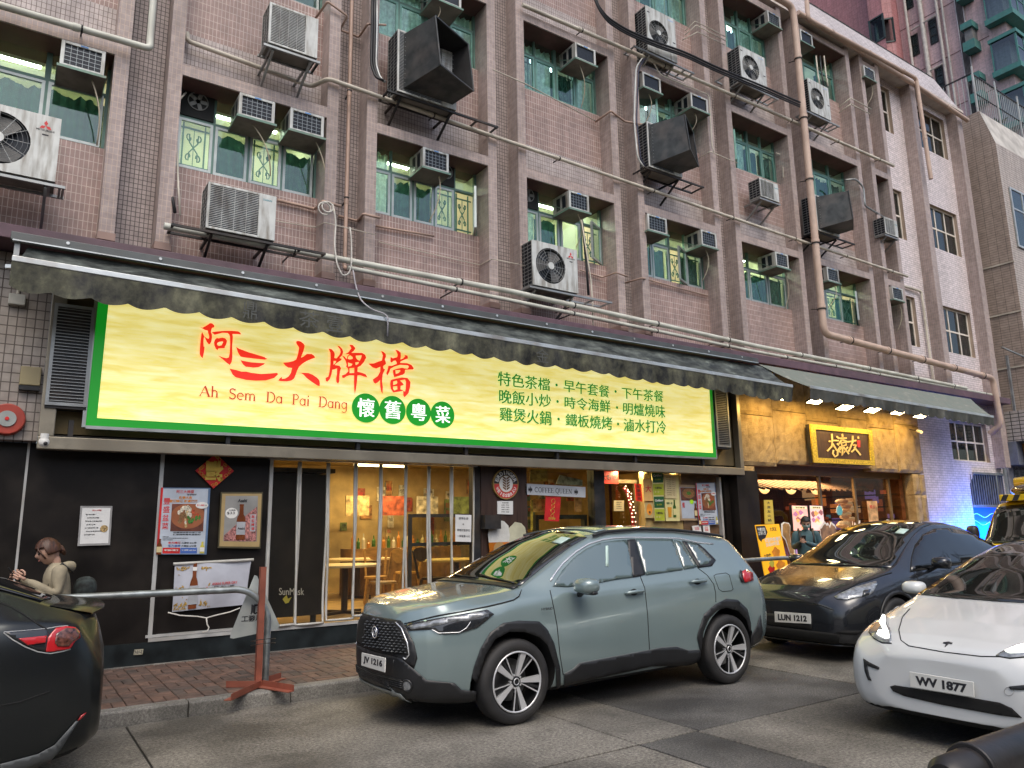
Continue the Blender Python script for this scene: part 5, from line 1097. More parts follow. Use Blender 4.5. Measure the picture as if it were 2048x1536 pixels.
def arctext(s, a0, a1, r, h, mat, flip):
    for k, ch in enumerate(s):
        a = a0+(a1-a0)*k/(len(s)-1); up = Vector((cos(a), sin(a)))*(1 if not flip else -1); rt = Vector((up.y, -up.x)); c = Vector((cc_.x, cc_.z))+Vector((cos(a), sin(a)))*r
        w = h*.42 if ch != 'I' else h*.14
        text(ch, 'letter', lambda u, v, d: (c.x+rt.x*u+up.x*v, 9.797-d, c.y+rt.y*u+up.y*v), mat, rs, (-w, -h/2, w, h/2 if ch != 'Ä' else h*.7), .03, .002)
arctext('ERDINGER', radians(160), radians(20), Rr_*.75, Rr_*.27, M_wht, False); arctext('WEISSBRÄU', radians(204), radians(336), Rr_*.75, Rr_*.22, M_wht, True)
m = MB()
for k in range(5):
    z = cc_.z-Rr_*.38+k*Rr_*.17
    for s in (-1, 1): m.prism([(cc_.x+s*.006, z-.01), (cc_.x+s*Rr_*.27, z+Rr_*.12), (cc_.x+s*Rr_*.27, z+Rr_*.22), (cc_.x+s*.006, z+Rr_*.10)], frontY(9.795), 0, .003)
m.build('wheat_ear', pm('brown_print', (.16,.08,.03), .5), rs)
o, fn = board('paper_notice', 'small white notice pinned on the wooden pier below the round sign', (995, 1002), (1026, 1002), (1026, 1029), (995, 1028), 9.82, M_paper, 'notice')
for k, s in enumerate(('營業時間', '星期一至五', '07:00 - 22:00', '星期六及假日', '07:00 - 23:00')): text(s, 'lettering', fn, M_ink, o, (.3 if k == 0 else .25, .82-.17*k, .7 if k == 0 else .75, .9-.17*k), 0)
bc = B(at(975, 1062, Y=9.78).x-.1, 9.68, at(975, 1058, Y=9.78).z, at(995, 1040, Y=9.78).x, 9.82, at(985, 1030, Y=9.78).z); o = bc.build('meter_box', M_blk); tag(o, 'small black box mounted on the wooden pier above the painted beer glasses', 'box')
# cut-out beer glasses
for lab, x0_, x1_, dark, top_ in (('white headed wheat beer glass cut-out, left of the pair under the round sign', 977, 1018, 0, 1040), ('creamy headed dark beer glass cut-out, right of the pair under the round sign', 1017, 1052, 1, 1044)):
    o = thing('beer_cutout', lab, 'cut-out', tuple(at((x0_+x1_)/2, 1130, Y=9.8)), 'beer glass cut-outs on the pier')
    p0, p1 = at(x0_, 1085, Y=9.8), at(x1_, 1085, Y=9.8); W_ = p1.x-p0.x; zc = p0.z; zt2 = at(x0_, top_, Y=9.8).z; zb2 = zc-.42; xm = (p0.x+p1.x)/2
    head = [(p0.x, zc), (p0.x-.01, zc+.12), (p0.x+.03*W_, zt2-.1), (xm-.1*W_, zt2), (xm+.25*W_, zt2-.02), (p1.x-.03*W_, zt2-.09), (p1.x+.01, zc+.1), (p1.x, zc)]
    shape2d('foam_head', [head], frontY(9.80 if not dark else 9.81), pm('foam_%d' % dark, (.62,.63,.60) if not dark else (.52,.52,.38), .6, var=.1, bump=.4), o, .01)
    shape2d('glass', [[(p0.x, zc-.002), (p1.x, zc-.002), (p1.x-.13*W_, zb2), (p0.x+.13*W_, zb2)]], frontY(9.80 if not dark else 9.81), pm('beer_%d' % dark, (.55,.17,.015) if not dark else (.03,.015,.01), .3, var=.25, sx=(1,1,.3)), o, .01)
    MB().cyl((xm, 9.79, zc-.1), (xm, 9.786, zc-.1), W_*.28, 24).build('crest', pm('crest_%d' % dark, (.42,.26,.10), .5), o); text('ERDINGER', 'lettering', frontY(9.785), M_ink, o, (p0.x+.14*W_, zc-.30, p1.x-.14*W_, zc-.25), .02)
# window with the COFFEE QUEEN banner
G_shop = glass('shop_glass', (.85,.85,.75), 1.5, .01)
xw0, xw1 = px2x(1052, 1000), px2x(1183, 1000)
B(xw0, YF-.02, 1.0, xw1, YF-.01, 2.62).build('shop_window', G_shop, sf); B(xw0, YF-.05, .13, xw1, YF+.1, .99).build('stall_riser', M_step, sf)
B(xw0, YF-.05, 2.58, 12.2, YF+.1, 2.66).build('head_rail', M_blk, sf)
xd0, xd1 = px2x(1183, 1000), px2x(1204, 1000); B(xd0, YF-.08, .13, xd1, YF+.1, 2.62).build('black_post', M_blk, sf)
o, fn = board('banner', 'grey COFFEE QUEEN banner with a fleur-de-lis at each end in the window', (1051, 967), (1171, 974), (1171, 995), (1051, 989), 9.84, pm('grey_banner', (.50,.53,.57), .6, var=.06), 'banner')
serif('COFFEE QUEEN', 'lettering', fn, M_ink, o, (.145, .27, .765, .72), space=.35)
for u0 in (.075, .835):
    for dx, w_, h_, z_ in ((0, .018, .62, .2), (-.022, .016, .38, .3), (.022, .016, .38, .3)): MB().prism([(u0+dx-w_*.2, z_), (u0+dx+w_*.2, z_), (u0+dx+w_*.7, z_+h_*.5), (u0+dx*1.0, z_+h_), (u0+dx-w_*.7, z_+h_*.5)], fn, .001+abs(dx)*.02, .003+abs(dx)*.02).build('fleur_de_lis', M_ink, o)
    MB().prism([(u0-.03, .38), (u0+.03, .38), (u0+.03, .45), (u0-.03, .45)], fn, .004, .005).build('fleur_de_lis', M_ink, o)
M_ora = pm('orange_print', (.85,.30,.03), .6, var=.2); M_gold = pm('gold_print', (.60,.40,.06), .45, var=.15, metal=.2); M_hred = pm('festive_red', (.55,.015,.015), .6, var=.15)
o, fn = board('festive_hanging', 'red and gold New Year wall hanging below the grey banner', (1092, 992), (1122, 994), (1118, 1043), (1089, 1041), 9.86, M_hred, 'decoration')
for k in range(4): MB().torus(fn(.5, .2+.2*k, .004), (0, 1, 0), .03+.008*(k % 2), .004, 14, 4).build('gold_motif', M_gold, o)
text('吉祥', 'lettering', fn, M_gold, o, (.25, .05, .75, .15), .02)
inside = [((1060,940),(1095,938),(1095,962),(1060,964),(.75,.52,.15)), ((1066,998),(1090,998),(1090,1024),(1066,1024),(.80,.42,.15)), ((1134,995),(1148,995),(1148,1002),(1134,1002),(.8,.12,.02)), ((1120,950),(1165,960),(1165,972),(1112,968),(.6,.72,.78)), ((1062,1000),(1066,1000),(1066,1060),(1062,1060),(.7,.5,.1)), ((1150,997),(1163,997),(1163,1024),(1150,1024),(.75,.35,.15))]
for k, (a, b, c, d, col) in enumerate(inside): board('window_display', '', a, b, c, d, 10.05, pm('display_%d' % k, col, .6, var=.4, scale=12), parent=sf)
m = MB(); a = at(1068, 1030, Y=10.05); b = at(1165, 1034, Y=10.05)
m.box(a.x, 10.0, 1.0, a.x+.06, 10.1, a.z); m.box(b.x, 10.0, 1.0, b.x+.06, 10.1, a.z); m.box(a.x+.06, 10.0, a.z-.07, b.x, 10.1, a.z); m.build('display_frame', M_blk, sf)
# entrance recess with door and red couplets
Yd = 10.15
xe0, xe1 = px2x(1204, 1000), px2x(1290, 1000)
B(px2x(1204, 960, Yd), Yd, .3, px2x(1268, 960, Yd), Yd+.02, at(1230, 966, Y=Yd).z).build('door_glass', glass('door_glass', (.55,.5,.35), 1.5, .02), sf)
m = MB(); za, zb3 = .3, at(1230, 966, Y=Yd).z; xq0, xq1 = px2x(1204, 966, Yd), px2x(1272, 966, Yd); m.box(xq0, Yd-.03, zb3, xq1, Yd+.03, zb3+.06); m.box(xq1-.06, Yd-.03, za, xq1, Yd+.03, zb3); m.build('door_frame', pm('bronze_frame', (.25,.19,.11), .4, .4), sf)
E_red = pm('couplet_red', (.80,.03,.015), .6, var=.08)
o, fn = board('red_couplet', 'wide bright red paper with three black characters over the entrance door', (1200, 940), (1236, 943), (1237, 968), (1200, 967), 10.0, E_red, 'couplet'); text('大春新', 'lettering', fn, M_ink, o, (.05, .25, .95, .72), .01)
o, fn = board('red_couplet', 'narrow vertical red paper with black characters right of the entrance door', (1270, 967), (1282, 968), (1285, 1003), (1273, 1002), 9.88, E_red, 'couplet')
for k, ch in enumerate('如意吉祥'): text(ch, 'lettering', fn, M_ink, o, (.25, .76-.23*k, .78, .92-.23*k), .01)
o, fn = board('paper_notice', 'cream notice taped on the entrance door', (1228, 1001), (1248, 1001), (1248, 1022), (1228, 1022), Yd-.03, M_cream, 'notice')
for k, s in enumerate(('營業時間', '星期一', '至星期日', '10:00')): text(s, 'lettering', fn, M_ink, o, (.25, .78-.2*k, .75, .88-.2*k), 0)
gl_ = thing('tinsel_garland', 'red tinsel garland with sparkles hanging down the entrance door', 'garland', tuple(at(1252, 975, Y=10.05)))
P0 = [at(x, y, Y=10.08) for x, y in ((1248,975),(1256,990),(1260,1010),(1264,1030),(1267,1060))]; MB().tube(P0, .03, 8).build('tinsel', pm('red_tinsel', (.30,.015,.01), .35, .3, var=.6, scale=60, bump=1), gl_)
for k in range(26):
    t = k/26*3.99; i = int(t); p = P0[i].lerp(P0[i+1], t-i)+Vector((.05*sin(k*2.4), -.045, .02*cos(k*3))); MB().ball(p, .012, seg=6, rings=4).build('sparkle', emis('fairy_light', (1, .6, .35), 3), gl_)
for k, (x, y) in enumerate(((1238, 939), (1280, 940), (1341, 942))):
    c = at(x, y, Y=9.95); 
    o = thing('ceiling_spotlight', ['left round ceiling downlight over the entrance', 'middle round ceiling downlight over the entrance', 'right round ceiling downlight over the green posters'][k], 'lamp', (c.x, 9.95, c.z), 'downlights over the entrance')
    MB().cyl((c.x, 9.95, c.z), (c.x, 9.95, c.z+.02), .075, 20).build('lens', emis('spot_lens', (1, .85, .55), 14), o); MB().torus((c.x, 9.95, c.z+.01), (0,0,1), .085, .012, 20, 6).build('ring', M_bar, o)
    arealight('spot_light', (c.x, 9.93, c.z-.03), .12, .12, 9, (1, .78, .42))
# poster wall right of the door
xq = px2x(1288, 1000)
B(xq, YF-.02, .13, px2x(1362, 1000), YF+.1, 2.56).build('papered_glass', pm('tan_glass_back', (.36,.26,.10), .6, var=.2), sf)
B(px2x(1362, 1000), YF-.04, .13, px2x(1448, 1000), YF+.1, 2.62).build('wood_panel', pm('brown_board', (.13,.075,.04), .5, var=.3, sx=(1,1,5), scale=3), sf)
x = px2x(1441, 1000, 9.8); B(x-.02, 9.78, .13, x+.03, 9.86, 2.5).build('trim', M_trim, sf)
B(px2x(1448, 1000), 9.55, .13, 12.22, YF+.1, 2.62).build('black_post', M_bpan, sf)
M_cg = pm('dark_bottle_green', (.015,.10,.03), .5, var=.1); M_lg = pm('lime_print', (.40,.45,.03), .5, var=.1); M_pal = pm('pale_yellow_paper', (.68,.62,.28), .6, var=.1)
o, fn = board('beer_price_strip', 'tall strip of dark and lime green beer price panels right of the entrance', (1303, 942), (1326, 941), (1330, 1042), (1310, 1042), 9.80, M_pal, 'poster')
for k in range(4):
    q = MB().prism([(.03, .76-.25*k), (.97, .76-.25*k), (.97, .985-.25*k), (.03, .985-.25*k)], fn, .001, .004).build('panel', M_cg if k % 2 == 0 else M_lg, o)
    if k % 2 == 0: text('Carlsberg', 'lettering', fn, M_wht, q, (.12, .87-.25*k, .88, .93-.25*k), .02, .006, shear=.3); text('嘉士伯啤酒', 'lettering', fn, M_lg, q, (.25, .81-.25*k, .75, .84-.25*k), 0, .006)
    else: text('大樽特價', 'lettering', fn, M_ink, q, (.15, .88-.25*k, .8, .93-.25*k), .01, .006); text('買一送一', 'lettering', fn, M_pal, q, (.15, .81-.25*k, .65, .85-.25*k), .01, .006)
M_bot = pm('bottle_green', (.04,.11,.02), .25); M_amb = pm('amber_beer', (.62,.28,.02), .3); M_brn = pm('brown_bottle', (.16,.045,.015), .25, var=.3, sx=(1,1,.3))
def bottle(par, fn, u, v, w, h, mat, lab=None, d=.004):
    pts = [(-.5,0),(.5,0),(.5,.55),(.42,.64),(.24,.72),(.2,.95),(.24,.96),(.24,1),(-.24,1),(-.24,.96),(-.2,.95),(-.24,.72),(-.42,.64),(-.5,.55)]
    b = MB().prism([(u+x*w, v+y*h) for x, y in pts], fn, d, d+.006).build('bottle_print', mat, par)
    if lab: MB().prism([(u-.5*w, v+.14*h), (u+.5*w, v+.14*h), (u+.5*w, v+.5*h), (u-.5*w, v+.5*h)], fn, d+.006, d+.008).build('bottle_label', lab, b)
    return b
o, fn = board('beer_poster', 'yellow beer poster with a green bottle and a full glass', (1328, 950), (1357, 952), (1360, 1042), (1332, 1042), 9.81, M_pal, 'poster'); bottle(o, fn, .62, .08, .2, .38, M_bot, M_pal)
MB().prism([(.18, .08), (.38, .08), (.42, .30), (.14, .30)], fn, .004, .008).build('glass_print', M_amb, o); text('暢飲一夏', 'lettering', fn, M_cg, o, (.1, .36, .5, .41), .01)
o, fn = board('menu_sheet', 'tan handwritten menu sheet above the green bottle poster', (1328, 949), (1351, 951), (1354, 997), (1331, 996), 9.79, M_cream, 'notice')
for k in range(9): text(['例湯','炒飯','河粉','排骨','叉燒','油雞'][k % 6]+' '+str(38+k*4), 'lettering', fn, pm('brown_ink', (.2,.12,.04), .6), o, (.15, .86-.092*k, .85, .90-.092*k), 0)
o, fn = board('logo_poster', 'orange tinted poster with one big red brush character', (1286, 958), (1304, 958), (1306, 1002), (1288, 1002), 9.82, pm('orange_paper', (.75,.45,.15), .6, var=.1), 'poster'); text('大', 'lettering', fn, M_red, o, (.2, .4, .85, .72), .02)
o, fn = board('ornament_sheet', 'tan sheet with an orange oval fish ornament', (1289, 1005), (1307, 1005), (1309, 1036), (1290, 1036), 9.82, pm('tan_paper', (.50,.38,.16), .6, var=.1), 'poster')
shape2d('oval', [[(.5+.3*cos(t), .55+.38*sin(t)) for t in [2*pi*k/24 for k in range(24)]]], fn, M_ora, o, .003); text('福', 'lettering', fn, M_ink, o, (.4, .3, .6, .45), .01, .006)
def pots(o, fn, u0, v0, u1, v1):
    R = random.Random(5); MB().prism([(u0, v0), (u1, v0), (u1, v1), (u0, v1)], fn, .001, .003).build('food_photo', pm('photo_ground', (.16,.05,.03), .5, var=.4), o)
    cu_, cv, ru, rv = (u0+u1)/2, (v0+v1)/2+.02, (u1-u0)*.52, (v1-v0)*.46
    MB().prism([(min(max(cu_+ru*cos(t), u0), u1), cv+rv*sin(t)) for t in [2*pi*k/28 for k in range(28)]], fn, .0035, .0045).build('bowl', pm('bowl_print', (.30,.10,.04), .5), o)
    cl = {'g': (.05,.18,.03), 'w': (.65,.60,.48), 'b': (.22,.12,.05), 'r': (.45,.08,.03), 'y': (.55,.40,.18)}
    for k in range(46):
        a = R.uniform(0, 2*pi); q = R.uniform(.1, .85); x, y = cu_+ru*.86*q*cos(a), cv+rv*.86*q*sin(a); s = R.uniform(.035, .06)
        ty = 'g' if (x > cu_-.02 and y < cv) else 'b' if x < cu_-.05 and y < cv+.05 else 'r' if x > cu_+.1 else 'w' if R.random() < .7 else 'y'
        n_ = 9; rr_ = [s*(1 if ty == 'w' else R.uniform(.6, 1.2)) for _ in range(n_)]
        MB().prism([(min(max(x+rr_[i]*cos(2*pi*i/n_)*(v1-v0)/(u1-u0)*1.0, u0), u1), y+rr_[i]*.72*sin(2*pi*i/n_)) for i in range(n_)], fn, .005+.0001*k, .0055+.0001*k).build('ingredient', pm('food_'+ty, cl[ty], .4, var=.4, scale=60), o)
def feast_poster(label, tl, tr_, br, bl, Y, detail=True):
    o, fn = board('feast_poster', label, tl, tr_, br, bl, Y, pm('poster_edge', (.10,.17,.30), .5), 'poster')
    MB().prism([(.0, .0), (.045, .0), (.045, 1), (.0, 1)], fn, .0, .001).build('red_edge', M_hred, o)
    MB().prism([(.045, .01), (.955, .01), (.955, .985), (.045, .985)], fn, .0, .0015).build('paper', pm('bluish_paper', (.46,.52,.60), .5, var=.08), o)
    F = lambda u, v, d: fn(u, v, d+.002)
    text('阿三大牌檔', 'lettering', F, M_red, o, (.31, .915, .66, .965), .01); text('懷舊粵菜', 'lettering', F, M_ink, o, (.52, .885, .72, .908), .03)
    M_or2 = pm('orange_lettering', (.62,.22,.02), .5)
    text('新春大吉', 'lettering', F, M_or2, o, (.37, .83, .63, .872), .03); text('盆滿缽滿 財運滾滾', 'lettering', F, M_or2, o, (.18, .775, .75, .82), .03)
    for k, ch in enumerate('豐盛盆菜'): text(ch, 'lettering', F, M_red, o, (.07, .745-.125*k, .20, .845-.125*k), .01)
    pots(o, F, .24, .345, .90, .755)
    shape2d('price_bubble', [[(.84+.13*cos(t), .735+.05*sin(t)) for t in [2*pi*k/24 for k in range(24)]]], lambda u, v, d: fn(u, v, d+.012), M_wht, o, .002); text('$1,488', 'lettering', lambda u, v, d: fn(u, v, d+.014), M_red, o, (.74, .72, .89, .75), .01); text('位', 'lettering', lambda u, v, d: fn(u, v, d+.014), M_ink, o, (.905, .725, .94, .745), .01)
    text('供應期由即日至二月', 'lettering', F, M_ink, o, (.30, .315, .85, .337), .02); text('訂座請致電本店查詢', 'lettering', F, M_ink, o, (.30, .285, .85, .307), .02)
    text('供應日期', 'lettering', F, M_ink, o, (.10, .255, .22, .268), .01); text('2024年1月29日至2024年2月29日', 'lettering', F, M_ink, o, (.10, .235, .6, .248), .01); text('※圖片只供參考', 'lettering', F, M_ink, o, (.10, .21, .3, .223), .01)
    text('生力啤酒', 'lettering', F, M_hred, o, (.22, .155, .46, .19), .02); text('大樽裝 $30/樽', 'lettering', F, M_ink, o, (.48, .158, .78, .185), .01)
    text('生力清啤', 'lettering', F, pm('blue_print', (.05,.12,.40), .5), o, (.22, .11, .46, .145), .02); text('大樽裝 $30/樽', 'lettering', F, M_ink, o, (.48, .113, .78, .14), .01)
    MB().prism([(.12, .015), (.46, .015), (.46, .1), (.12, .1)], fn, .002, .003).build('red_panel', M_hred, o); MB().prism([(.465, .015), (.80, .015), (.80, .1), (.465, .1)], fn, .002, .003).build('blue_panel', pm('blue_print', (.05,.12,.40), .5), o)
    F3 = lambda u, v, d: fn(u, v, d+.0035); text('幸福團圓飯', 'lettering', F3, M_wht, o, (.15, .05, .43, .078), .02); text('生力清啤 Light Beer', 'lettering', F3, M_wht, o, (.49, .05, .78, .078), .01)
    bottle(o, fn, .05, .0, .1, .23, M_brn, M_cream); bottle(o, fn, .9, .02, .09, .17, pm('lemon_glass', (.55,.5,.08), .4), M_wht)
    return o
feast_poster('large bluish poster of a bowl of food with four red characters, on the black wall', (322, 975), (421, 976), (413, 1109), (312, 1109), 9.82)
feast_poster('second feast poster, tilted and smaller, on the brown board at the right end', (1391, 966), (1430, 965), (1438, 1049), (1398, 1051), 9.80)
o, fn = board('framed_food_poster', 'pale wooden frame with a noodle bowl poster and a lime starburst', (1355, 969), (1393, 970), (1398, 1041), (1361, 1041), 9.83, pm('pale_wood_frame', (.42,.30,.18), .5, var=.1), 'poster')
MB().prism([(.1, .06), (.95, .06), (.95, .93), (.1, .93)], fn, 0, .002).build('paper', pm('bluish_paper', (.46,.52,.60), .5), o); MB().prism([(.12, .55), (.95, .55), (.95, .92), (.12, .92)], fn, .002, .003).build('dark_ground', pm('photo_ground', (.16,.05,.03), .5), o)
for r0, c_, d_ in ((.38, (.10,.07,.05), .004), (.33, (.30,.14,.05), .005), (.12, (.08,.20,.03), .006)): shape2d('noodle_bowl', [[(.54+r0*cos(t), .76+r0*.42*sin(t)) for t in [2*pi*k/26 for k in range(26)]]], lambda u, v, d: fn(u, v, d+d_), pm('bowl_%d' % int(r0*100), c_, .5, var=.3, scale=40), o, .001)
shape2d('starburst', [[(.66+(.13 if k % 2 else .085)*cos(2*pi*k/18), .52+(.075 if k % 2 else .05)*sin(2*pi*k/18)) for k in range(18)]], lambda u, v, d: fn(u, v, d+.007), pm('lime_burst', (.42,.80,.02), .5), o, .001); bottle(o, fn, .84, .08, .16, .4, M_brn, M_cream, .006)
text('懷舊美食', 'lettering', lambda u, v, d: fn(u, v, d+.004), M_red, o, (.16, .35, .28, .5), .01)
for lab, a, b, c, d in (('small white leaflet at the foot of the brown board', (1384, 1052), (1401, 1050), (1404, 1066), (1388, 1068)), ('small tan leaflet with a brown emblem beside the white leaflet', (1406, 1050), (1419, 1050), (1421, 1072), (1408, 1072))):
    o, fn = board('leaflet', lab, a, b, c, d, 9.81, M_paper if 'white' in lab else M_cream, 'leaflet'); text('訂位\n熱線', 'lettering', fn, M_red if 'white' in lab else M_ink, o, (.25, .45, .75, .85), 0)
# posters on the black wall, left of the doorway
fu = thing('fu_diamond', 'red diamond New Year paper with a gold character turned upside down', 'decoration', tuple(at(427, 976, Y=9.83)))
D4 = [at(432, 907, Y=9.83), at(468, 942, Y=9.83), at(427, 977, Y=9.83), at(391, 941, Y=9.83)]; fn = quadfn(D4[0], D4[1], D4[2], D4[3], (0, -1, 0))
MB().prism([(0, 0), (1, 0), (1, 1), (0, 1)], fn, -.006, 0).build('sheet', M_hred, fu); m = MB(); 
cF = at(429, 943, Y=9.825)
text('福', 'gold_character', lambda u, v, d: (cF.x-u, 9.822-d, cF.z-v), M_gold, fu, (-.105, -.13, .105, .12), .05)
R = random.Random(8)
for k in range(26):
    e = k % 4; t = R.uniform(.08, .92); u, v = ((t, .93), (.93, t), (t, .07), (.07, t))[e]; p = Vector(fn(u, v, .002)); MB().torus(p, (0, 1, 0), R.uniform(.010, .02), .003, 8, 4, 0, 2*pi).build('gold_motif', M_gold, fu)
o, fn = board('beer_poster', 'tan framed Asahi beer poster with a price bubble of 33 dollars', (442, 984), (526, 984), (521, 1097), (436, 1096), 9.80, pm('dark_olive_edge', (.07,.06,.03), .5), 'poster', .025)
MB().prism([(.03, .03), (.97, .03), (.97, .97), (.03, .97)], fn, 0, .003).build('mount', pm('tan_mount', (.40,.29,.13), .5, var=.06), o); MB().prism([(.11, .12), (.90, .12), (.88, .93), (.11, .93)], fn, .003, .004).build('silver_ground', pm('silver_print', (.28,.28,.27), .4, var=.35, scale=1.5), o)
F4 = lambda u, v, d: fn(u, v, d+.005); MB().prism([(.12, .125), (.88, .125), (.87, .74), (.60, .57), (.12, .22)], fn, .0042, .005).build('patterned_ground', pm('red_cloth_print', (.33,.14,.13), .5, var=.8, scale=45), o)
text('Asahi', 'lettering', F4, M_ink, o, (.40, .815, .62, .875), .03, shear=.15); bottle(o, fn, .50, .15, .21, .63, M_brn, pm('silver_label', (.40,.42,.45), .4), .006); text('Asahi', 'lettering', lambda u, v, d: fn(u, v, d+.015), M_ink, o, (.42, .33, .59, .37), .02)
shape2d('price_bubble', [[(.27+.145*cos(t), .62+.095*sin(t)) for t in [2*pi*k/28 for k in range(28)]]], F4, M_wht, o, .002); text('大樽裝', 'lettering', lambda u, v, d: fn(u, v, d+.008), M_ink, o, (.2, .665, .36, .685), .01); text('$33', 'lettering', lambda u, v, d: fn(u, v, d+.008), M_ink, o, (.16, .595, .34, .645), .0)
MB().prism([(.72, .3), (.85, .3), (.85, .6), (.72, .6)], fn, .005, .006).build('red_tag', pm('silver_label', (.40,.42,.45), .4), o)
for k, ch in enumerate('超爽啤酒'): text(ch, 'lettering', lambda u, v, d: fn(u, v, d+.0065), M_red, o, (.745, .53-.07*k, .825, .585-.07*k), .01)
# beer banner strung on the wall
bn = thing('beer_banner', 'sagging white ASAHI SUPER DRY banner with a brown bottle, tied low on the wall', 'banner', tuple(at(345, 1224, Y=9.8)))
fn0 = Q((350, 1128), (502, 1122), (491, 1209), (344, 1224), 9.80); sag = lambda u, v: .03*sin(pi*u)*sin(pi*v)+.012*sin(u*9+v*4)
fn = lambda u, v, d: Vector(fn0(u, v, 0))+Vector((0, -d-sag(u, v), 0))
m = MB(); n = 16
for j in range(n+1):
    for i in range(n+1): m.v.append(tuple(fn(i/n, j/n, 0)))
for j in range(n):
    for i in range(n): q = j*(n+1)+i; m.f.append((q, q+1, q+n+2, q+n+1)); m.m.append(0)
m.build('sheet', pm('banner_vinyl', (.44,.46,.52), .45, var=.12, scale=3), bn, smooth=True, fixn=False)
MB().tube([fn(-.02, 1, .0), fn(1.03, 1.03, .0)], .018, 8).build('pole', M_edge, bn)
bb = MB(); w_, h_ = .11, .97; pts = [(-.5,0),(.5,0),(.5,.48),(.40,.60),(.22,.70),(.2,1),(-.2,1),(-.22,.70),(-.40,.60),(-.5,.48)]
bb.prism([(.255+x*w_, .03+y*h_) for x, y in pts], fn, .006, .012); bb.build('bottle_print', M_brn, bn)
MB().prism([(.195, .12), (.315, .12), (.315, .36), (.195, .36)], fn, .013, .015).build('bottle_label', pm('silver_label', (.40,.42,.45), .4), bn); MB().prism([(.195, .39), (.315, .39), (.315, .52), (.195, .52)], fn, .013, .015).build('bottle_label', pm('silver_label', (.40,.42,.45), .4), bn); MB().prism([(.228, .84), (.282, .84), (.282, .92), (.228, .92)], fn, .013, .015).build('neck_label', M_wht, bn)
R = random.Random(12); M_spl = pm('golden_splash', (.42,.27,.06), .4, var=.5, scale=50)
for k in range(60):
    a = R.random(); u = .02+.5*R.random()**1.3; v = (.92-.3*abs(u-.25)*2*R.random() if R.random() < .4 else .04+.12*R.random()) if R.random() < .8 else R.uniform(.1, .9)
    s = R.uniform(.01, .035); q = R.uniform(0, pi)
    if .18 < u < .33: u += .17 if R.random() < .5 else -.13
    MB().prism([(u+s*cos(q), v+s*1.6*sin(q)), (u+.4*s*cos(q+2), v+.6*s*sin(q+2)), (u-s*.8*cos(q), v-s*1.6*sin(q)), (u+.5*s*cos(q+4.5), v+.7*s*sin(q+4.5))], fn, .0045, .006).build('splash', M_spl, bn)
text('ASAHI SUPER DRY', 'lettering', lambda u, v, d: fn(u, v, d+.006), M_red, bn, (.49, .50, .84, .56), .005); text('鮮烈．辛口．一刻爽', 'lettering', lambda u, v, d: fn(u, v, d+.006), M_ink, bn, (.52, .44, .80, .48), .02)
shape2d('red_roof_mark', [[(.39, .40), (.43, .48), (.47, .40), (.455, .38), (.43, .44), (.405, .38)]], lambda u, v, d: fn(u, v, d+.006), M_red, bn, .002)
st = thing('string', 'white string knotted and dangling under the beer banner', 'string', tuple(at(418, 1250, Y=9.8)))
Pq = lambda *q: [tuple(at(x, y, Y=9.77)) for x, y in q]
MB().tube(Pq((336,1225),(360,1231),(395,1233),(412,1236),(430,1231),(460,1224),(480,1216)), .008, 6).build('strand', M_rope, st, smooth=True); MB().tube(Pq((413,1236),(414,1248),(418,1255),(415,1262),(404,1265)), .008, 6).build('strand', M_rope, st, smooth=True)
o, fn = board('paper_notice', 'white framed typed notice alone on the black wall behind the pedestrian', (161, 1012), (225, 1012), (220, 1090), (155, 1092), 9.81, pm('grey_frame', (.30,.30,.30), .5), 'notice')
MB().prism([(.06, .05), (.94, .05), (.94, .95), (.06, .95)], fn, 0, .002).build('paper', M_paper, o); F5 = lambda u, v, d: fn(u, v, d+.002)
text('阿三大牌檔', 'lettering', F5, M_red, o, (.38, .87, .66, .91), .01)
for k, s in enumerate(('敬啟者：', '本店現已恢復正常營業', '歡迎各位新舊顧客', '多謝支持', '訂座請致電', '地址及營業時間', '每日供應早午晚餐')): text(s, 'lettering', F5, M_ink, o, (.18+.04*(k % 2), .77-.085*k, .5+.1*(k % 3), .80-.085*k), 0)
MB().cyl(fn(.78, .42, .002), fn(.78, .42, .005), .04, 20).build('dish_photo', pm('dish_print', (.40,.28,.12), .5, var=.5, scale=60), o)
o, fn = board('stencil_plate', 'tiny stencilled plate low on the black wall beside the trim', (269, 1299), (287, 1298), (285, 1309), (267, 1310), 9.82, pm('stencil_plate', (.36,.34,.26), .6, var=.3, scale=40), 'plate', .004)
for k in range(2): text('1-3', 'lettering', fn, M_ink, o, (.1+.45*k, .2, .45+.45*k, .8), .02)
# fittings on the tiled pier at the left
def boxobj(name, label, cat, tl, br, Y, th, mat, bev=.01):
    a, b = at(*tl, Y=Y), at(*br, Y=Y); o = thing(name, label, cat, (a.x, Y, b.z)); B(a.x, Y, b.z, b.x, Y+th, a.z).build('case', mat, o, bevel=bev); return o, a, b
o, a, b = boxobj('junction_box', 'small square white junction box with a stub pipe under the awning end', 'junction box', (18, 585), (50, 611), 9.58, .08, pm('grey_plastic', (.42,.42,.38), .5)); MB().cyl(((a.x+b.x)/2, 9.62, a.z), ((a.x+b.x)/2, 9.62, a.z+.14), .015, 8).build('stub_pipe', M_pwhite, o)
o, a, b = boxobj('meter_box', 'yellowed rectangular meter box on the tiled pier', 'meter box', (42, 731), (80, 772), 9.56, .1, pm('yellowed_plastic', (.33,.28,.15), .5, dirt=(.15,.12,.08))); B(a.x, 9.57, b.z-.05, b.x, 9.65, b.z-.002).build('slot', M_blk, o)
c = at(14, 838, Y=9.6); o = thing('fire_bell', 'round red fire alarm bell cut by the left edge', 'alarm bell', (c.x, 9.6, c.z))
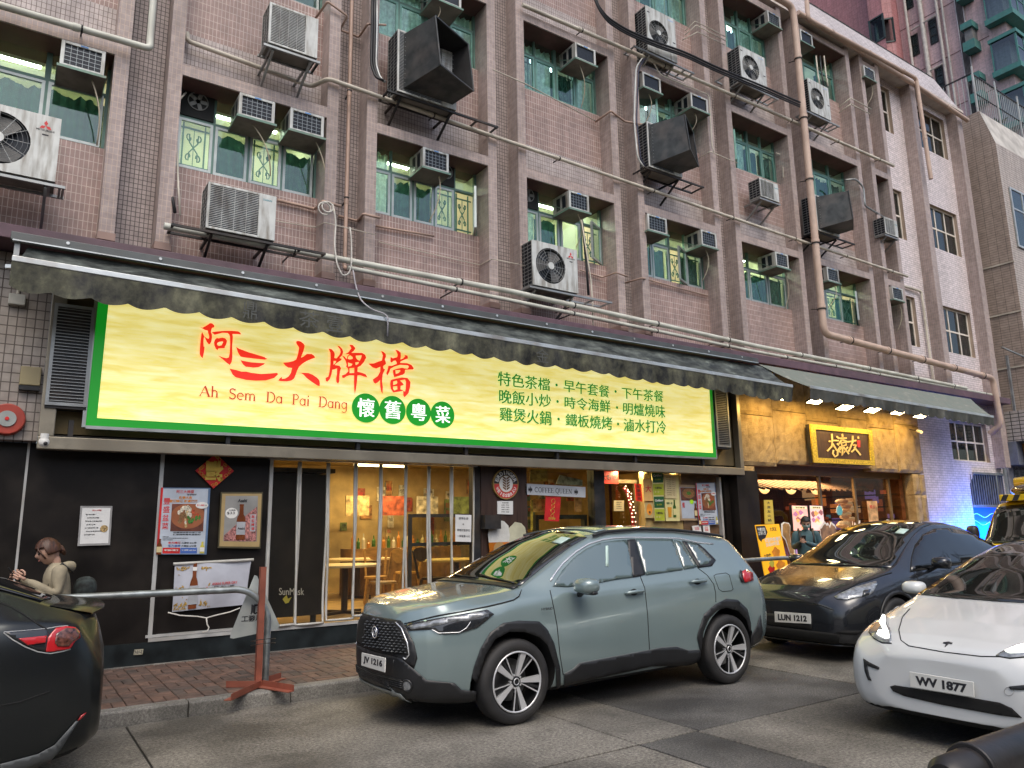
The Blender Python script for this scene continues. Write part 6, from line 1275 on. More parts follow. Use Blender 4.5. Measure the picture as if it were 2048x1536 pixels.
MB().cyl((c.x, 9.66, c.z), (c.x, 9.57, c.z), .175, 36, .165).build('gong', pm('bell_red', (.38,.05,.03), .45, dirt=(.2,.08,.05)), o, bevel=.01); MB().cyl((c.x, 9.575, c.z), (c.x, 9.555, c.z), .085, 28).build('centre_plate', pm('dull_metal', (.34,.36,.34), .4, .3), o); MB().cyl((c.x, 9.56, c.z), (c.x, 9.545, c.z), .02, 12).build('boss', M_hred, o)
c = at(88, 884, Y=9.55); o = thing('dome_camera', 'small white dome security camera under the left end of the beam', 'camera', (c.x, 9.55, c.z)); MB().ball((c.x, 9.55, c.z), .06, seg=20, rings=12).build('dome', M_wht, o, smooth=True); MB().cyl((c.x, 9.55, c.z+.02), (c.x, 9.55, c.z+.09), .05, 20).build('base', M_wht, o); MB().ball((c.x+.012, 9.505, c.z-.018), .022, seg=10, rings=8).build('lens', M_ink, o)
# ---- golden rock restaurant on the right
M_rock = None
def rockmat():
    m, t, b, N, L = nodes('rough_ochre_rock'); g = N('NewGeometry')
    n = N('TexNoise'); n.inputs['Scale'].default_value = 5; n.inputs['Detail'].default_value = 8; L(g.outputs['Position'], n.inputs['Vector'])
    L(ramp(N, L, n.outputs[0], [(.3, (.22,.15,.07)), (.5, (.36,.26,.13)), (.75, (.46,.34,.18))]), b.inputs['Base Color']); b.inputs['Roughness'].default_value = .85
    n2 = N('TexNoise'); n2.inputs['Scale'].default_value = 34; n2.inputs['Detail'].default_value = 6; n2.inputs['Roughness'].default_value = .7; L(g.outputs['Position'], n2.inputs['Vector']); bp = N('Bump'); bp.inputs['Strength'].default_value = .8; bp.inputs['Distance'].default_value = .03; L(n2.outputs[0], bp.inputs['Height']); L(bp.outputs[0], b.inputs['Normal']); return m
M_rock = rockmat()
rk = thing('rock_front', 'ochre rock faced restaurant frontage lit gold by small floodlights', 'shopfront', (15, 9.8, .13))
YR = 9.62; zr0, zr1 = 2.80, 4.55; xr0, xr1 = px2x(1480, 930, YR), px2x(1846, 930, YR)
def rockslab(x0, x1, z0, z1, seed, name='rock_slab', y=YR):
    R = random.Random(seed); m = MB(); nx_, nz_ = max(3, int((x1-x0)/.07)), max(3, int((z1-z0)/.07))
    for j in range(nz_+1):
        for i in range(nx_+1):
            e = min(i, nx_-i, j, nz_-j); m.v.append((x0+(x1-x0)*i/nx_+(R.uniform(-.01, .01) if e else 0), y-(0 if e == 0 else .025+.012*R.random()+.008*sin(i*.9+seed)*cos(j*.7)), z0+(z1-z0)*j/nz_))
    for j in range(nz_):
        for i in range(nx_): q = j*(nx_+1)+i; m.f.append((q, q+1, q+nx_+2, q+nx_+1)); m.m.append(0)
    n0 = len(m.v); m.v += [(x0, y+.2, z0), (x1, y+.2, z0), (x1, y+.2, z1), (x0, y+.2, z1)]
    m.quad((x0, y, z0), (x1, y, z0), (x1, y+.2, z0), (x0, y+.2, z0)); m.quad((x0, y, z0), (x0, y, z1), (x0, y+.2, z1), (x0, y+.2, z0)); m.quad((x1, y, z0), (x1, y, z1), (x1, y+.2, z1), (x1, y+.2, z0))
    return m.build(name, M_rock, rk, fixn=False)
nx = 6
for k in range(nx):
    a, b = xr0+(xr1-xr0)*k/nx, xr0+(xr1-xr0)*(k+1)/nx-.012; rockslab(a, b, zr0-(.06 if k in (0, 4, 5) else 0), 3.75+.15*(k % 2), k); rockslab(a, b, 3.762+.15*(k % 2), 4.72, k+20)
for (a, b, sd) in ((xr0, xr0+.42, 40), (xr1-.55, xr1-.27, 50), (xr1-.255, xr1, 60)):
    z = .13
    for j, hh in enumerate((.7, .62, .75, .58)): rockslab(a, b, z, min(z+hh, zr0-.08), sd+j); z += hh+.01
B(xr0, YR+.2, .13, xr0+.42, 11, zr0).build('pier', M_rock, rk); B(xr1-.27, YR+.2, .13, xr1, 11, zr0).build('pier', M_rock, rk)
B(xr0-.35, 9.75, .13, xr0-.005, 9.9, 4.7).build('side_panel', M_bpan, rk)
B(xr0, 9.83, 2.79, xr1, 13.9, 2.86).build('ceiling', pm('dark_brown_ceiling', (.10,.065,.03), .7), rk)
YGZ = 10.0
m = MB(); m.quad((xr0, 13.5, .13), (xr1+.5, 13.5, .13), (xr1+.5, 13.5, 2.8), (xr0, 13.5, 2.8)); m.build('back_wall', pm('dark_red_interior', (.10,.03,.02), .6, var=.3), rk, fixn=False)
m = MB(); m.quad((xr0, 9.9, .14), (xr1, 9.9, .14), (xr1, 13.5, .14), (xr0, 13.5, .14)); m.build('inner_floor', M_warmf, rk, fixn=False)
zh = at(1520, 948, Y=YGZ).z
B(xr0+.42, YGZ-.05, zh, xr1-.5, YGZ+.05, 2.79).build('head_board', pm('ochre_board', (.24,.15,.06), .5, var=.1), rk)
for px_ in (1637, 1706, 1775): x = px2x(px_, 960, YGZ); B(x-.03, YGZ-.03, .14, x+.03, YGZ+.03, zh).build('mullion', pm('bronze_frame', (.25,.19,.11), .4, .4), rk)
B(xr0+.42, YGZ, .2, xr1-.5, YGZ+.01, zh).build('shop_window', glass('dark_shop_glass', (.7,.66,.6), 1.6, .01), rk)
# inside: tiled mock eaves, lattice screens, menu boards
for k in range(26):
    x = xr0+.5+k*.22; MB().bar((x, 10.5, 2.35), (x-.1, 11.3, 2.62), .09, .05).build('eave_tile', pm('grey_eave_tile', (.16,.12,.11), .5), rk)
lt = MB(); x0_, x1_ = px2x(1765, 1020, 11.2), px2x(1800, 1020, 11.2)
for k in range(7): lt.box(x0_+(x1_-x0_)*k/6-.012, 11.2, .8, x0_+(x1_-x0_)*k/6+.012, 11.23, 2.1)
for k in range(9): lt.box(x0_, 11.235, .8+.16*k, x1_, 11.25, .83+.16*k)
lt.build('lattice_screen', pm('lattice_red', (.40,.07,.03), .5), rk)
x0_, x1_ = px2x(1712, 1000, 11.6), px2x(1750, 1000, 11.6); lt = MB()
for k in range(6): lt.bar((x0_+.3*k, 11.6, 1.9), (x0_+.3*k+.3, 11.6, 2.15), .03).bar((x0_+.3*k+.3, 11.61, 1.9), (x0_+.3*k, 11.61, 2.15), .03)
lt.build('lattice_screen', pm('lattice_gold', (.50,.20,.06), .5), rk)
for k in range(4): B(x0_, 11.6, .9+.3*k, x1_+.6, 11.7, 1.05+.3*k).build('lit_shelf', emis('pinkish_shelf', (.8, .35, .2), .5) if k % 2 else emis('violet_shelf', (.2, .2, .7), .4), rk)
arealight('inner_warm_fill', (15.2, 11.0, 2.6), 2.5, 1.0, 200, (1, .6, .28))  # added fill lamp without a fixture, brightens the dark interior
XR2 = xr1-.3; m = MB(); m.quad((XR2, 10.02, .14), (XR2, 13.5, .14), (XR2, 13.5, 2.8), (XR2, 10.02, 2.8)); m.build('inner_side_wall', pm('rust_interior', (.22,.09,.035), .6, var=.35), rk, fixn=False)
R = random.Random(31)
for k in range(44):
    y, z = R.uniform(10.1, 13.2), R.uniform(.7, 2.3); w_, h_ = R.uniform(.12, .4), R.uniform(.06, .3); cc = [(.9,.35,.10),(.55,.12,.05),(.9,.62,.35),(.25,.2,.7),(.1,.35,.55),(.35,.10,.05)][k % 6]
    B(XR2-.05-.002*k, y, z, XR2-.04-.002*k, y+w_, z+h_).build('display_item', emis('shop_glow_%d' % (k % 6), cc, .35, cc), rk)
for k in range(6): B(XR2-.16, 10.1, .75+.3*k, XR2-.15, 13.2, .78+.3*k).build('display_shelf', M_blk, rk)
B(xr0+.5, 12.6, .14, XR2-.2, 12.7, 1.5).build('inner_counter', pm('amber_counter', (.35,.2,.08), .4, var=.3), rk)
for k in range(5): MB().ball((xr0+1+k*1.0, 11.4, 2.45), .13, .13, .16, 14, 10).build('pendant_lamp', emis('pendant_glow', (1, .6, .25), 2.5), rk, smooth=True)
M_gsign = pm('bright_gold_leaf', (.80,.52,.05), .35, .35, var=.3, scale=26, bump=.9, fine=50)
gs2 = thing('framed_signboard', 'dark wooden signboard with three gold brush characters in a gold frame', 'sign', tuple(at(1625, 925, Y=9.42)))
fn = Q((1619, 848), (1743, 860), (1749, 931), (1626, 925), 9.42)
MB().prism([(0, 0), (1, 0), (1, 1), (0, 1)], fn, -.1, -.012).build('backing', M_blk, gs2)
MB().prism([(.075, .13), (.935, .13), (.935, .87), (.075, .87)], fn, -.012, -.006).build('panel', pm('dark_stained_wood', (.07,.035,.018), .45, var=.35, sx=(10,10,1), scale=4), gs2)
shape2d('gold_frame', [[(0, 0), (1, 0), (1, 1), (0, 1)], [(.075, .13), (.935, .13), (.935, .87), (.075, .87)]], lambda u, v, d: fn(u, v, d-.012), M_gsign, gs2, .03)
m = MB(); F6 = lambda u, v, d: (lambda p: (p.x, 9.42-.004-d, p.z))(at(1610+u/13.653, 840+v/13.653, Y=9.42))
ST = [((640,590),(780,560),(915,565)), ((720,375),(735,560),(720,720),(600,850)), ((740,640),(850,820),(970,885)), ((770,820),(750,920),(810,1005),(880,960),(880,860)), ((850,450),(920,510)), ((860,640),(910,690)), ((900,820),(960,720)), ((1005,380),(1020,460)), ((930,500),(1130,495)), ((990,540),(920,650)), ((1010,540),(1150,600)), ((980,620),(1110,610),(1110,680),(1000,720),(980,620)), ((1000,740),(900,860)), ((1020,740),(1010,970),(1080,850)), ((1040,740),(1190,930)), ((1160,740),(1080,830)), ((1150,600),(1390,560)), ((1290,430),(1290,600),(1180,860)), ((1300,690),(1390,680),(1340,800),(1260,880)), ((1330,740),(1510,960)), ((1435,455),(1450,510))]
for k, s in enumerate(ST): 
    m = MB(); ribbon(m, s, 42, F6, .0004*(k % 6), .008); m.build('brush_stroke', pm('pale_gold_paint', (.85,.62,.22), .4, var=.08), gs2)
m = MB(); m.prism([(1415,555),(1500,560),(1505,745),(1430,740)], F6, 0, .004); m.build('red_seal', M_red, gs2)
# small floodlights under the awning
for k, (x, y, on) in enumerate(((1562, 795, 1), (1632, 803, 1), (1690, 816, 0), (1745, 821, 0), (1798, 825, 1), (1843, 832, 1))):
    c = at(x, y, Y=9.0); lab = ['first small floodlight from the left under the pale awning', 'second small floodlight from the left, above the framed signboard', 'third floodlight from the left, seen edge on', 'fourth floodlight from the left, seen edge on', 'fifth floodlight from the left under the pale awning', 'last floodlight, at the corner of the white wall'][k]
    o = thing('floodlight', lab, 'floodlight', (c.x, 9.0, c.z), 'floodlights over the rock frontage'); t = radians(-20); ax = Vector((1, 0, 0)); ay = Vector((0, cos(t), sin(t))); az = ax.cross(ay)
    MB().obox(c+az*.03, ax, ay, az, .2, .11, .018).build('housing', M_blk, o); MB().obox(c+az*.006, ax, ay, az, .19, .095, .004).build('lens', emis('flood_lens', (1, .80, .42), 22), o)
    MB().bar(c+Vector((0, .02, .04)), (c.x, 9.1, c.z+.25), .02).build('bracket', M_blk, o)
    L_ = arealight('floodlight_beam', tuple(c+Vector((0, .02, -.03))), .34, .16, 17 if on else 10, (1, .62, .17)); L_.rotation_euler = (radians(38), 0, 0)
# yellow leaning standee, menu lightboxes and other things in front
se = thing('yellow_standee', 'bright yellow food standee leaning by the rock pier', 'standee', tuple(at(1545, 1160, Y=9.1)))
fn = Q((1511, 1050), (1558, 1048), (1580, 1150), (1533, 1166), 9.1); MB().prism([(0, 0), (1, 0), (1, 1), (0, 1)], fn, -.02, 0).build('panel', emis('glowing_yellow_board', (1, .50, .02), .35, (.85,.42,.02)), se)  # the panel carries a faint glow of its own in its yellow
shape2d('black_bubble', [[(0, .98), (.38, .98), (.44, .86), (.30, .76), (.16, .74), (.10, .70), (.02, .76)]], fn, M_ink, se, .003); text('外賣自取\n立享優惠', 'lettering', lambda u, v, d: fn(u, v, d+.004), M_wht, se, (.04, .82, .36, .95), .02)
text('大滾友', 'lettering', fn, pm('brown_ink', (.2,.12,.04), .6), se, (.55, .87, .85, .95), .02); text('招牌炸魚薯條\n自取69折起', 'lettering', fn, M_wht, se, (.26, .60, .95, .76), .02); text('立即嚐!', 'lettering', fn, M_ink, se, (.1, .42, .4, .48), .02)
for k, (u, v, r) in enumerate(((.62, .47, .16), (.3, .2, .13), (.7, .22, .17), (.35, .3, .1))): shape2d('food_print', [[(u+r*cos(t)*(1+.15*sin(5*t)), v+r*.62*sin(t)*(1+.15*cos(4*t))) for t in [2*pi*i/22 for i in range(22)]]], fn, [M_ora, M_hred, M_ora, pm('lemon_glass', (.55,.5,.08), .4)][k], se, .004+.001*k)
def lightbox(label, tl, tr_, br, bl, Y, col, seed):
    o, fn = board('menu_lightbox', label, tl, tr_, br, bl, Y, M_blk, 'menu board', .05, None, 'lit menu boards behind the glass')
    MB().prism([(.04, .02), (.96, .02), (.96, .98), (.04, .98)], fn, 0, .003).build('lit_face', emis('menu_face_%d' % seed, col, .45, col), o); R = random.Random(seed)
    for k in range(9):
        u, v, r = R.uniform(.2, .8), R.uniform(.15, .75), R.uniform(.1, .2); cc = [(.95,.45,.12),(.35,.12,.12),(.95,.7,.5),(.5,.2,.35)][k % 4]
        shape2d('dish_print', [[(min(max(u+r*cos(t)*(1+.2*sin(3*t+k)), .05), .95), v+r*.6*sin(t)*(1+.2*cos(4*t))) for t in [2*pi*i/18 for i in range(18)]]], lambda a, b, d: fn(a, b, d+.003+.0006*k), emis('dish_%d' % (k % 4), cc, .4, cc), o, .0004)
    MB().prism([(.1, .86), (.9, .86), (.9, .95), (.1, .95)], fn, .009, .010).build('heading', emis('menu_heading', (1, .75, .1), .6), o); text('精選套餐', 'lettering', lambda u, v, d: fn(u, v, d+.011), M_ink, o, (.2, .875, .8, .935), .02)
    return o
lightbox('upper left pink menu lightbox behind the masked man', (1582, 1010), (1615, 1011), (1620, 1062), (1586, 1062), 9.95, (.95,.50,.42), 1)
lightbox('upper right pink menu lightbox behind the masked man', (1618, 1010), (1645, 1011), (1652, 1062), (1622, 1062), 9.95, (.95,.62,.58), 2)
lightbox('lower violet menu lightbox behind the masked man', (1587, 1066), (1620, 1066), (1624, 1118), (1591, 1120), 9.95, (.30,.18,.40), 3)
o, fn = board('hanging_notice', 'narrow yellow paper sign hanging inside the left pane of the rock frontage', (1528, 1000), (1545, 1000), (1549, 1048), (1530, 1048), 9.93, pm('yellow_paper', (.60,.48,.08), .6, var=.1), 'notice')
for k, ch in enumerate('大滾友火鍋'): text(ch, 'lettering', fn, M_ink, o, (.3, .82-.18*k, .7, .94-.18*k), .01)
o, fn = board('hanging_notice', 'orange and grey paper sign standing inside the right pane', (1734, 1002), (1754, 1002), (1758, 1052), (1740, 1054), 9.93, pm('peach_paper', (.65,.40,.20), .6, var=.4, scale=6), 'notice'); text('推介', 'lettering', fn, M_red, o, (.2, .7, .8, .85), .01)
ar = thing('autumn_sculpture', 'stack of orange fish and driftwood ornaments glowing behind the glass', 'ornament', tuple(at(1690, 1050, Y=10.6))); R = random.Random(2)
for k in range(16):
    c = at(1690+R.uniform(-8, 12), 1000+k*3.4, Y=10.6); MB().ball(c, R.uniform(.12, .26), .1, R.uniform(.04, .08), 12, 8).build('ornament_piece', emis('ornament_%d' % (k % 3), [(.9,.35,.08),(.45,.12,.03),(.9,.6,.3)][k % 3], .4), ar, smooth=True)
c = at(1678, 1021, Y=10.3); o = MB().cyl((c.x, 10.3, c.z), (c.x, 10.28, c.z), .11, 28).build('round_screen', emis('cyan_glow', (.05,.6,.8), 1.0)); tag(o, 'small round glowing cyan disc behind the glass', 'lamp')
for k, (x0_, x1_, y0_) in enumerate(((1640, 1672, 1048), (1705, 1722, 1050), (1765, 1810, 1048))):
    o = thing('white_cutout', ['white edged cut-out shape above the dark car roof, left', 'white edged cut-out shape above the dark car roof, middle', 'white edged cut-out shape above the dark car roof, right'][k], 'cut-out', tuple(at(x0_, 1070, Y=9.9))); R = random.Random(k)
    top = [(x0_+(x1_-x0_)*i/10, y0_+R.uniform(-10, 8)) for i in range(11)]; pts = [(at(x, y, Y=9.85).x, at(x, y, Y=9.85).z) for x, y in top]; lo = pts[0][1]-.5
    shape2d('edge', [pts+[(pts[-1][0], lo), (pts[0][0], lo)]], frontY(9.86), M_wht, o, .01); shape2d('picture', [[(x, z-.05) for x, z in pts]+[(pts[-1][0]-.03, lo), (pts[0][0]+.03, lo)]], frontY(9.848), pm('wood_picture', (.25,.15,.08), .6, var=.4), o, .002)
# cut-out mushroom figure beside the standee
pts = [(1562,1048),(1567,1044),(1577,1046),(1580,1052),(1579,1068),(1581,1086),(1588,1092),(1590,1110),(1580,1110),(1570,1080),(1562,1070)]
o = thing('bread_cutout', 'brown cut-out figure with a white edge between the yellow standee and the menu boards', 'cut-out', tuple(at(1575, 1110, Y=9.5))); L2 = [(at(x, y, Y=9.5).x, at(x, y, Y=9.5).z) for x, y in pts]
shape2d('edge', [L2], frontY(9.5), M_wht, o, .01); cxx = sum(p[0] for p in L2)/len(L2); czz = sum(p[1] for p in L2)/len(L2); shape2d('picture', [[(cxx+(x-cxx)*.8, czz+(z-czz)*.93) for x, z in L2]], frontY(9.489), pm('bread_print', (.35,.20,.07), .6, var=.4), o, .002)
# ---- white wall: barred opening and blue neon panel
bo = thing('barred_window', 'dark chamfered window opening with vertical bars above the blue panel', 'window', (22, 9.72, 2.0))
a, b = at(1932, 960, Y=9.7), at(2003, 1006, Y=9.7); x0_, x1_ = 21.05, 22.95
B(x0_, 9.9, 1.98, x1_, 9.95, 2.84).build('dark_glass', M_dark, bo); MB().prism([(x0_, 2.55), (x0_, 2.84), (x0_+.32, 2.84)], lambda u, v, d: (u, 9.715+d, v), 0, .05).build('corner_piece', T_white, bo)
for k in range(15): B(x0_+.06+k*.128-.011, 9.70, 2.0, x0_+.06+k*.128+.011, 9.722, 2.80).build('bar', M_galv, bo)
B(x0_, 9.69, 1.93, x1_, 9.75, 2.0).build('sill', M_galv, bo); B(x0_+.2, 9.67, 2.80, x1_, 9.73, 2.86).build('head', M_galv, bo)
bp_ = thing('blue_neon_panel', 'glowing blue panel with pale wave lines under the barred window', 'neon panel', (22, 9.75, .76))
B(x0_, 9.80, .76, x1_, 9.86, 1.925).build('panel', emis('deep_blue_glow', (.0, .07, 1), 1.3, (.02,.05,.5)), bp_)
for j, (z, s) in enumerate(((1.72, 4), (1.55, 1.2))):
    MB().tube([(x0_+.05+1.8*k/24, 9.785, z+.05*sin(k*.52+j)-.004*k*(j)) for k in range(25)], .006, 6).build('wave_line', emis('wave_%d' % j, (.05, .6, 1), s*.4), bp_)
arealight('blue_neon_light', (20.8, 9.1, .9), .7, 1.6, 90, (.0, .14, 1), (radians(90), 0, 0)); 
arealight('blue_neon_light', (22.0, 9.5, 1.2), 1.5, .7, 110, (.0, .16, 1), (radians(90), 0, radians(60)))
c = at(1835, 862, Y=9.4); o = thing('wall_camera', 'small black and white security camera at the edge of the rock frontage', 'camera', tuple(c)); MB().cyl(c, c+Vector((-.1, -.14, -.05)), .04, 14).build('body', M_wht, o); MB().bar(c, c+Vector((.02, .3, .1)), .02).build('bracket', M_blk, o)
# ================================================================ ROAD, KERB, PAVEMENT
def groundmat(name, c1, c2, c3, rough=.75, bump=.6, fine=38, brush=0, oil=.38):
    m, t, b, N, L = nodes(name); g = N('NewGeometry')
    n = N('TexNoise'); n.inputs['Scale'].default_value = fine; n.inputs['Detail'].default_value = 8; n.inputs['Roughness'].default_value = .9; L(g.outputs['Position'], n.inputs['Vector'])
    c = ramp(N, L, n.outputs[0], [(.40, c1), (.51, c2), (.63, c3)])
    n2 = N('TexNoise'); n2.inputs['Scale'].default_value = .9; n2.inputs['Detail'].default_value = 7; L(g.outputs['Position'], n2.inputs['Vector'])
    f = ramp(N, L, n2.outputs[0], [(.38, (oil,)*3), (.62, (1.1,)*3)]); mm = N('MixRGB', blend_type='MULTIPLY'); mm.inputs[0].default_value = 1; L(c, mm.inputs[1]); L(f, mm.inputs[2]); out = mm.outputs[0]
    n3 = N('TexNoise'); n3.inputs['Scale'].default_value = 3.2; n3.inputs['Detail'].default_value = 9; L(g.outputs['Position'], n3.inputs['Vector'])
    f3 = ramp(N, L, n3.outputs[0], [(.56, (0, 0, 0)), (.74, (.55,)*3)]); mx = N('MixRGB'); L(f3, mx.inputs[0]); L(out, mx.inputs[1]); mx.inputs[2].default_value = (.05, .045, .038, 1); L(mx.outputs[0], b.inputs['Base Color'])
    r = N('MapRange'); L(n2.outputs[0], r.inputs[0]); r.inputs[3].default_value = rough-.22; r.inputs[4].default_value = rough+.15; L(r.outputs[0], b.inputs['Roughness'])
    h = n.outputs[0]
    if brush:
        mp = N('VectorMath', operation='MULTIPLY'); mp.inputs[1].default_value = (3, brush, 1); L(g.outputs['Position'], mp.inputs[0]); n4 = N('TexNoise'); n4.inputs['Scale'].default_value = 1; n4.inputs['Detail'].default_value = 3; L(mp.outputs[0], n4.inputs['Vector'])
        ad = N('Math', operation='MULTIPLY_ADD', i_1=2.0); L(n4.outputs[0], ad.inputs[0]); L(n.outputs[0], ad.inputs[2]); h = ad.outputs[0]
    bp = N('Bump'); bp.inputs['Strength'].default_value = bump; bp.inputs['Distance'].default_value = .012; L(h, bp.inputs['Height']); L(bp.outputs[0], b.inputs['Normal']); return m
M_conc1 = groundmat('road_concrete', (.075,.068,.058), (.215,.20,.17), (.42,.39,.335), brush=60)
M_asph = groundmat('patch_asphalt', (.035,.034,.032), (.12,.115,.105), (.27,.26,.24), fine=60)
M_kerb = groundmat('kerb_concrete', (.13,.125,.11), (.27,.26,.235), (.45,.43,.39), fine=60)
M_joint = pm('joint_filler', (.03,.028,.025), .9)
structure(B(-60, -40, -.3, 90, 7.5, -.012).build('road', M_joint))
R = random.Random(21)
def slab(x0, x1, y0, y1, mt=M_conc1):
    j = .008; zz = R.uniform(-.003, .003); o = B(x0+j, y0+j, -.0115, x1-j, y1-j, zz).build('road_slab', mt, bevel=.006); return structure(o)
for a, b, mt in ((-30,-2.1,M_conc1), (-2.1,1.02,M_conc1), (1.02,4.1,M_conc1), (4.1,4.75,M_conc1), (4.75,7.3,M_asph), (7.3,10.4,M_conc1), (10.4,13.6,M_conc1), (13.6,17,M_conc1), (17,60,M_asph)): slab(a, b, 4.46, 7.5, mt)
for a, b, mt in ((-30,1.4,M_conc1), (1.4,4.1,M_conc1), (4.1,4.72,M_asph), (4.72,5.56,M_conc1), (5.56,8.4,M_conc1), (8.4,11.8,M_conc1), (11.8,60,M_conc1)): slab(a, b, 1.2, 4.46, mt)
for a, b in ((-30,0), (0,3.3), (3.3,6.6), (6.6,60)): slab(a, b, -8, 1.2)
# kerb
KY = 7.5; kr = structure(B(-40, KY+.16, -.3, 60, 9.9, .075).build('pavement', pm('mortar_bed', (.085,.07,.06), .95)))
x = -3.08
while x < 22:
    o = MB(); L = .92; zt = .13+R.uniform(-.003, .003); o.prism([(KY+.004, -.05), (KY+.150, -.05), (KY+.150, zt), (KY+.022, zt), (KY+.006, zt-.018)], lambda u, v, d: (d, u, v), x+.005, x+L-.005); o.build('kerb_stone', M_kerb, kr, bevel=.006); x += L
# clay pavers laid in pairs (basket weave), nearest ones as single bricks, the rest joined
def pavm(i, c): return pm('paver_clay_%d' % i, c, .7, var=.28, scale=14, bump=.35, fine=120, dirt=(.05,.04,.035), dirtamt=.6)
PM_ = [pavm(0, (.135,.08,.06)), pavm(1, (.115,.075,.06)), pavm(2, (.15,.092,.07)), pavm(3, (.09,.068,.058))]
cell = .216; meshes = {}
def pmesh(hz, mi, k):
    key = (hz, mi, k)
    if key not in meshes:
        w, h = (.208, .100) if hz else (.100, .208); o = B(-w/2, -h/2, -.05, w/2, h/2, 0).build('p', PM_[mi]); bm = bmesh.new(); bm.from_mesh(o.data); es = [e for e in bm.edges if all(v.co.z > -.01 for v in e.verts)]; bmesh.ops.bevel(bm, geom=es, offset=.005, segments=1, affect='EDGES'); bm.to_mesh(o.data); bm.free(); meshes[key] = o.data; bpy.data.objects.remove(o)
    return meshes[key]
rest = MB(); cnt = 0; cand = []
for i in range(int(26/cell)):
    for j in range(11):
        cx, cyy = -3.6+i*cell, KY+.17+.12+j*cell
        if cyy+cell/2 > 9.86: continue
        for q in (0, 1):
            hz = (i+j) % 2 == 0; x, y = (cx, cyy+(q-.5)*cell/2) if hz else (cx+(q-.5)*cell/2, cyy); cand.append((x, y, hz))
vis = sorted([c for c in cand if .45 < c[0] < 3.9], key=lambda c: (c[0]**2+c[1]**2))[:300]; vs = set(vis)
for x, y, hz in vis:
    o = bpy.data.objects.new('paver', pmesh(hz, R.choice((0, 0, 1, 1, 2, 3)), 0)); COL.objects.link(o); o.parent = kr; o.location = (x, y, .128+R.uniform(-.003, .003)); o.rotation_euler = (R.uniform(-.008, .008), R.uniform(-.008, .008), R.uniform(-.012, .012))
for x, y, hz in cand:
    if (x, y, hz) in vs: continue
    w, h = (.208, .100) if hz else (.100, .208); z = .128+R.uniform(-.003, .003); rest.mi = R.choice((0, 0, 1, 1, 2, 3)); rest.box(x-w/2, y-h/2, .07, x+w/2, y+h/2, z)
rs_ = rest.build('far_pavers', PM_, kr); rs_['kind'] = 'stuff'
B(-3.6, 9.80, .076, 22, 9.86, .134).build('wall_mortar_fillet', M_kerb, kr)
# street furniture
M_gp = pm('galvanised_rail', (.33,.37,.38), .42, .75, dirt=(.16,.15,.13), var=.2, scale=10)
r1 = thing('pipe_railing', 'grey galvanised pipe railing in front of the pedestrian, bending down beside the red post', 'railing', (2.2, 7.78, .13))
MB().tube(fillet([(-3.2, 7.78, 1.10), (2.06, 7.78, 1.055), (2.27, 7.78, .85), (2.27, 7.78, .12)], .22, 8), .032, 16).build('rail', M_gp, r1, smooth=40)
for x in (-2.9, -.3): MB().cyl((x, 7.78, .12), (x, 7.78, 1.06), .03, 14).build('post', M_gp, r1, smooth=40)
r2 = thing('pipe_railing', 'grey galvanised pipe railing behind the green grey car', 'railing', (7.5, 7.78, .13))
MB().tube(fillet([(4.12, 7.78, .12), (4.12, 7.78, .83), (4.3, 7.78, 1.03), (10.6, 7.78, 1.06), (10.95, 7.78, .9), (10.95, 7.78, .12)], .22, 8), .032, 16).build('rail', M_gp, r2, smooth=40)
for x in (6.4, 8.7): MB().cyl((x, 7.78, .12), (x, 7.78, 1.04), .03, 14).build('post', M_gp, r2, smooth=40)
M_rust = pm('red_oxide_paint', (.26,.075,.045), .6, var=.2, dirt=(.10,.05,.035))
pa = at(515, 1372, Z=.14); pt = at(516, 1134, Y=pa.y)
rp = thing('red_sign_post', 'red oxide painted angle iron post on a cross shaped foot at the kerb', 'post', (pa.x, pa.y, .13))
X0, Y0 = pa.x, pa.y; m = MB(); m.box(X0-.026, Y0-.026, .14, X0+.03, Y0-.02, pt.z); m.box(X0-.026, Y0-.0199, .14, X0-.02, Y0+.03, pt.z); m.build('post', M_rust, rp)
for (x, y) in ((455, 1400), (455, 1372), (582, 1383), (567, 1356)):
    e = at(x, y, Z=.14); m = MB(); m.bar((X0, Y0, .137), (e.x, e.y, .137), .07, .008); d = Vector((e.x-X0, e.y-Y0, 0)).normalized(); n_ = Vector((-d.y, d.x, 0))*.033; m.bar(Vector((X0, Y0, .165))+n_, Vector((e.x, e.y, .165))+n_, .006, .055); m.build('foot', M_rust, rp)
for z in (.52, .56): MB().torus(((X0+2.27)/2, (Y0+7.78)/2, z), (0, .2, 1), .115, .004, 24, 5).build('tie_wire', M_blk, rp)
ts = thing('triangular_sign', 'grey triangular road works plate leaning back to front behind the red post', 'sign', tuple(at(510, 1262, Y=7.86)))
T = [at(x, y, Y=7.86) for x, y in ((509, 1150), (514, 1152), (556, 1244), (559, 1252), (554, 1259), (467, 1277), (460, 1276), (461, 1268))]
shape2d('plate', [[(p.x, p.z) for p in T]], frontY(7.86), pm('worn_grey_plate', (.42,.46,.45), .55, .3, var=.15, dirt=(.22,.2,.17), dirtamt=.6), ts, .006)
a = at(485, 1240, Y=7.85); text('工務局', 'lettering', frontY(7.853), M_ink, ts, (a.x-.01, a.z-.02, a.x+.19, a.z+.04), .02); a = at(497, 1222, Y=7.85); text('順', 'lettering', frontY(7.853), M_ink, ts, (a.x+.02, a.z-.04, a.x+.12, a.z+.06), .03)
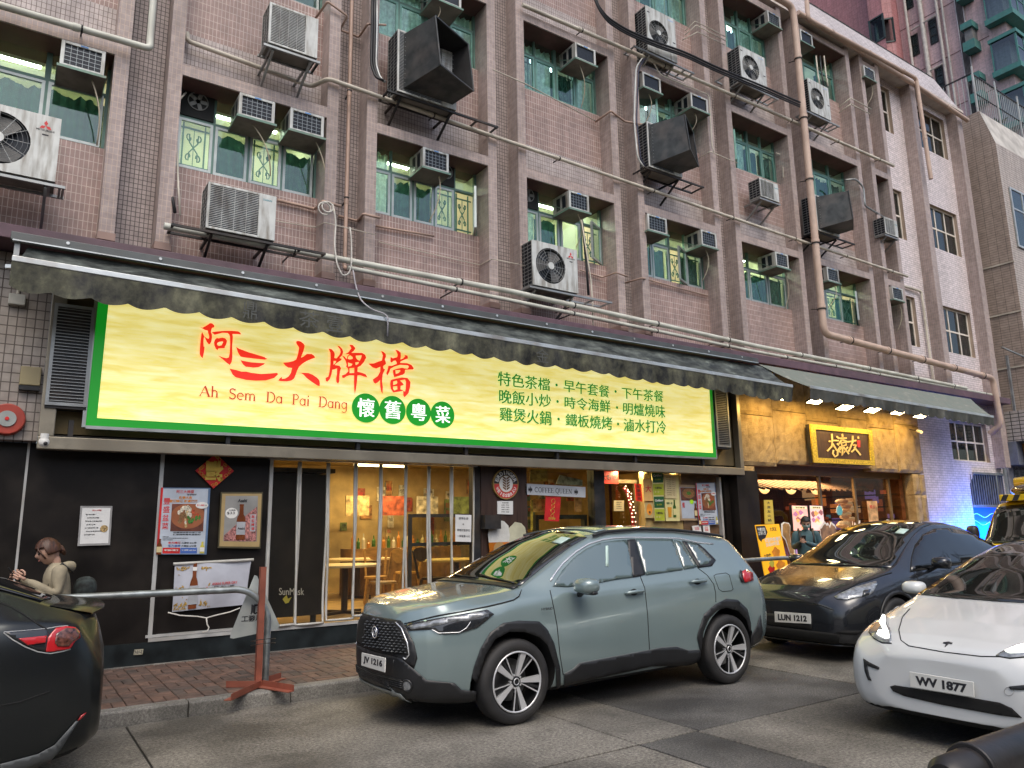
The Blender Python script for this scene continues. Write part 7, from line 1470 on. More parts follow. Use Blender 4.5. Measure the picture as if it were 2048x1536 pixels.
# black ribbed pipe in the near right corner
a, b = at(1895, 1556, Z=.98), at(2200, 1440, Z=.98); bk = thing('black_pipe', 'thick black pipe with a flange close to the camera at the bottom right corner', 'pipe', tuple(a)); d = (b-a).normalized(); M_bp = pm('worn_black_paint', (.022,.022,.023), .38, .2, var=.3, dirt=(.06,.05,.045), scale=14)
MB().tube([a-d*.02, a, a+d*.11], .052, 32, rr=[.035, .050, .052]).build('end_cap', M_bp, bk, smooth=40); MB().cyl(a+d*.11, a+d*.128, .064, 32).build('flange', M_bp, bk, smooth=40, bevel=.003); MB().tube([a+d*.128, b+d*.3], .060, 32).build('tube', M_bp, bk, smooth=40)
# ================================================================ CARS (front towards -X)
import numpy as np
def lerp(tab, x): return float(np.interp(x, [p[0] for p in tab], [p[1] for p in tab]))
def paint(name, col, rough=.25, metal=.0, coat=1.0, croug=.03):
    m, t, b, N, L = nodes(name); tc = N('TexCoord'); n = N('TexNoise'); n.inputs['Scale'].default_value = 1.5; n.inputs['Detail'].default_value = 8; L(tc.outputs['Object'], n.inputs['Vector'])
    L(ramp(N, L, n.outputs[0], [(.35, tuple(c*.93 for c in col)), (.7, tuple(min(1, c*1.05) for c in col))]), b.inputs['Base Color']); b.inputs['Metallic'].default_value = metal; b.inputs['Roughness'].default_value = rough
    b.inputs['Coat Weight'].default_value = coat; b.inputs['Coat Roughness'].default_value = croug; return m
M_cblk = pm('car_black_plastic', (.018,.019,.021), .42, var=.15); M_tyre = pm('tyre_rubber', (.016,.016,.017), .65, var=.2, bump=.2, dirt=(.05,.045,.04)); M_chr = pm('chrome', (.82,.83,.84), .22, .7, var=.02, bump=0); M_well = pm('wheel_well', (.008,.008,.008), .9)
M_cseam = pm('seam_gap', (.006,.006,.006), .8); M_plate = pm('number_plate', (.72,.72,.68), .35, var=.03, bump=0)
M_disc = pm('brake_disc', (.22,.22,.22), .35, .9); M_rimd = pm('dark_rim', (.05,.052,.055), .3, .7); M_rims = pm('machined_rim', (.72,.73,.74), .32, .55, var=.04, bump=0)
M_tail = pm('tail_red', (.50,.015,.02), .12, var=.05, bump=0, coat=1); M_lens = pm('lamp_lens', (.30,.32,.34), .08, .3, var=.3, coat=1, bump=0, scale=25); M_lamp = pm('lamp_dark', (.02,.022,.025), .08, coat=1, bump=0)
def cglass(name, col, spec=.9, ior=1.9):
    m, t, b, N, L = nodes(name); b.inputs['Base Color'].default_value = (*col, 1); b.inputs['Roughness'].default_value = .02; b.inputs['IOR'].default_value = ior; b.inputs['Coat Weight'].default_value = .3; b.inputs['Coat Roughness'].default_value = .01; return m
G_side = cglass('side_glass_sky_tone', (.10,.145,.145), ior=2.3); G_ws = cglass('windscreen_tint', (.012,.013,.012), ior=1.9); G_blk = cglass('black_tint', (.006,.007,.008), ior=1.7)  # teal base of the side windows stands in for the bright sky reflected there
ARCH = .07
class Car:
    def __init__(s, name, label, X0, YC, L, hw, zt, zb, belt, top, wheels, R_, mpaint, half_cap=.6, floor=.2):
        s.root = thing(name, label, 'car', (X0+L/2, YC, 0)); s.X0, s.YC, s.L = X0, YC, L; s.wheels, s.R = wheels, R_
        xs = sorted({*[p[0] for p in zt], *[p[0] for p in hw], *[round(k*L/26, 3) for k in range(27)]}); xs = [x for k, x in enumerate(xs) if k == 0 or x-xs[k-1] > .008]
        rings = []
        for x in xs:
            h, t_, b_, be, tp = lerp(hw, x), lerp(zt, x), lerp(zb, x), lerp(belt, x), lerp(top, x); be = min(be, t_-.05); tp = min(tp, h-.06)
            H = be-b_; e = t_-.05*min(1, (t_-be)/.3)-.012
            half = [(0, b_), (h*.55, b_), (h-.10, b_+.01), (h-.045, b_+.10*H+.02), (h-.012, b_+.30*H), (h, b_+.56*H), (h-.014, b_+.80*H), (h-.045, be-.02), (h-.075, be+.008)]
            c = (h-.075, be+.008)
            half += [(c[0]+(tp-c[0])*q+.02*sin(pi*q)*(1 if t_-be > .2 else 0), c[1]+(e-c[1])*q) for q in (.3, .6, .88)]
            half += [(tp, e), (tp*.86, e+(t_-e)*.42), (tp*.6, e+(t_-e)*.75), (tp*.3, e+(t_-e)*.96), (0, t_)]
            rings.append([(x, y, z) for y, z in half]+[(x, -y, z) for y, z in half[-2:0:-1]])
        n = len(rings[0]); v = [(X0+p[0], YC+p[1], p[2]) for r in rings for p in r]; f = []
        for i in range(len(rings)-1):
            for k in range(n): a, b = i*n+k, i*n+(k+1) % n; f.append((a, b, b+n, a+n))
        hn = (n+2)//2
        for base, rv in ((0, 0), ((len(rings)-1)*n, 1)):       # grid caps
            for k in range(hn-1):
                a, b = base+k, base+k+1; c_, d_ = base+(n-k-1) % n, base+(n-k) % n
                q = [a, b, c_, d_]; q = list(dict.fromkeys(q))
                if len(q) > 2: f.append(tuple(q if rv else q[::-1]))
        me = bpy.data.meshes.new('cage'); me.from_pydata(v, [], f); bm = bmesh.new(); bm.from_mesh(me); bmesh.ops.recalc_face_normals(bm, faces=bm.faces); bm.to_mesh(me); bm.free()
        o = bpy.data.objects.new('cage', me); sub = o.modifiers.new('s', 'SUBSURF'); sub.levels = 2; sub.render_levels = 2
        TMP.collection.objects.link(o); vl = TMP.view_layers[0]; vl.update(); full = bpy.data.meshes.new_from_object(o.evaluated_get(vl.depsgraph))
        s.bvh = BVHTree.FromPolygons([v_.co.copy() for v_ in full.vertices], [tuple(p.vertices) for p in full.polygons])
        o.modifiers.clear(); o.data = full; cutters = []
        for wx, wy in wheels:
            for sg_ in (-1, 1):
                yo, yi = YC+sg_*(max(p[1] for p in hw)+.1), YC+sg_*(wy-.32); Rw = R_+ARCH
                c = MB().cyl((X0+wx, yi, R_+.005), (X0+wx, yo, R_+.005), Rw, 44).build('cut', M_well); COL.objects.unlink(c); TMP.collection.objects.link(c); cutters.append(c)
                bo_ = o.modifiers.new('b', 'BOOLEAN'); bo_.object = c; bo_.operation = 'DIFFERENCE'; bo_.solver = 'EXACT'
        vl.update(); cut = bpy.data.meshes.new_from_object(o.evaluated_get(vl.depsgraph)); bpy.data.objects.remove(o)
        for c in cutters: bpy.data.objects.remove(c)
        cut.materials.clear(); cut.materials.append(mpaint); cut.materials.append(M_well); off = s.root.location
        for p in cut.polygons:
            c = p.center; p.material_index = 1 if (p.normal.z < -.7 and c.z < floor+.12) else 0
            for wx, wy in wheels:
                d = sqrt((c.x-X0-wx)**2+(c.z-R_-.005)**2)
                if d < R_+ARCH-.0005 and abs(c.y-YC) < wy+.2 and (abs(p.normal.y) > .9 and abs(abs(c.y-YC)-(wy-.32)) < .02 or d > R_+ARCH-.015 and abs(p.normal.y) < .2): p.material_index = 1
        for v_ in cut.vertices: v_.co -= off
        b_ = bpy.data.objects.new('body', cut); COL.objects.link(b_); b_.parent = s.root; cut.shade_smooth(); cut.set_sharp_from_angle(angle=radians(42)); s.body = b_
    # ---- things laid on the shell
    def hit(s, px, py, side=None):
        d = ray(px, py).normalized(); h = s.bvh.ray_cast(CAMLOC, d)
        if h[0] is None: n_ = s.bvh.find_nearest(CAMLOC+d*s.last); return n_[0], n_[1]
        s.last = (h[0]-CAMLOC).length; return h[0], h[1]
    last = 7
    def hitdir(s, o, d):
        h = s.bvh.ray_cast(Vector(o), Vector(d)); 
        if h[0] is None: n_ = s.bvh.find_nearest(Vector(o)+Vector(d)*s.dist); return n_[0], n_[1]
        s.dist = (h[0]-Vector(o)).length; return h[0], h[1]
    dist = 1
    def _patch(s, poly, step, fn):
        P = []; n = len(poly)
        for i in range(n):
            a, b = Vector(poly[i]), Vector(poly[(i+1) % n]); k = max(1, int((b-a).length/step)); P += [a.lerp(b, j/k) for j in range(k)]
        xs, ys = [p.x for p in P], [p.y for p in P]; inner = []
        x = min(xs)+step
        while x < max(xs):
            y = min(ys)+step
            while y < max(ys):
                q = Vector((x, y)); ins = False; j = len(P)-1
                for i in range(len(P)):
                    if (P[i].y > y) != (P[j].y > y) and x < (P[j].x-P[i].x)*(y-P[i].y)/(P[j].y-P[i].y)+P[i].x: ins = not ins
                    j = i
                if ins and min((q-p).length for p in P) > step*.45: inner.append(q)
                y += step
            x += step
        allp = P+inner; r = geometry.delaunay_2d_cdt(allp, [], [list(range(len(P)))], 1, 1e-6)
        vs_ = [fn(p.x, p.y) for p in r[0]]; return vs_, r[2]
    def patch(s, name, mat, poly, off=.006, step=7, mirror=True, thick=.004, proj=None, parent=None, label=None, zoom=None):
        """poly traced in the photo (zoom=(ox,oy,scale)) or, with proj='x'/'y'/'z', in car coordinates"""
        s.last = 7; L_ = s
        if proj is None:
            ox, oy, sc_ = zoom or (0, 0, 1); poly = [(ox+x/sc_, oy+y/sc_) for x, y in poly]
            c0 = s.hit(sum(p[0] for p in poly)/len(poly), sum(p[1] for p in poly)/len(poly)); fn = lambda x, y: s.hit(x, y)
        elif proj == 'y': fn = lambda x, z: s.hitdir((s.X0+x, s.YC-3, z), (0, 1, 0))       # near side
        elif proj == 'z': fn = lambda x, y: s.hitdir((s.X0+x, s.YC+y, 4), (0, 0, -1))
        elif proj == 'x': fn = lambda y, z: s.hitdir((s.X0-2, s.YC+y, z), (1, 0, 0))
        elif proj == '-x': fn = lambda y, z: s.hitdir((s.X0+s.L+2, s.YC+y, z), (-1, 0, 0))
        if proj: step = .05 if step == 7 else step
        hv, tf = s._patch(poly, step, fn)
        for _ in range(3):
            acc = [h[1].copy() for h in hv]
            for t in tf:
                sm = hv[t[0]][1]+hv[t[1]][1]+hv[t[2]][1]
                for i in t: acc[i] += sm*.5
            hv = [(h[0], a.normalized()) for h, a in zip(hv, acc)]
        out = []
        for mir in ((False, True) if mirror else (False,)):
            m = MB()
            for k, (p, nn) in enumerate(hv):
                q = p+nn*off; m.v.append((q.x, (2*s.YC-q.y) if mir else q.y, q.z))
            m.f = [tuple(t[::-1] if mir else t) for t in tf]; m.m = [0]*len(m.f)
            o = m.build(name, mat, parent or s.root, smooth=True, label=label, fixn=True)
            if o.data.polygons:
                # make the normals agree with the shell
                i0 = o.data.polygons[0]; nn = hv[tf[0][0]][1].copy(); nn.y *= -1 if mir else 1
                if i0.normal.dot(nn) < 0: o.data.flip_normals()
            if thick: md = o.modifiers.new('t', 'SOLIDIFY'); md.thickness = thick; md.offset = 1
            out.append(o)
        return out[0]
    def line(s, name, mat, pts, r=.004, zoom=None, mirror=True, off=.001, parent=None, proj=None, seg=6, n=6):
        s.last = 7
        if proj is None:
            ox, oy, sc_ = zoom or (0, 0, 1); pts = [(ox+x/sc_, oy+y/sc_) for x, y in pts]; fn = s.hit
        elif proj == 'y': fn = lambda x, z: s.hitdir((s.X0+x, s.YC-3, z), (0, 1, 0))
        elif proj == 'z': fn = lambda x, y: s.hitdir((s.X0+x, s.YC+y, 4), (0, 0, -1))
        elif proj == '-x': fn = lambda y, z: s.hitdir((s.X0+s.L+2, s.YC+y, z), (-1, 0, 0))
        elif proj == 'x': fn = lambda y, z: s.hitdir((s.X0-2, s.YC+y, z), (1, 0, 0))
        P = []
        for i in range(len(pts)-1):
            for j in range(n): t = j/n; P.append((pts[i][0]+(pts[i+1][0]-pts[i][0])*t, pts[i][1]+(pts[i+1][1]-pts[i][1])*t))
        P.append(pts[-1]); Q_ = []
        for p in P: a, b = fn(*p); Q_.append(a+b*off)
        for mir in ((0, 1) if mirror else (0,)): MB().tube([(q.x, 2*s.YC-q.y if mir else q.y, q.z) for q in Q_], r, seg).build(name, mat, parent or s.root, smooth=True)
    def wheel(s, style='y', side=-1):
        for wx, wy in s.wheels:
            for sg_ in (-1, 1):
                R_ = s.R; yo = s.YC+sg_*wy; X, Z = s.X0+wx, R_; cyl = lambda r, y, a: (X+r*cos(a), yo-sg_*y, Z+r*sin(a))
                prof = [(R_*.70, .20), (R_*.90, .205), (R_*.985, .185), (R_, .15), (R_, .06), (R_*.985, .025), (R_*.93, .004), (R_*.80, -.004), (R_*.715, .008), (R_*.70, .02)]
                m = MB(); n = 56
                for k in range(n):
                    for r, y in prof: m.v.append(cyl(r, y, 2*pi*k/n))
                q = len(prof)
                for k in range(n):
                    for j in range(q-1): a, b = k*q+j, ((k+1) % n)*q+j; m.f.append((a, a+1, b+1, b)); m.m.append(0)
                W = thing_part(m, 'wheel', M_tyre, s.root)
                g = MB()
                for k in range(n):
                    a0 = 2*pi*k/n
                    for j in range(4): y = .04+.035*j; g.quad(cyl(R_*1.004, y, a0), cyl(R_*1.004, y+.022, a0+.02), cyl(R_*1.004, y+.022, a0+.075), cyl(R_*1.004, y, a0+.055))
                g.build('tread', M_tyre, W)
                m = MB(); m.torus((X, yo-sg_*.004, Z), (0,1,0), R_*.695, .008, 56, 8); m.build('rim_edge', M_rims, W, smooth=True)
                m = MB(); m.tube([(X, yo-sg_*.012, Z), (X, yo-sg_*.19, Z)], R_*.69, 48, cap=False); m.build('rim_barrel', M_rimd, W, smooth=True, fixn=False); MB().cyl((X, yo-sg_*.13, Z), (X, yo-sg_*.17, Z), R_*.5, 32).build('brake_disc', M_disc, W); MB().cyl((X, yo-sg_*.175, Z), (X, yo-sg_*.19, Z), R_*.69, 32).build('rim_back', M_well, W)
                Rr = R_*.69; up = R_*.02
                def spoke(a, r0, r1, w0, w1, y0, y1, mt, th=.028, tw=0):
                    c, t = Vector((cos(a), 0, sin(a))), Vector((-sin(a), 0, cos(a))); O = Vector((X, yo, Z)); yv = Vector((0, -sg_, 0)); e = Vector((cos(a+tw), 0, sin(a+tw)))
                    A_ = [O+c*r0+t*w0+yv*y0, O+c*r0-t*w0+yv*y0, O+e*r1-t*w1+yv*y1, O+e*r1+t*w1+yv*y1]; B_ = [p+yv*th for p in A_]
                    m = MB(); m.quad(*A_); m.quad(*B_[::-1])
                    for i in range(4): m.quad(A_[i], B_[i], B_[(i+1) % 4], A_[(i+1) % 4])
                    m.build('spoke', mt, W, bevel=.003)
                if style == 'y':
                    for k in range(5):
                        a = 2*pi*k/5+1.25; spoke(a, R_*.10, Rr, .012, .030, .022, .008, M_rims); 
                        for d_ in (-.30, -.46): spoke(a+d_*.35, R_*.12, Rr, .008, .011, .030, .016, M_rimd, tw=d_*.65)
                        spoke(a-.34, R_*.14, Rr, .003, .006, .024, .012, M_rims, .02, -.12)
                elif style == 'turbine':
                    for k in range(10): spoke(2*pi*k/10, R_*.1, Rr, .012, .03, .02, .012, M_rimd, tw=.15)
                MB().cyl((X, yo-sg_*.016, Z), (X, yo-sg_*.06, Z), R_*.125, 24).build('hub', M_rimd, W, bevel=.004); MB().torus((X, yo-sg_*.015, Z), (0,1,0), R_*.075, .004, 20, 5).build('hub_badge', M_rims, W)
                for k in range(5): a = 2*pi*k/5+.62; MB().cyl((X+R_*.155*cos(a), yo-sg_*.022, Z+R_*.155*sin(a)), (X+R_*.155*cos(a), yo-sg_*.05, Z+R_*.155*sin(a)), .009, 8).build('wheel_nut', M_rims, W)
def thing_part(m, name, mat, par): return m.build(name, mat, par, smooth=50)
def mirror_(c, x, z, y, sx, sz, mat, cap=None, front=True):
    """door mirror; y = distance of its middle from the centre line"""
    for sg_ in (-1, 1):
        X, Y, Z = c.X0+x, c.YC+sg_*y, z; m = MB(); n = 20
        prof = [(0, .86), (.03, 1), (.09, 1), (.14, .82), (.165, .45)]
        for d_, s_ in prof:
            for k in range(n):
                a = 2*pi*k/n; ca, sa = cos(a), sin(a); m.v.append((X-d_+.07, Y+sg_*(sx*s_*abs(ca)**.6*(1 if ca > 0 else -1)), Z+sz*s_*abs(sa)**.7*(1 if sa > 0 else -1)*(1 if sa > 0 else .9)))
        for i in range(len(prof)-1):
            for k in range(n): a, b = i*n+k, i*n+(k+1) % n; m.f.append((a, b, b+n, a+n)); m.m.append(0)
        m.f.append(tuple(range(n))); m.f.append(tuple((len(prof)-1)*n+k for k in range(n))[::-1]); m.m += [0, 0]
        M_ = m.build('door_mirror', mat, c.root, smooth=60); B(X-.02, Y-sx*.95, Z-sz*1.02, X+.05, Y+sx*.95, Z-sz*.5).build('mirror_base', M_cblk, M_, bevel=.02)
        MB().bar((X+.03, Y-sg_*sx*.8, Z-sz*.8), (X+.06, Y-sg_*(sx+.08), Z-sz*1.5), .05, .04).build('mirror_arm', M_cblk, M_, bevel=.01)
def plate(c, s, tl, tr_, br, bl, X=None):
    fn = quadfn(*[at(*q, X=X) for q in (tl, tr_, br, bl)], (-1, 0, 0)); o = MB().prism([(0, 0), (1, 0), (1, 1), (0, 1)], fn, -.006, .004).build('number_plate', M_plate, c.root, bevel=.003)
    text(s, 'plate_lettering', lambda u, v, d: fn(u, v, d+.004), M_ink, o, (.1, .2, .9, .8), .045)
# ---------- grey green crossover
P_suv = paint('grey_green_paint', (.225,.295,.30), .2, .28)
suv = Car('crossover_car', 'grey green crossover JV 1216 parked at the kerb with black wheel arch cladding', 2.80, 6.36, 4.40,
  hw=[(0,.36),(.012,.43),(.04,.51),(.09,.585),(.16,.665),(.27,.755),(.42,.835),(.6,.885),(.8,.905),(2.2,.91),(3.54,.91),(3.94,.895),(4.16,.86),(4.30,.80),(4.37,.73),(4.40,.66)],
  zt=[(0,.84),(.02,.90),(.07,.955),(.22,1.0),(.54,1.05),(.89,1.085),(1.06,1.115),(1.19,1.19),(1.44,1.33),(1.74,1.47),(1.99,1.555),(2.24,1.60),(2.64,1.62),(3.14,1.605),(3.59,1.565),(3.94,1.52),(4.06,1.49),(4.14,1.36),(4.24,1.18),(4.30,1.08),(4.36,1.0),(4.40,.92)],
  zb=[(0,.30),(.1,.21),(.5,.18),(1.5,.18),(3.2,.20),(4.04,.25),(4.34,.32),(4.40,.38)],
  belt=[(0,.74),(.1,.84),(.36,.93),(.94,1.0),(1.24,1.02),(2.14,1.05),(3.14,1.09),(3.84,1.12),(4.19,1.06),(4.40,.85)],
  top=[(0,.28),(.1,.48),(.28,.65),(.94,.73),(1.09,.73),(1.54,.66),(1.94,.60),(2.34,.58),(3.14,.57),(4.04,.54),(4.19,.60),(4.40,.56)], wheels=[(.885,.905),(3.54,.905)], R_=.342, mpaint=P_suv)
Z6, Z7, ZF = (700, 1040, 3.657), (1100, 1040, 4.267), (0, 0, 1)
S = suv
S.patch('front_window', G_side, [(22,566),(100,435),(200,325),(300,252),(420,198),(560,178),(648,172),(668,250),(698,440),(700,492),(560,510),(390,543),(150,572)], zoom=Z7)
S.patch('pillar_trim', M_cblk, [(655,172),(722,165),(808,468),(760,482),(704,492)], zoom=Z7)
S.patch('rear_window', G_side, [(730,165),(1043,170),(1130,418),(1128,428),(816,472)], zoom=Z7)
S.patch('rear_window', G_side, [(1058,174),(1108,184),(1248,405),(1142,424)], zoom=Z7)
S.patch('quarter_surround', M_cblk, [(1122,180),(1266,208),(1320,252),(1412,345),(1380,394),(1262,410)], zoom=Z7); S.patch('quarter_window', G_side, [(1165,195),(1240,210),(1295,252),(1375,338),(1340,380),(1278,388)], zoom=Z7, off=.008)
S.line('window_strip', M_chr, [(0,522),(55,440),(110,370),(220,272),(330,205),(450,168),(560,154),(690,150),(1100,158),(1250,192),(1390,206)], .010, Z7, n=3)
S.patch('door_cladding', M_cblk, [(118,1318),(200,1272),(245,1226),(850,1112),(950,1092),(1080,1084),(1180,1116),(1282,1110),(1280,1160),(1250,1235),(860,1246),(120,1412)], zoom=Z7)
S.line('cladding_edge', pm('cladding_edge', (.10,.11,.11), .4), [(118,1316),(200,1270),(245,1224),(850,1110),(950,1090),(1080,1082),(1180,1113),(1280,1108)], .006, Z7, n=3)
S.patch('arch_cladding', M_cblk, [(1278,1112),(1252,1005),(1262,945),(1310,805),(1400,722),(1500,672),(1600,682),(1680,760),(1708,880),(1712,940),(1698,950),(1672,850),(1600,775),(1500,748),(1420,772),(1350,842),(1305,950),(1288,1110)], zoom=Z7)
S.patch('arch_cladding', M_cblk, [(888,1150),(902,1080),(952,940),(1022,822),(1120,752),(1230,736),(1380,742),(1440,800),(1490,900),(1535,1090),(1540,1340),(1515,1330),(1500,1080),(1440,910),(1380,855),(1280,820),(1160,818),(1060,872),(990,985),(950,1110),(925,1190)], zoom=Z6)
S.patch('bumper_cladding', M_cblk, [(1712,985),(1760,900),(1790,810),(1812,960),(1788,1030),(1702,1083)], zoom=Z7, mirror=False)
S.line('door_seam', M_cseam, [(0,600),(30,740),(60,900),(85,1150),(112,1320)], .004, Z7); S.line('door_seam', M_cseam, [(690,160),(770,482),(808,580),(832,800),(848,1100),(854,1236)], .004, Z7); S.line('door_seam', M_cseam, [(1258,408),(1340,470),(1395,545),(1413,620),(1415,700)], .004, Z7)
S.line('fuel_flap', M_cseam, [(1398,475),(1420,462),(1500,452),(1530,470),(1562,590),(1545,605),(1470,610),(1440,590),(1398,475)], .003, Z7, mirror=False)
for (a, b, c_) in (((635,628),(792,606),(715,600)), ((1185,533),(1326,522),(1255,500))):
    p, n_ = S.hit(Z7[0]+a[0]/Z7[2], Z7[1]+a[1]/Z7[2]); q, _ = S.hit(Z7[0]+b[0]/Z7[2], Z7[1]+b[1]/Z7[2]); mid = (p+q)/2
    for mir in (0, 1):
        f_ = (lambda v: Vector((v.x, 2*S.YC-v.y, v.z))) if mir else (lambda v: v); nn = n_ if not mir else Vector((n_.x, -n_.y, n_.z))
        MB().tube([f_(p)+nn*.01, f_(p.lerp(q, .1))+nn*.032, f_(mid)+nn*.04, f_(p.lerp(q, .9))+nn*.032, f_(q)+nn*.01], .014, 10, rr=[.010,.016,.018,.016,.010]).build('door_handle', P_suv, S.root, smooth=True)
        MB().ball(f_(mid)+nn*.004, .05, .008, .032, 16, 8).build('handle_recess', M_well, S.root, smooth=True)
S.patch('tail_lamp', M_tail, [(1632,440),(1665,425),(1722,455),(1728,520),(1655,535),(1640,500)], zoom=Z7, off=.012); S.patch('tail_lamp_edge', M_cblk, [(1615,432),(1634,436),(1642,505),(1655,538),(1625,525),(1612,480)], zoom=Z7, off=.010)
S.patch('bonnet_gap', M_cseam, [(400,762),(640,706),(820,675),(1000,640),(1120,612),(1200,590),(1240,562),(1256,512),(1251,512),(1234,556),(1196,583),(1116,604),(996,632),(816,668),(636,698),(400,755)], zoom=Z6, off=.002)
S.patch('headlamp', M_lamp, [(402,772),(440,757),(1000,657),(1052,690),(930,788),(800,828),(655,838),(600,802),(432,812),(398,792)], zoom=Z6, off=.006, label='dark swept back headlamp with a silver upper strip')
S.patch('lamp_strip', M_lens, [(432,778),(700,718),(978,672),(1008,690),(850,742),(762,742),(640,775),(452,804)], zoom=Z6, off=.012); S.line('lamp_trim', M_chr, [(600,800),(650,828),(800,822),(850,790),(880,745)], .004, Z6, off=.014)
S.patch('grille_surround', M_cblk, [(112,722),(150,700),(372,735),(402,770),(470,900),(495,1010),(470,1085),(400,1035),(300,998),(90,935),(88,850)], zoom=Z6, off=.004)
S.patch('grille', M_well, [(122,735),(190,722),(335,750),(378,790),(424,900),(432,985),(300,975),(102,920),(100,850)], zoom=Z6, off=.010)
g = MB(); gp = [(122,735),(190,722),(335,750),(378,790),(424,900),(432,985),(300,975),(102,920),(100,850)]
def inside(x, y, P):
    c = False; j = len(P)-1
    for i in range(len(P)):
        if (P[i][1] > y) != (P[j][1] > y) and x < (P[j][0]-P[i][0])*(y-P[i][1])/(P[j][1]-P[i][1])+P[i][0]: c = not c
        j = i
    return c
for r_ in range(14):
    for c_ in range(12):
        x, y = 100+c_*30+(15 if r_ % 2 else 0), 715+r_*20+c_*3.4
        if inside(x, y, gp) and inside(x+12, y+8, gp) and inside(x-12, y+6, gp):
            H = lambda a, b, o_: (lambda h: h[0]+h[1]*o_)(S.hit(Z6[0]+a/Z6[2], Z6[1]+b/Z6[2]))
            g.quad(H(x-11, y, .012), H(x, y-7, .026), H(x, y+1, .040), H(x-8, y+4, .014)); g.quad(H(x, y-7, .026), H(x+11, y, .012), H(x+8, y+4, .014), H(x, y+1, .040))
o = g.build('grille_mesh', pm('grille_plastic', (.06,.065,.07), .25, .3), S.root, fixn=False); o['kind'] = 'stuff'
S.line('grille_trim', M_chr, [(340,748),(382,792),(425,898),(437,985),(412,1018),(395,1005)], .006, Z6, off=.012)
p, n_ = S.hit(Z6[0]+208/Z6[2], Z6[1]+818/Z6[2]); b_ = MB().torus(p+n_*.036, n_, .048, .006, 28, 6).build('badge', M_chr, S.root, smooth=True); MB().cyl(p+n_*.02, p+n_*.03, .047, 24).build('badge_disc', pm('navy_badge', (.02,.03,.09), .2), S.root); MB().torus(p+n_*.036, n_, .022, .004, 20, 5).build('badge_ring', M_chr, S.root)
S.patch('lower_bumper', M_cblk, [(64,938),(300,990),(380,1012),(560,1166),(765,1190),(815,1238),(922,1248),(920,1345),(600,1342),(452,1342),(382,1262),(72,1168)], zoom=Z6, off=.008)
S.patch('lower_intake', M_well, [(80,1092),(250,1130),(385,1165),(412,1205),(390,1235),(90,1140)], zoom=Z6, off=.014, step=5)
for k in range(4): S.line('intake_bar', M_cblk, [(82,1103+k*12),(240,1143+k*13),(395,1180+k*14)], .006, Z6, off=.020)
S.patch('skid_plate', pm('silver_skid', (.36,.39,.38), .35, .5), [(72,1168),(380,1262),(450,1342),(330,1325),(76,1204)], zoom=Z6, off=.016)
p, n_ = S.hit(Z6[0]+427/Z6[2], Z6[1]+1205/Z6[2]); MB().cyl(p+n_*.01, p+n_*.022, .035, 20).build('fog_lamp', M_lens, S.root); MB().torus(p+n_*.02, n_, .045, .008, 22, 6).build('fog_lamp_ring', M_cblk, S.root)
plate(S, 'JV 1216', (724, 1305), (771, 1316), (770, 1345), (723, 1331), 2.70)
S.patch('windscreen', G_ws, [(1.07,-.70),(1.04,-.4),(1.025,0),(1.04,.4),(1.07,.70),(1.44,.63),(1.79,.585),(1.97,.56),(2.0,.3),(2.005,0),(2.0,-.3),(1.97,-.56),(1.79,-.585),(1.44,-.63)], proj='z', mirror=False, off=.004, step=.06)
S.line('wiper', M_cblk, [(1.06,-.62),(1.08,-.2),(1.12,.05)], .009, proj='z', mirror=False, off=.02); S.line('wiper', M_cblk, [(1.06,.0),(1.08,.35),(1.12,.6)], .009, proj='z', mirror=False, off=.02)
S.patch('cowl', M_cblk, [(.98,-.72),(.94,0),(.98,.72),(1.06,.70),(1.02,0),(1.06,-.70)], proj='z', mirror=False, step=.06); S.patch('rear_screen', G_blk, [(-.5,1.06),(.5,1.06),(.46,1.40),(-.46,1.40)], proj='-x', mirror=False)
S.patch('roof_panel', M_cblk if False else P_suv, [(2.12,-.5),(2.12,.5),(2.3,.5),(2.3,-.5)], proj='z', mirror=False)
S.patch('screen_sticker', pm('pale_sticker', (.45,.60,.55), .5), [(1.72,-.46),(1.86,-.44),(1.86,-.30),(1.72,-.32)], proj='z', mirror=False, off=.010); S.line('roof_rail', M_cblk, [(2.02,-.585),(2.2,-.575),(3.0,-.57),(3.6,-.56),(3.92,-.55)], .016, proj='z', off=.028, seg=8)
S.patch('windscreen_note', pm('paper_label', (.55,.70,.68), .5), [(.0,0),(.01,0),(.01,.01)], proj='z', mirror=False) if False else None
S.patch('window_label', pm('pale_sticker', (.45,.60,.55), .5), [(470,225),(492,225),(496,400),(470,400)], zoom=Z7, off=.009, mirror=False)
mirror_(S, 1.56, 1.085, 1.02, .12, .072, P_suv); S.wheel('y')
hf = quadfn(at(1083, 1216, Y=5.44), at(1106, 1214, Y=5.44), at(1106, 1219, Y=5.44), at(1083, 1221, Y=5.44), (0, -1, 0)); text('HYBRID', 'badge_lettering', hf, M_ink, S.root, (0, 0, 1, 1), .01)
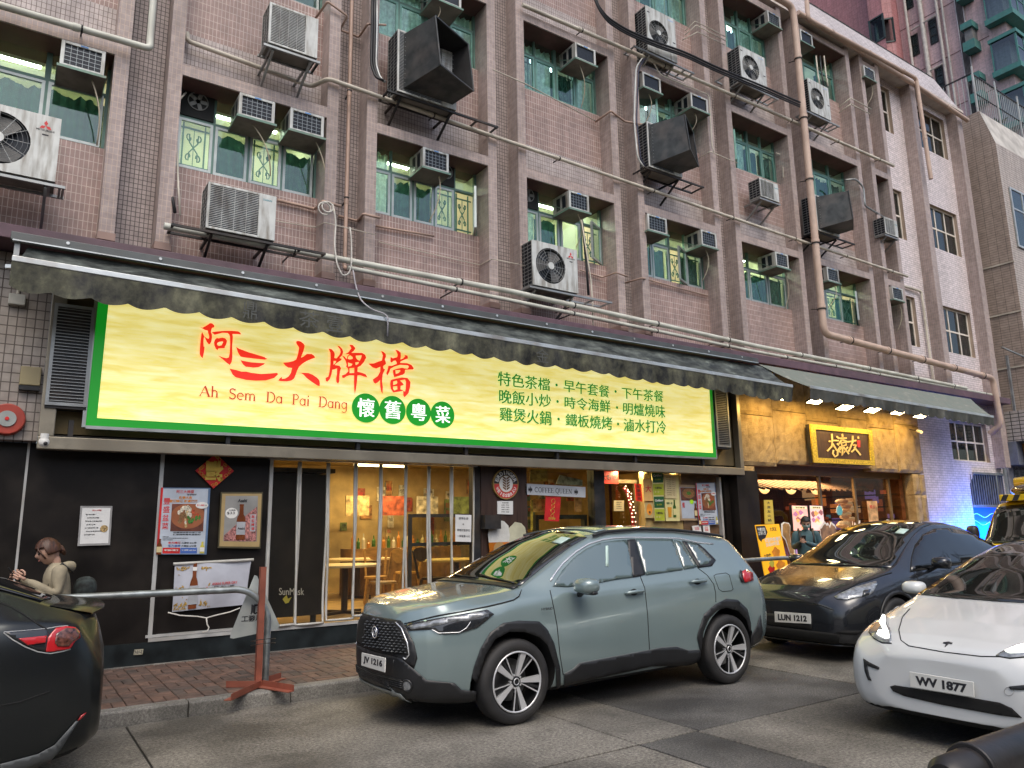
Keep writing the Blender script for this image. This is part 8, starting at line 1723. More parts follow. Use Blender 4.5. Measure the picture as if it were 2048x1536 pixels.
# ---------- dark grey electric hatch behind it
P_gry = paint('dark_grey_paint', (.030,.033,.040), .2, .45)
my_hw = [(0,.50),(.012,.58),(.05,.70),(.12,.79),(.25,.86),(.5,.915),(.9,.945),(2.0,.955),(3.8,.955),(4.2,.935),(4.5,.87),(4.65,.80),(4.72,.72),(4.75,.62)]
my_zt = [(0,.66),(.02,.72),(.07,.775),(.2,.84),(.5,.93),(.85,1.0),(1.1,1.05),(1.3,1.13),(1.6,1.29),(1.95,1.46),(2.3,1.575),(2.65,1.62),(3.0,1.615),(3.4,1.56),(3.8,1.45),(4.15,1.31),(4.4,1.20),(4.58,1.135),(4.68,1.115),(4.70,1.06),(4.73,.95),(4.75,.86)]
my_zb = [(0,.26),(.1,.19),(.5,.17),(4.2,.19),(4.6,.26),(4.75,.34)]
my_belt = [(0,.56),(.1,.68),(.4,.80),(.9,.90),(1.2,.95),(2.2,1.0),(3.4,1.06),(4.2,1.10),(4.55,1.06),(4.75,.78)]
my_top = [(0,.42),(.15,.60),(.5,.70),(1.0,.76),(1.2,.76),(1.7,.68),(2.2,.61),(2.6,.585),(3.2,.57),(3.8,.56),(4.3,.60),(4.6,.64),(4.75,.5)]
mdl = Car('electric_hatchback', 'glossy dark grey hatchback LUN 1212 parked behind the crossover', 8.10, 6.06, 4.75, my_hw, my_zt, my_zb, my_belt, my_top, [(.89,.93),(3.78,.93)], .355, P_gry)
Z8 = (1500, 1040, 3.0967)
S = mdl
S.patch('windscreen', G_ws, [(1.14,-.74),(1.08,-.4),(1.05,0),(1.08,.4),(1.14,.74),(1.6,.66),(2.05,.60),(2.6,.55),(2.62,0),(2.6,-.55),(2.05,-.60),(1.6,-.66)], proj='z', mirror=False, step=.07)
S.patch('side_window', G_blk, [(1.36,.985),(1.55,1.12),(1.85,1.30),(2.15,1.42),(2.5,1.49),(2.95,1.495),(3.4,1.44),(3.8,1.33),(4.02,1.22),(3.95,1.12),(3.4,1.065),(2.4,1.02)], proj='y', step=.08); S.line('window_trim', M_cseam, [(1.36,.985),(1.55,1.12),(1.85,1.30),(2.15,1.42),(2.5,1.49),(2.95,1.495),(3.4,1.44),(3.8,1.33),(4.02,1.22)], .008, proj='y')
S.patch('headlamp', M_lens, [(520,478),(560,455),(640,420),(780,380),(788,400),(760,450),(735,470),(600,496),(540,492)], zoom=Z8, off=.005); S.patch('headlamp_core', M_lamp, [(700,440),(745,432),(735,465),(690,480)], zoom=Z8, off=.011)
plate(S, 'LUN 1212', (1549, 1223), (1621, 1228), (1622, 1248), (1550, 1244), 8.09)
S.patch('lower_intake', M_well, [(-.62,.22),(.62,.22),(.68,.33),(.55,.345),(-.55,.345),(-.68,.33)], proj='x', mirror=False, off=.006)
S.line('lip', M_chr if False else P_gry, [(-.72,.205),(0,.20),(.72,.205)], .014, proj='x', mirror=False, off=.01); S.line('nose_crease', M_cseam, [(-.62,.60),(-.4,.665),(0,.685),(.4,.665),(.62,.60)], .006, proj='x', mirror=False); S.patch('tow_cover', M_cblk, [(-.35,.50),(.35,.50),(.35,.36),(-.35,.36)], proj='x', mirror=False, off=.003)
S.patch('side_intake', M_well, [(-.84,.38),(-.70,.38),(-.62,.345),(-.80,.33)], proj='x', off=.006)
S.patch('arch_cladding', M_cblk, [(.89+.43*cos(a), .36+.43*sin(a)) for a in [pi*k/18*1.1-.05*pi for k in range(19)]]+[(.89+.385*cos(a), .36+.385*sin(a)) for a in [pi*k/18*1.1-.05*pi for k in range(18, -1, -1)]], proj='y', step=.06, off=.008)
S.patch('screen_sticker', pm('pale_sticker', (.45,.60,.55), .5), [(1.95,-.50),(2.12,-.49),(2.12,-.37),(1.95,-.38)], proj='z', mirror=False, off=.010)
S.patch('bonnet_gap', M_cseam, [(.12,-.62),(.6,-.74),(1.05,-.80),(1.05,-.79),(.6,-.73),(.12,-.61)], proj='z', off=.002, step=.03)
S.line('door_seam', M_cseam, [(1.42,.98),(1.40,.7),(1.42,.3)], .004, proj='y'); S.line('door_seam', M_cseam, [(2.5,1.02),(2.55,.6),(2.5,.3)], .004, proj='y')
mirror_(S, 1.75, 1.085, 1.05, .11, .07, P_gry); S.wheel('turbine')
# ---------- white saloon driving towards us
P_wht = paint('white_paint', (.66,.68,.68), .25)
m3_zt = [(0,.60),(.02,.655),(.07,.70),(.2,.755),(.5,.835),(.9,.91),(1.15,.955),(1.35,1.04),(1.65,1.17),(2.0,1.30),(2.35,1.395),(2.7,1.435),(3.05,1.43),(3.5,1.36),(3.9,1.25),(4.2,1.14),(4.45,1.09),(4.62,1.075),(4.66,1.0),(4.69,.85)]
m3_hw = [(0,.46),(.012,.54),(.05,.67),(.12,.765),(.25,.835),(.5,.885),(.9,.915),(2.0,.925),(3.8,.92),(4.3,.88),(4.55,.80),(4.66,.70),(4.69,.6)]
m3_belt = [(0,.50),(.1,.60),(.4,.71),(.9,.82),(1.2,.87),(2.2,.92),(3.4,.98),(4.2,1.03),(4.69,.8)]
wht = Car('white_saloon', 'white electric saloon WV 1877 with its headlamp lit, nearest at the right', 5.74, 3.03, 4.69, m3_hw, m3_zt, [(0,.22),(.1,.16),(.5,.14),(4.3,.17),(4.69,.3)], m3_belt, [(0,.38),(.15,.56),(.5,.66),(1.0,.74),(1.2,.76),(1.7,.68),(2.2,.60),(2.7,.565),(3.3,.55),(4.0,.58),(4.5,.64),(4.69,.5)], [(.84,.90),(3.72,.90)], .335, P_wht)
S = wht
S.patch('windscreen', G_ws, [(1.20,-.745),(1.12,-.4),(1.09,0),(1.12,.4),(1.20,.745),(1.65,.66),(2.1,.585),(2.5,.54),(2.52,0),(2.5,-.54),(2.1,-.585),(1.65,-.66)], proj='z', mirror=False, step=.06)
S.patch('headlamp', M_lens, [(835,580),(845,600),(850,650),(875,690),(878,765),(820,762),(770,735),(738,695),(760,650),(800,600)], zoom=Z8, off=.005, step=4); S.patch('headlamp_lit', emis('headlamp_glow', (1, .98, .85), 3.2), [(828,592),(842,600),(840,650),(862,700),(868,735),(840,740),(790,715),(800,690),(830,690),(805,640)], zoom=Z8, off=.012, step=4); S.line('headlamp_edge', M_cseam, [(835,580),(800,600),(760,650),(738,695),(770,735),(820,762),(878,765)], .005, Z8)
plate(S, 'WV 1877', (1819, 1343), (1947, 1364), (1949, 1395), (1821, 1374), 5.70)
S.patch('lower_intake', M_well, [(870,1030),(900,1022),(1200,1070),(1550,1130),(1625,1165),(1688,1225),(1560,1210),(1200,1145),(960,1090),(890,1060)], zoom=Z8, off=.006, mirror=False, step=5)
S.patch('side_intake', M_cblk, [(706,858),(740,880),(806,912),(800,926),(760,915),(728,900),(742,960),(756,995),(735,990),(715,935)], zoom=Z8, off=.005, step=4)
S.line('bonnet_gap', M_cseam, [(990,550),(945,600),(922,680),(935,745),(985,780),(1200,818),(1430,845),(1560,848),(1620,835),(1690,800)], .004, Z8, mirror=False)
lg = [[(1196,762),(1230,757),(1256,765),(1250,771),(1232,768),(1224,776),(1208,790),(1217,768),(1200,768)]]; S.patch('emblem', M_ink, lg[0], zoom=Z8, off=.003, mirror=False, step=2)
S.line('sensor', pm('faint_grey', (.4,.41,.41), .4), [(1605+30*cos(a*pi/6), 1060+26*sin(a*pi/6)) for a in range(13)], .003, Z8, mirror=False, n=1)
S.patch('side_window', G_blk, [(1.45,.90),(1.65,1.02),(2.0,1.18),(2.4,1.28),(2.9,1.31),(3.4,1.25),(3.8,1.14),(3.7,1.01),(2.6,.95)], proj='y', step=.08); mirror_(S, 1.62, .975, 1.0, .10, .062, P_wht); S.patch('registration_sticker', pm('pale_sticker', (.45,.60,.55), .5), [(2.15,.1),(2.32,.1),(2.32,-.1),(2.15,-.1)], proj='z', mirror=False, off=.01); S.wheel('turbine')
# ---------- matt black saloon cut by the left edge
P_mat = paint('satin_black_wrap', (.045,.050,.052), .27, .8, .15, .2)
blk = Car('matt_black_hatchback', 'satin black hatchback seen from behind, cut by the left edge', .64-4.75, 6.36, 4.75, my_hw, my_zt, my_zb, my_belt, my_top, [(.89,.93),(3.78,.93)], .355, P_mat)
S = blk; ZL = (0, 1150, 3.98)
S.patch('tail_lamp', M_tail, [(362,612),(378,500),(400,470),(440,425),(520,410),(590,420),(625,450),(632,500),(590,530),(560,580),(545,590),(410,612)], zoom=ZL, off=.006, step=4, mirror=False)
S.patch('tail_lamp_lens', pm('smoky_lens', (.13,.05,.035), .08, var=.6, scale=40, coat=1, bump=0), [(440,470),(520,425),(595,432),(620,470),(618,500),(560,540),(540,570),(450,570),(430,540)], zoom=ZL, off=.013, step=4, mirror=False)
S.patch('tail_lamp_housing', M_lamp, [(30,458),(370,430),(384,470),(362,610),(290,595),(180,545),(80,490)], zoom=ZL, off=.005, step=6, mirror=False); S.patch('brake_strip', M_tail, [(142,508),(365,485),(358,540),(215,560)], zoom=ZL, off=.012, step=4, mirror=False)
S.line('lamp_line', pm('light_edge', (.45,.46,.46), .3), [(30,456),(200,444),(372,428),(460,412),(540,405)], .004, ZL, mirror=False); S.line('lamp_line', pm('light_edge', (.45,.46,.46), .3), [(30,460),(100,515),(200,572),(300,612),(400,626),(500,608),(560,590)], .004, ZL, mirror=False)
S.line('boot_seam', M_cseam, [(0,220),(100,260),(200,320),(300,390),(375,435)], .005, ZL, mirror=False); S.line('bumper_seam', M_cseam, [(0,1040),(160,1010),(270,970),(400,925)], .004, ZL, mirror=False)
S.patch('reflector', M_tail, [(612,1155),(640,1115),(680,1090),(660,1120),(630,1150)], zoom=ZL, off=.008, step=4, mirror=False); S.patch('diffuser', pm('grey_diffuser', (.12,.13,.135), .4), [(0,1500),(300,1420),(430,1350),(600,1160),(620,1160),(480,1380),(400,1470),(200,1560),(0,1600)], zoom=ZL, off=.006, step=8, mirror=False)
m = MB(); n = 14
for k in range(n+1):
    y = -.62+1.24*k/n; e = 1-(abs(y)/.62)**4; p, _ = S.hitdir((S.X0+4.40+.08*e, S.YC+y, 4), (0, 0, -1)); q = Vector((S.X0+4.64+.11*e, S.YC+y, 1.10+.03*e)); m.v += [tuple(p+Vector((0, 0, .004))), tuple(q+Vector((0, 0, .006))), tuple(q+Vector((0, 0, -.006))), tuple(p-Vector((0, 0, .03)))]
for k in range(n):
    for j in range(4): a, b = k*4+j, k*4+(j+1) % 4; m.f.append((a, b, b+4, a+4)); m.m.append(0)
m.build('spoiler', P_mat, S.root, smooth=True)
S.patch('rear_screen', G_blk, [(3.3,-.54),(3.3,.54),(3.9,.55),(4.35,.58),(4.42,.3),(4.44,0),(4.42,-.3),(4.35,-.58),(3.9,-.55)], proj='z', mirror=False, step=.07); S.patch('side_window', G_blk, [(1.36,.985),(1.55,1.12),(1.85,1.30),(2.15,1.42),(2.5,1.49),(2.95,1.495),(3.4,1.44),(3.8,1.33),(4.02,1.22),(3.95,1.12),(3.4,1.065),(2.4,1.02)], proj='y', step=.08)
S.wheel('turbine')
# ================================================================ PEOPLE
M_skin = pm('skin', (.48,.29,.21), .5, var=.06, bump=.1); M_lip = pm('lips', (.36,.13,.11), .5); M_eye = pm('eye_dark', (.02,.015,.012), .2)
def skin(name, J, E_, mat, par, lv=2, root=0):
    off = wloc(par); me = bpy.data.meshes.new(name); me.from_pydata([tuple(Vector(p)-off) for p, r in J], E_, []); me.materials.append(mat); o = bpy.data.objects.new(name, me); COL.objects.link(o); o.parent = par
    o.modifiers.new('k', 'SKIN'); d = me.skin_vertices[0].data if me.skin_vertices else None
    if d is None: me.skin_vertices_new() if hasattr(me, 'skin_vertices_new') else None; d = me.skin_vertices[0].data
    for i, (p, r) in enumerate(J): d[i].radius = (r, r) if not isinstance(r, tuple) else r; d[i].use_root = i == root
    s = o.modifiers.new('s', 'SUBSURF'); s.levels = lv; s.render_levels = lv; o.modifiers['k'].use_smooth_shade = True; return o
def head(par, c, f, tilt, hair, style, mask=False, name='head'):
    """c centre, f facing angle (radians in XY), tilt = looking down"""
    F = Vector((cos(f)*cos(tilt), sin(f)*cos(tilt), -sin(tilt))); S_ = Vector((-sin(f), cos(f), 0)); U = F.cross(S_)*1.0
    if U.z < 0: U = -U
    c = Vector(c); W = lambda a, b, d: c+F*a+S_*b+U*d
    def surf(a, t, k=1.0):
        x, y, z = sin(t)*cos(a), sin(t)*sin(a), cos(t)      # x front
        wy = .073*(1-.22*max(0, -z)**1.3); wx = .092*(1-.10*max(0, -z)); px_, py, pz = x*wx, y*wy, z*.116
        if x > 0:
            px_ += .026*math.exp(-((y/.16)**2+((z+.10)/.20)**2))-.010*math.exp(-(((abs(y)-.38)/.18)**2+((z-.05)/.14)**2))+.008*math.exp(-((y/.3)**2+((z+.48)/.09)**2))+.010*math.exp(-((y/.35)**2+((z+.86)/.16)**2))
        return W(px_*k, py*k, pz*k)
    m = MB(); n, r_ = 32, 24
    for i in range(r_+1):
        for k in range(n): m.v.append(tuple(surf(2*pi*k/n, pi*i/r_)))
    for i in range(r_):
        for k in range(n): a, b = i*n+k, i*n+(k+1) % n; m.f.append((a, a+n, b+n, b)); m.m.append(0)
    h = m.build(name, M_skin, par, smooth=True)
    for s in (-1, 1):
        p = W(.080, s*.030, .010); MB().ball(p, .011, seg=10, rings=8).build('eye', M_eye, h, smooth=True); MB().tube([W(.086, s*.015, .030), W(.088, s*.032, .035), W(.076, s*.05, .030)], .004, 6).build('eyebrow', hair, h)
        MB().tube([W(-.005, s*.070, .022), W(.0-.018, s*.080, .018), W(-.016, s*.080, -.010), W(.0, s*.070, -.024)], .008, 7).build('ear', M_skin, h, smooth=True)
    if not mask: MB().tube([W(.087, -.022, -.056), W(.094, 0, -.055), W(.087, .022, -.056)], .005, 7).build('mouth', M_lip, h, smooth=True)
    else:
        m = MB(); q = 10
        for j in range(q+1):
            for i in range(q+1):
                a = -1.15+2.3*i/q; t = 1.52+.95*j/q; p = surf(a, t, 1.0); d = (p-c).normalized(); m.v.append(tuple(p+d*.010))
        for j in range(q):
            for i in range(q): a = j*(q+1)+i; m.f.append((a, a+1, a+q+2, a+q+1)); m.m.append(0)
        m.build('face_mask', pm('pale_mask', (.42,.60,.58), .8), h, smooth=True, fixn=False)
        for s in (-1, 1): MB().tube([W(.04, s*.072, -.02), W(-.015, s*.078, .012)], .0025, 5).build('mask_loop', M_wht, h)
    # hair cap
    m = MB(); R = random.Random(5)
    for i in range(15):
        for k in range(n):
            a = 2*pi*k/n; fr = max(0, cos(a)); tmax = (1.12-.12*fr if style == 'short' else 1.22-.08*fr) if fr > .25 else 1.72
            t = tmax*i/14; p = surf(a, t, 1.0); d = (p-c).normalized(); m.v.append(tuple(p+d*(.014+.004*sin(a*9+t*5)+(.006 if style == 'bun' else 0))))
    for i in range(14):
        for k in range(n): a, b = i*n+k, i*n+(k+1) % n; m.f.append((a, a+n, b+n, b)); m.m.append(0)
    hr = m.build('hair', hair, h, smooth=True, fixn=False); hr.modifiers.new('t', 'SOLIDIFY').thickness = .006
    if style == 'bun':
        for k in range(12): a = k*.5; MB().tube([W(-.085, .02*cos(a), .0+.02*sin(a)), W(-.11-.006*cos(a), .032*cos(a), -.01+.034*sin(a)), W(-.125, .02*cos(a), -.05+.02*sin(a))], .012, 6).build('hair_bun', hair, hr, smooth=True)
        for s in (-1, 1): MB().tube([W(.075, s*.02, .095), W(.082, s*.055, .045), W(.060, s*.076, -.01), W(.045, s*.078, -.05)], .008, 6).build('hair_lock', hair, hr, smooth=True)
    return h
def hand(par, w, d, up, s, name='hand'):
    """w wrist, d direction of the palm, up = back of the hand, s = side of the thumb (+1/-1)"""
    w, d, up = Vector(w), Vector(d).normalized(), Vector(up).normalized(); x = d.cross(up).normalized()*s; up = x.cross(d).normalized()*s
    J = [(w, .021), (w+d*.035, (.030, .016)), (w+d*.075, (.036, .014))]; o = skin(name, J, [(0, 1), (1, 2)], M_skin, par, 2)
    for k, (dx, L) in enumerate(((.027, .066), (.009, .075), (-.010, .070), (-.027, .055))):
        b = w+d*.07+x*dx; P = [b-d*.02, b+d*L*.35-up*.006, b+d*L*.62-up*.026, b+d*L*.60-up*.046]; skin('finger', [(p, r) for p, r in zip(P, (.0095, .009, .008, .007))], [(0, 1), (1, 2), (2, 3)], M_skin, o, 1)
    b = w+d*.03+x*.022; skin('thumb', [(b, .011), (b+x*.028+d*.018, .010), (b+x*.034+d*.045-up*.01, .009), (b+x*.024+d*.066-up*.022, .008)], [(0, 1), (1, 2), (2, 3)], M_skin, o, 1)
def person(label, base, f, H, cj, ct, cs, hair, style, mask, lean, hands, phone, tilt=.45):
    o = thing('person', label, 'person', base); b = Vector(base); F = Vector((cos(f), sin(f), 0)); L = Vector((-sin(f), cos(f), 0)); Z = Vector((0, 0, 1)); s = H/1.7
    P = lambda a, l, z: b+F*a*s+L*l*s+Z*z*s
    pel = P(0, 0, .92); ch = P(lean*.6, 0, 1.24); nk = P(lean, 0, 1.43); hd = P(lean+.075, 0, 1.575)
    sh = [P(lean*.9-.01, k*.175, 1.375) for k in (-1, 1)]; el = [P(lean*.6+.02, k*.24, 1.11) for k in (-1, 1)]; wr = hands
    hp = [P(0, k*.09, .88) for k in (-1, 1)]; kn = [P(.04+.05*k, k*.10, .48) for k in (-1, 1)]; an = [P(-.02+.06*k, k*.10, .08) for k in (-1, 1)]
    skin('body', [(nk-Z*.03, .05), (nk+Z*.05, .046), (hd, .05)], [(0, 1), (1, 2)], M_skin, o)
    m = MB(); n = 28; prof = [(pel-Z*.10, .185, .135), (pel, .175, .13), (P(lean*.3, 0, 1.08), .178, .13), (ch, .195, .14), (P(lean*.8, 0, 1.33), .205, .125), (P(lean*.9, 0, 1.39), .165, .10), (nk-Z*.01, .085, .075), (nk+Z*.02, .06, .06)]
    for i, (c, a, b_) in enumerate(prof):
        for k in range(n): t = 2*pi*k/n; w_ = 1+.035*sin(t*5+i*1.7)+.02*sin(t*9+i*3); m.v.append(tuple(c+L*a*cos(t)*w_*s+F*b_*sin(t)*w_*s))
    for i in range(len(prof)-1):
        for k in range(n): a, b_ = i*n+k, i*n+(k+1) % n; m.f.append((a, b_, b_+n, a+n)); m.m.append(0)
    m.f.append(tuple(range(n))); m.m.append(0); m.build('jacket', cj, o, smooth=True, subdiv=1)
    for k in (0, 1):
        q = [sh[k]-L*(.05 if k else -.05), sh[k]+L*(.012 if k else -.012), sh[k].lerp(el[k], .55)+F*.012, el[k], Vector(el[k]).lerp(Vector(wr[k]), .4)-Z*.008, Vector(wr[k])]
        MB().tube(fillet(q, .06, 5), .06, 16, rr=None).build('sleeve', cj, o, smooth=True) if False else MB().tube(q, .06, 18, rr=[.085*s, .082*s, .066*s, .060*s, .053*s, .042*s]).build('sleeve', cj, o, smooth=True, subdiv=2); skin('collar', [(nk-Z*.04-L*.05, .035), (nk-Z*.01-F*.05, .042), (nk-Z*.04+L*.05, .035), (nk-Z*.07+F*.05, .028)], [(0, 1), (1, 2), (2, 3)], cj, o)
    skin('trousers', [(P(0, 0, .86), .12), (hp[0], .085), (kn[0], .062), (an[0], .05), (hp[1], .085), (kn[1], .062), (an[1], .05)], [(0, 1), (1, 2), (2, 3), (0, 4), (4, 5), (5, 6)], ct, o)
    for a in an: skin('shoe', [(a-Z*.045*s, .045), (a-Z*.05*s+F*.10, .042), (a-Z*.058*s+F*.17, .030)], [(0, 1), (1, 2)], cs, o)
    head(o, hd+F*.01, f, tilt, hair, style, mask)
    for k, w_ in enumerate(wr): d = (Vector(w_)-el[k]).normalized(); hand(o, w_, (d+F*.3+Z*.25), (L*(1 if k else -1)*.8-Z*.1), 1 if k else -1)
    if phone: p = (Vector(wr[0])+Vector(wr[1]))/2+F*.085+Z*.05; ph = MB().obox(p, L, (F*.5+Z*.86).normalized(), (F*.86-Z*.5).normalized(), .036, .075, .004).build('phone', M_blk, None, bevel=.003); tag(ph, phone, 'phone')
    return o, P, F, L, Z
jk = pm('khaki_jacket', (.30,.26,.18), .85, var=.18, scale=7, bump=.35, fine=30); dk = pm('dark_trousers', (.02,.022,.03), .85); sho = pm('dark_shoe', (.03,.03,.03), .6)
hr1 = pm('auburn_hair', (.065,.026,.014), .5, var=.35, sx=(1,1,.2), scale=60); hr2 = pm('black_hair', (.012,.010,.010), .5)
c = at(96, 1104, Y=8.5); hz = 1.575; fz = radians(186); Hh = (c.z-.13)/hz*1.7
bx = c.x+.15*Hh/1.7
wl, wr_ = at(52, 1160, Y=8.33), at(40, 1158, Y=8.50)
wm, P, F, L, Z = person('pedestrian in a khaki jacket with auburn hair in a bun, looking at a phone', (bx, 8.5, .13), fz, Hh, jk, dk, sho, hr1, 'bun', False, .06, [tuple(wr_), tuple(wl)], 'dark phone held up in both hands by the pedestrian in khaki', .30)
bp = thing('backpack', 'dark backpack on the shoulders of the pedestrian in khaki', 'backpack', tuple(P(-.2, 0, 1.1)))
skin('bag', [(P(-.23, 0, 1.0), (.13, .10)), (P(-.26, 0, 1.16), (.155, .12)), (P(-.25, 0, 1.30), (.12, .08))], [(0, 1), (1, 2)], pm('dark_mottled_fabric', (.022,.03,.03), .85, var=.6, scale=18), bp)
for k in (-1, 1): MB().tube([P(-.10, k*.12, 1.34), P(.02, k*.13, 1.45), P(.12, k*.12, 1.36), P(.135, k*.12, 1.15)], .009, 6).build('strap', M_blk, bp, smooth=True)
pb = at(30, 1175, Y=8.35); o = thing('plastic_bag', 'crumpled white plastic bag hanging from the hands of the pedestrian in khaki', 'bag', tuple(pb)); skin('bag', [(pb, .03), (pb+Vector((-.01, 0, -.07)), .055), (pb+Vector((-.02, .01, -.15)), .07)], [(0, 1), (1, 2)], pm('white_plastic', (.6,.65,.66), .3, var=.2, bump=1, fine=14), o)
skin('hood', [(P(-.02, -.10, 1.42), .045), (P(-.10, 0, 1.40), .06), (P(-.02, .10, 1.42), .045), (P(.09, .04, 1.36), .03), (P(.09, -.04, 1.36), .03)], [(0, 1), (1, 2), (2, 3), (0, 4)], jk, wm)
c = at(1611, 1046, Y=8.35); Hm = (c.z-.13)/1.575*1.7; f2 = radians(222); bx, by = c.x-cos(f2)*.11, 8.35-sin(f2)*.11
w1, w2 = at(1602, 1084, Y=8.12), at(1611, 1085, Y=8.02)
tj = pm('teal_jacket', (.045,.10,.115), .7, var=.2, bump=.3, fine=30)
o, P, F, L, Z = person('masked man in a dark teal jacket reading a phone beside the yellow standee', (bx, by, .13), f2, Hm, tj, dk, sho, hr2, 'short', True, .04, [tuple(w1), tuple(w2)], 'dark phone in the hands of the masked man', .5)
bp = thing('backpack', 'black backpack on the masked man in teal', 'backpack', tuple(P(-.2, 0, 1.1)))
skin('bag', [(P(-.19, 0, 1.0), (.13, .09)), (P(-.21, 0, 1.15), (.15, .10)), (P(-.15, 0, 1.34), (.11, .07))], [(0, 1), (1, 2)], M_blk, bp)
for k in (-1, 1): MB().tube([P(-.10, k*.12, 1.36), P(.02, k*.13, 1.46), P(.115, k*.12, 1.37), P(.14, k*.13, 1.12)], .02, 6).build('strap', M_blk, bp, smooth=True)
# ================================================================ YELLOW VAN AT THE RIGHT EDGE, SHOPS BEYOND, BUILDING ACROSS THE STREET
P_yel = paint('yellow_paint', (.72,.50,.015), .3)
van = Car('yellow_van', 'yellow van with black diagonal stripes and a dark roof pod behind the white saloon', 13.85, 5.86, 4.7,
  hw=[(0,.66),(.05,.80),(.2,.90),(.6,.94),(4.4,.94),(4.6,.88),(4.7,.8)], zt=[(0,.80),(.05,.90),(.25,1.02),(.6,1.10),(.72,1.15),(1.0,1.55),(1.2,1.84),(1.35,1.95),(2.0,2.02),(4.3,2.02),(4.55,1.9),(4.7,1.2)],
  zb=[(0,.3),(.3,.22),(4.4,.24),(4.7,.34)], belt=[(0,.7),(.2,.88),(.7,1.02),(4.5,1.1),(4.7,.95)], top=[(0,.5),(.5,.76),(.8,.80),(1.3,.72),(4.5,.72),(4.7,.6)], wheels=[(.95,.92),(3.75,.92)], R_=.33, mpaint=P_yel)
van.patch('windscreen', G_ws, [(.76,-.78),(.72,0),(.76,.78),(1.0,.76),(1.24,.70),(1.25,0),(1.24,-.70),(1.0,-.76)], proj='z', mirror=False, step=.07); van.patch('side_window', G_blk, [(1.15,1.15),(1.4,1.78),(4.2,1.80),(4.3,1.15)], proj='y', step=.12)
van.patch('bonnet_vent', M_cblk, [(.45,.30),(.45,.70),(.52,.70),(.52,.30)], proj='z', step=.05, mirror=False)
van.patch('headlamp', M_lens, [(-.80,.72),(-.5,.74),(-.5,.88),(-.76,.88)], proj='x'); van.wheel('turbine'); mirror_(van, 1.05, 1.36, 1.08, .10, .15, M_cblk)
X0_, Y0_ = 13.85, 5.86
m = MB(); m.box(X0_+1.15, Y0_-.60, 1.93, X0_+1.5, Y0_+.60, 2.05); m.build('stripe_board', P_yel, van.root, bevel=.015)
for k in range(7): y = Y0_+.58-.19*k; m = MB(); m.prism([(y, 1.935), (y-.09, 1.935), (y-.15, 2.045), (y-.06, 2.045)], lambda u, v, d: (X0_+1.15-d, u, v), .001, .005); m.build('stripe', M_ink, van.root)
MB().ball((X0_+1.75, Y0_, 2.12), .62, .60, .16, 28, 14).build('roof_pod', pm('brown_smoked_plastic', (.05,.03,.02), .15, coat=1, bump=0), van.root, smooth=True)
MB().tube([(X0_+1.9, Y0_-.62, 2.26), (X0_+1.85, Y0_, 2.30), (X0_+1.9, Y0_+.58, 2.26)], .12, 16).build('yellow_roll', P_yel, van.root, smooth=True)
for k in range(5): y = Y0_+.35-.28*k; MB().torus((X0_+1.86, y, 2.29), (.1, 1, .3), .122, .006+.018*0, 20, 6).build('black_band', M_ink, van.root)
# neighbour shops past the corner
ns = thing('neighbour_shop', 'grey plastered shop front with a grid tiled canopy beyond the white wall', 'shopfront', (24.0, 9.6, .13))
B(23.3, 8.3, 3.75, 40, 9.6, 4.6).build('canopy', tile('canopy_grid_tile', (.50,.46,.42), (.45,.41,.38), (.07,.065,.06), .21, .105, .012, stain=.2), ns); B(23.25, 9.7, .1, 40, 9.9, 3.749).build('wall', pm('grey_mottled_plaster', (.20,.20,.22), .8, var=.2), ns)
B(23.3, 9.4, 3.10, 40, 9.69, 3.749).build('fascia', pm('blue_grey_fascia', (.18,.20,.25), .5), ns); B(23.6, 9.5, 1.9, 25.2, 9.69, 2.6).build('sign_panel', pm('purple_panel', (.05,.05,.12), .5), ns)
for k, ch in enumerate('隆記'): text(ch, 'lettering', frontY(9.69), M_ink, ns, (23.62+.38*k, 2.78, 23.95+.38*k, 3.06), .01)
text('COFFEE', 'lettering', frontY(9.69), M_ink, ns, (23.75, 2.64, 24.5, 2.74), .01)
lt_ = thing('street_lantern', 'dark orange cylindrical lantern under the grid tiled canopy', 'lantern', (23.7, 9.3, 3.2)); MB().cyl((23.7, 9.3, 3.15), (23.62, 9.3, 3.70), .09, 16).build('glass', pm('amber_glass', (.30,.12,.02), .3), lt_, smooth=40); MB().cyl((23.7, 9.3, 3.08), (23.7, 9.3, 3.15), .12, 16).build('cap', M_blk, lt_)
for k, x in enumerate((23.05, 23.2)): o = thing('drain_pipe', ['left one of the two pale drainpipes in the gap between the buildings', 'right one of the two pale drainpipes in the gap between the buildings'][k], 'pipe', (x, 9.7, .1)); MB().cyl((x, 9.75, .1), (x, 9.75, 5.6), .05, 12).build('tube', M_galv, o, smooth=40)
B(23.3, 9.3, 4.6, 23.36, 9.36, 6.2).build('awning_post', M_galv, ns); MB().bar((23.0, 9.3, 6.4), (26, 8.6, 5.6), .05, .03).build('cable_stay', M_galv, ns)
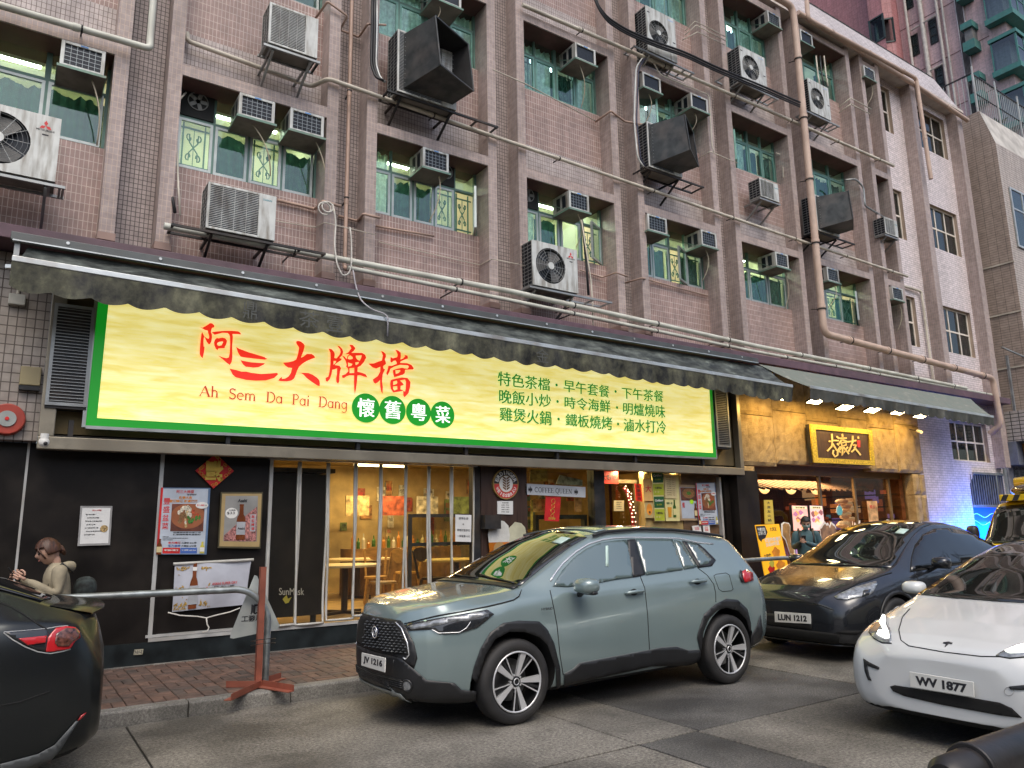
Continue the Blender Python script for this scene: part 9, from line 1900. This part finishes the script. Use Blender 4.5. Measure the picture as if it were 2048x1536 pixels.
T_opp = tile('opposite_wall_tile', (.30,.28,.25), (.26,.24,.22), (.12,.11,.10), .3, .15, .012)
ob = thing('opposite_building', 'plain low building across the street, seen only in reflections', 'building', (8, -13, 0))
for k in range(5):
    x = -14+k*13; h_ = (8, 7, 8.5, 7, 8)[k]; B(x, -20, 0, x+12.6, -13, h_).build('wall', T_opp, ob)
    for j in range(4):
        for z in (1.0, 4.6, 7.4): 
            if z+1.6 < h_: B(x+1+j*2.9, -12.995, z, x+2.9+j*2.9, -12.96, z+1.5).build('window', G_blk, ob)

# bare street trees on the far pavement, mirrored in the car glass
M_bark = pm('dark_bark', (.05,.042,.035), .9)
for ti, (tx, ty, th_) in enumerate(((15.5, -6.5, 9), (22.5, -6.8, 10), (29.5, -6, 10.5))):
    o = thing('bare_tree', 'bare branching street tree across the road, number seen mirrored in car glass', 'tree', (tx, ty, 0), 'bare trees across the road'); o['label'] = ['nearest', 'middle', 'farthest'][ti]+' bare street tree across the road, seen only mirrored in the car glass'
    R = random.Random(ti); br = MB(); tk = MB().tube([(tx, ty, -.1), (tx+.1, ty, 1.5), (tx-.05, ty+.1, 3.0)], .2, 10, rr=[.24, .19, .16]); tk.build('trunk', M_bark, o, smooth=True)
    def grow(p, d, L, r, n):
        q = p+d*L; m_ = p.lerp(q, .5)+Vector((R.uniform(-1, 1), R.uniform(-1, 1), 0))*L*.08; br.tube([p, m_, q], r, 5, cap=False, rr=[r, r*.85, r*.7])
        if n:
            for k in range(3 if n > 1 else 2): dd = (d+Vector((R.uniform(-1, 1), R.uniform(-1, 1), R.uniform(-.25, .7)))*.75).normalized(); grow(q if k else m_.lerp(q, .6), dd, L*R.uniform(.65, .85), r*.62, n-1)
    for k in range(5): a = 2*pi*k/5+R.random(); grow(Vector((tx-.05, ty+.1, 2.9)), Vector((cos(a)*.6, sin(a)*.6, 1)).normalized(), th_*.26, .11, 4)
    br.build('branches', M_bark, o, smooth=True, fixn=False)
bpy.data.scenes.remove(TMP)
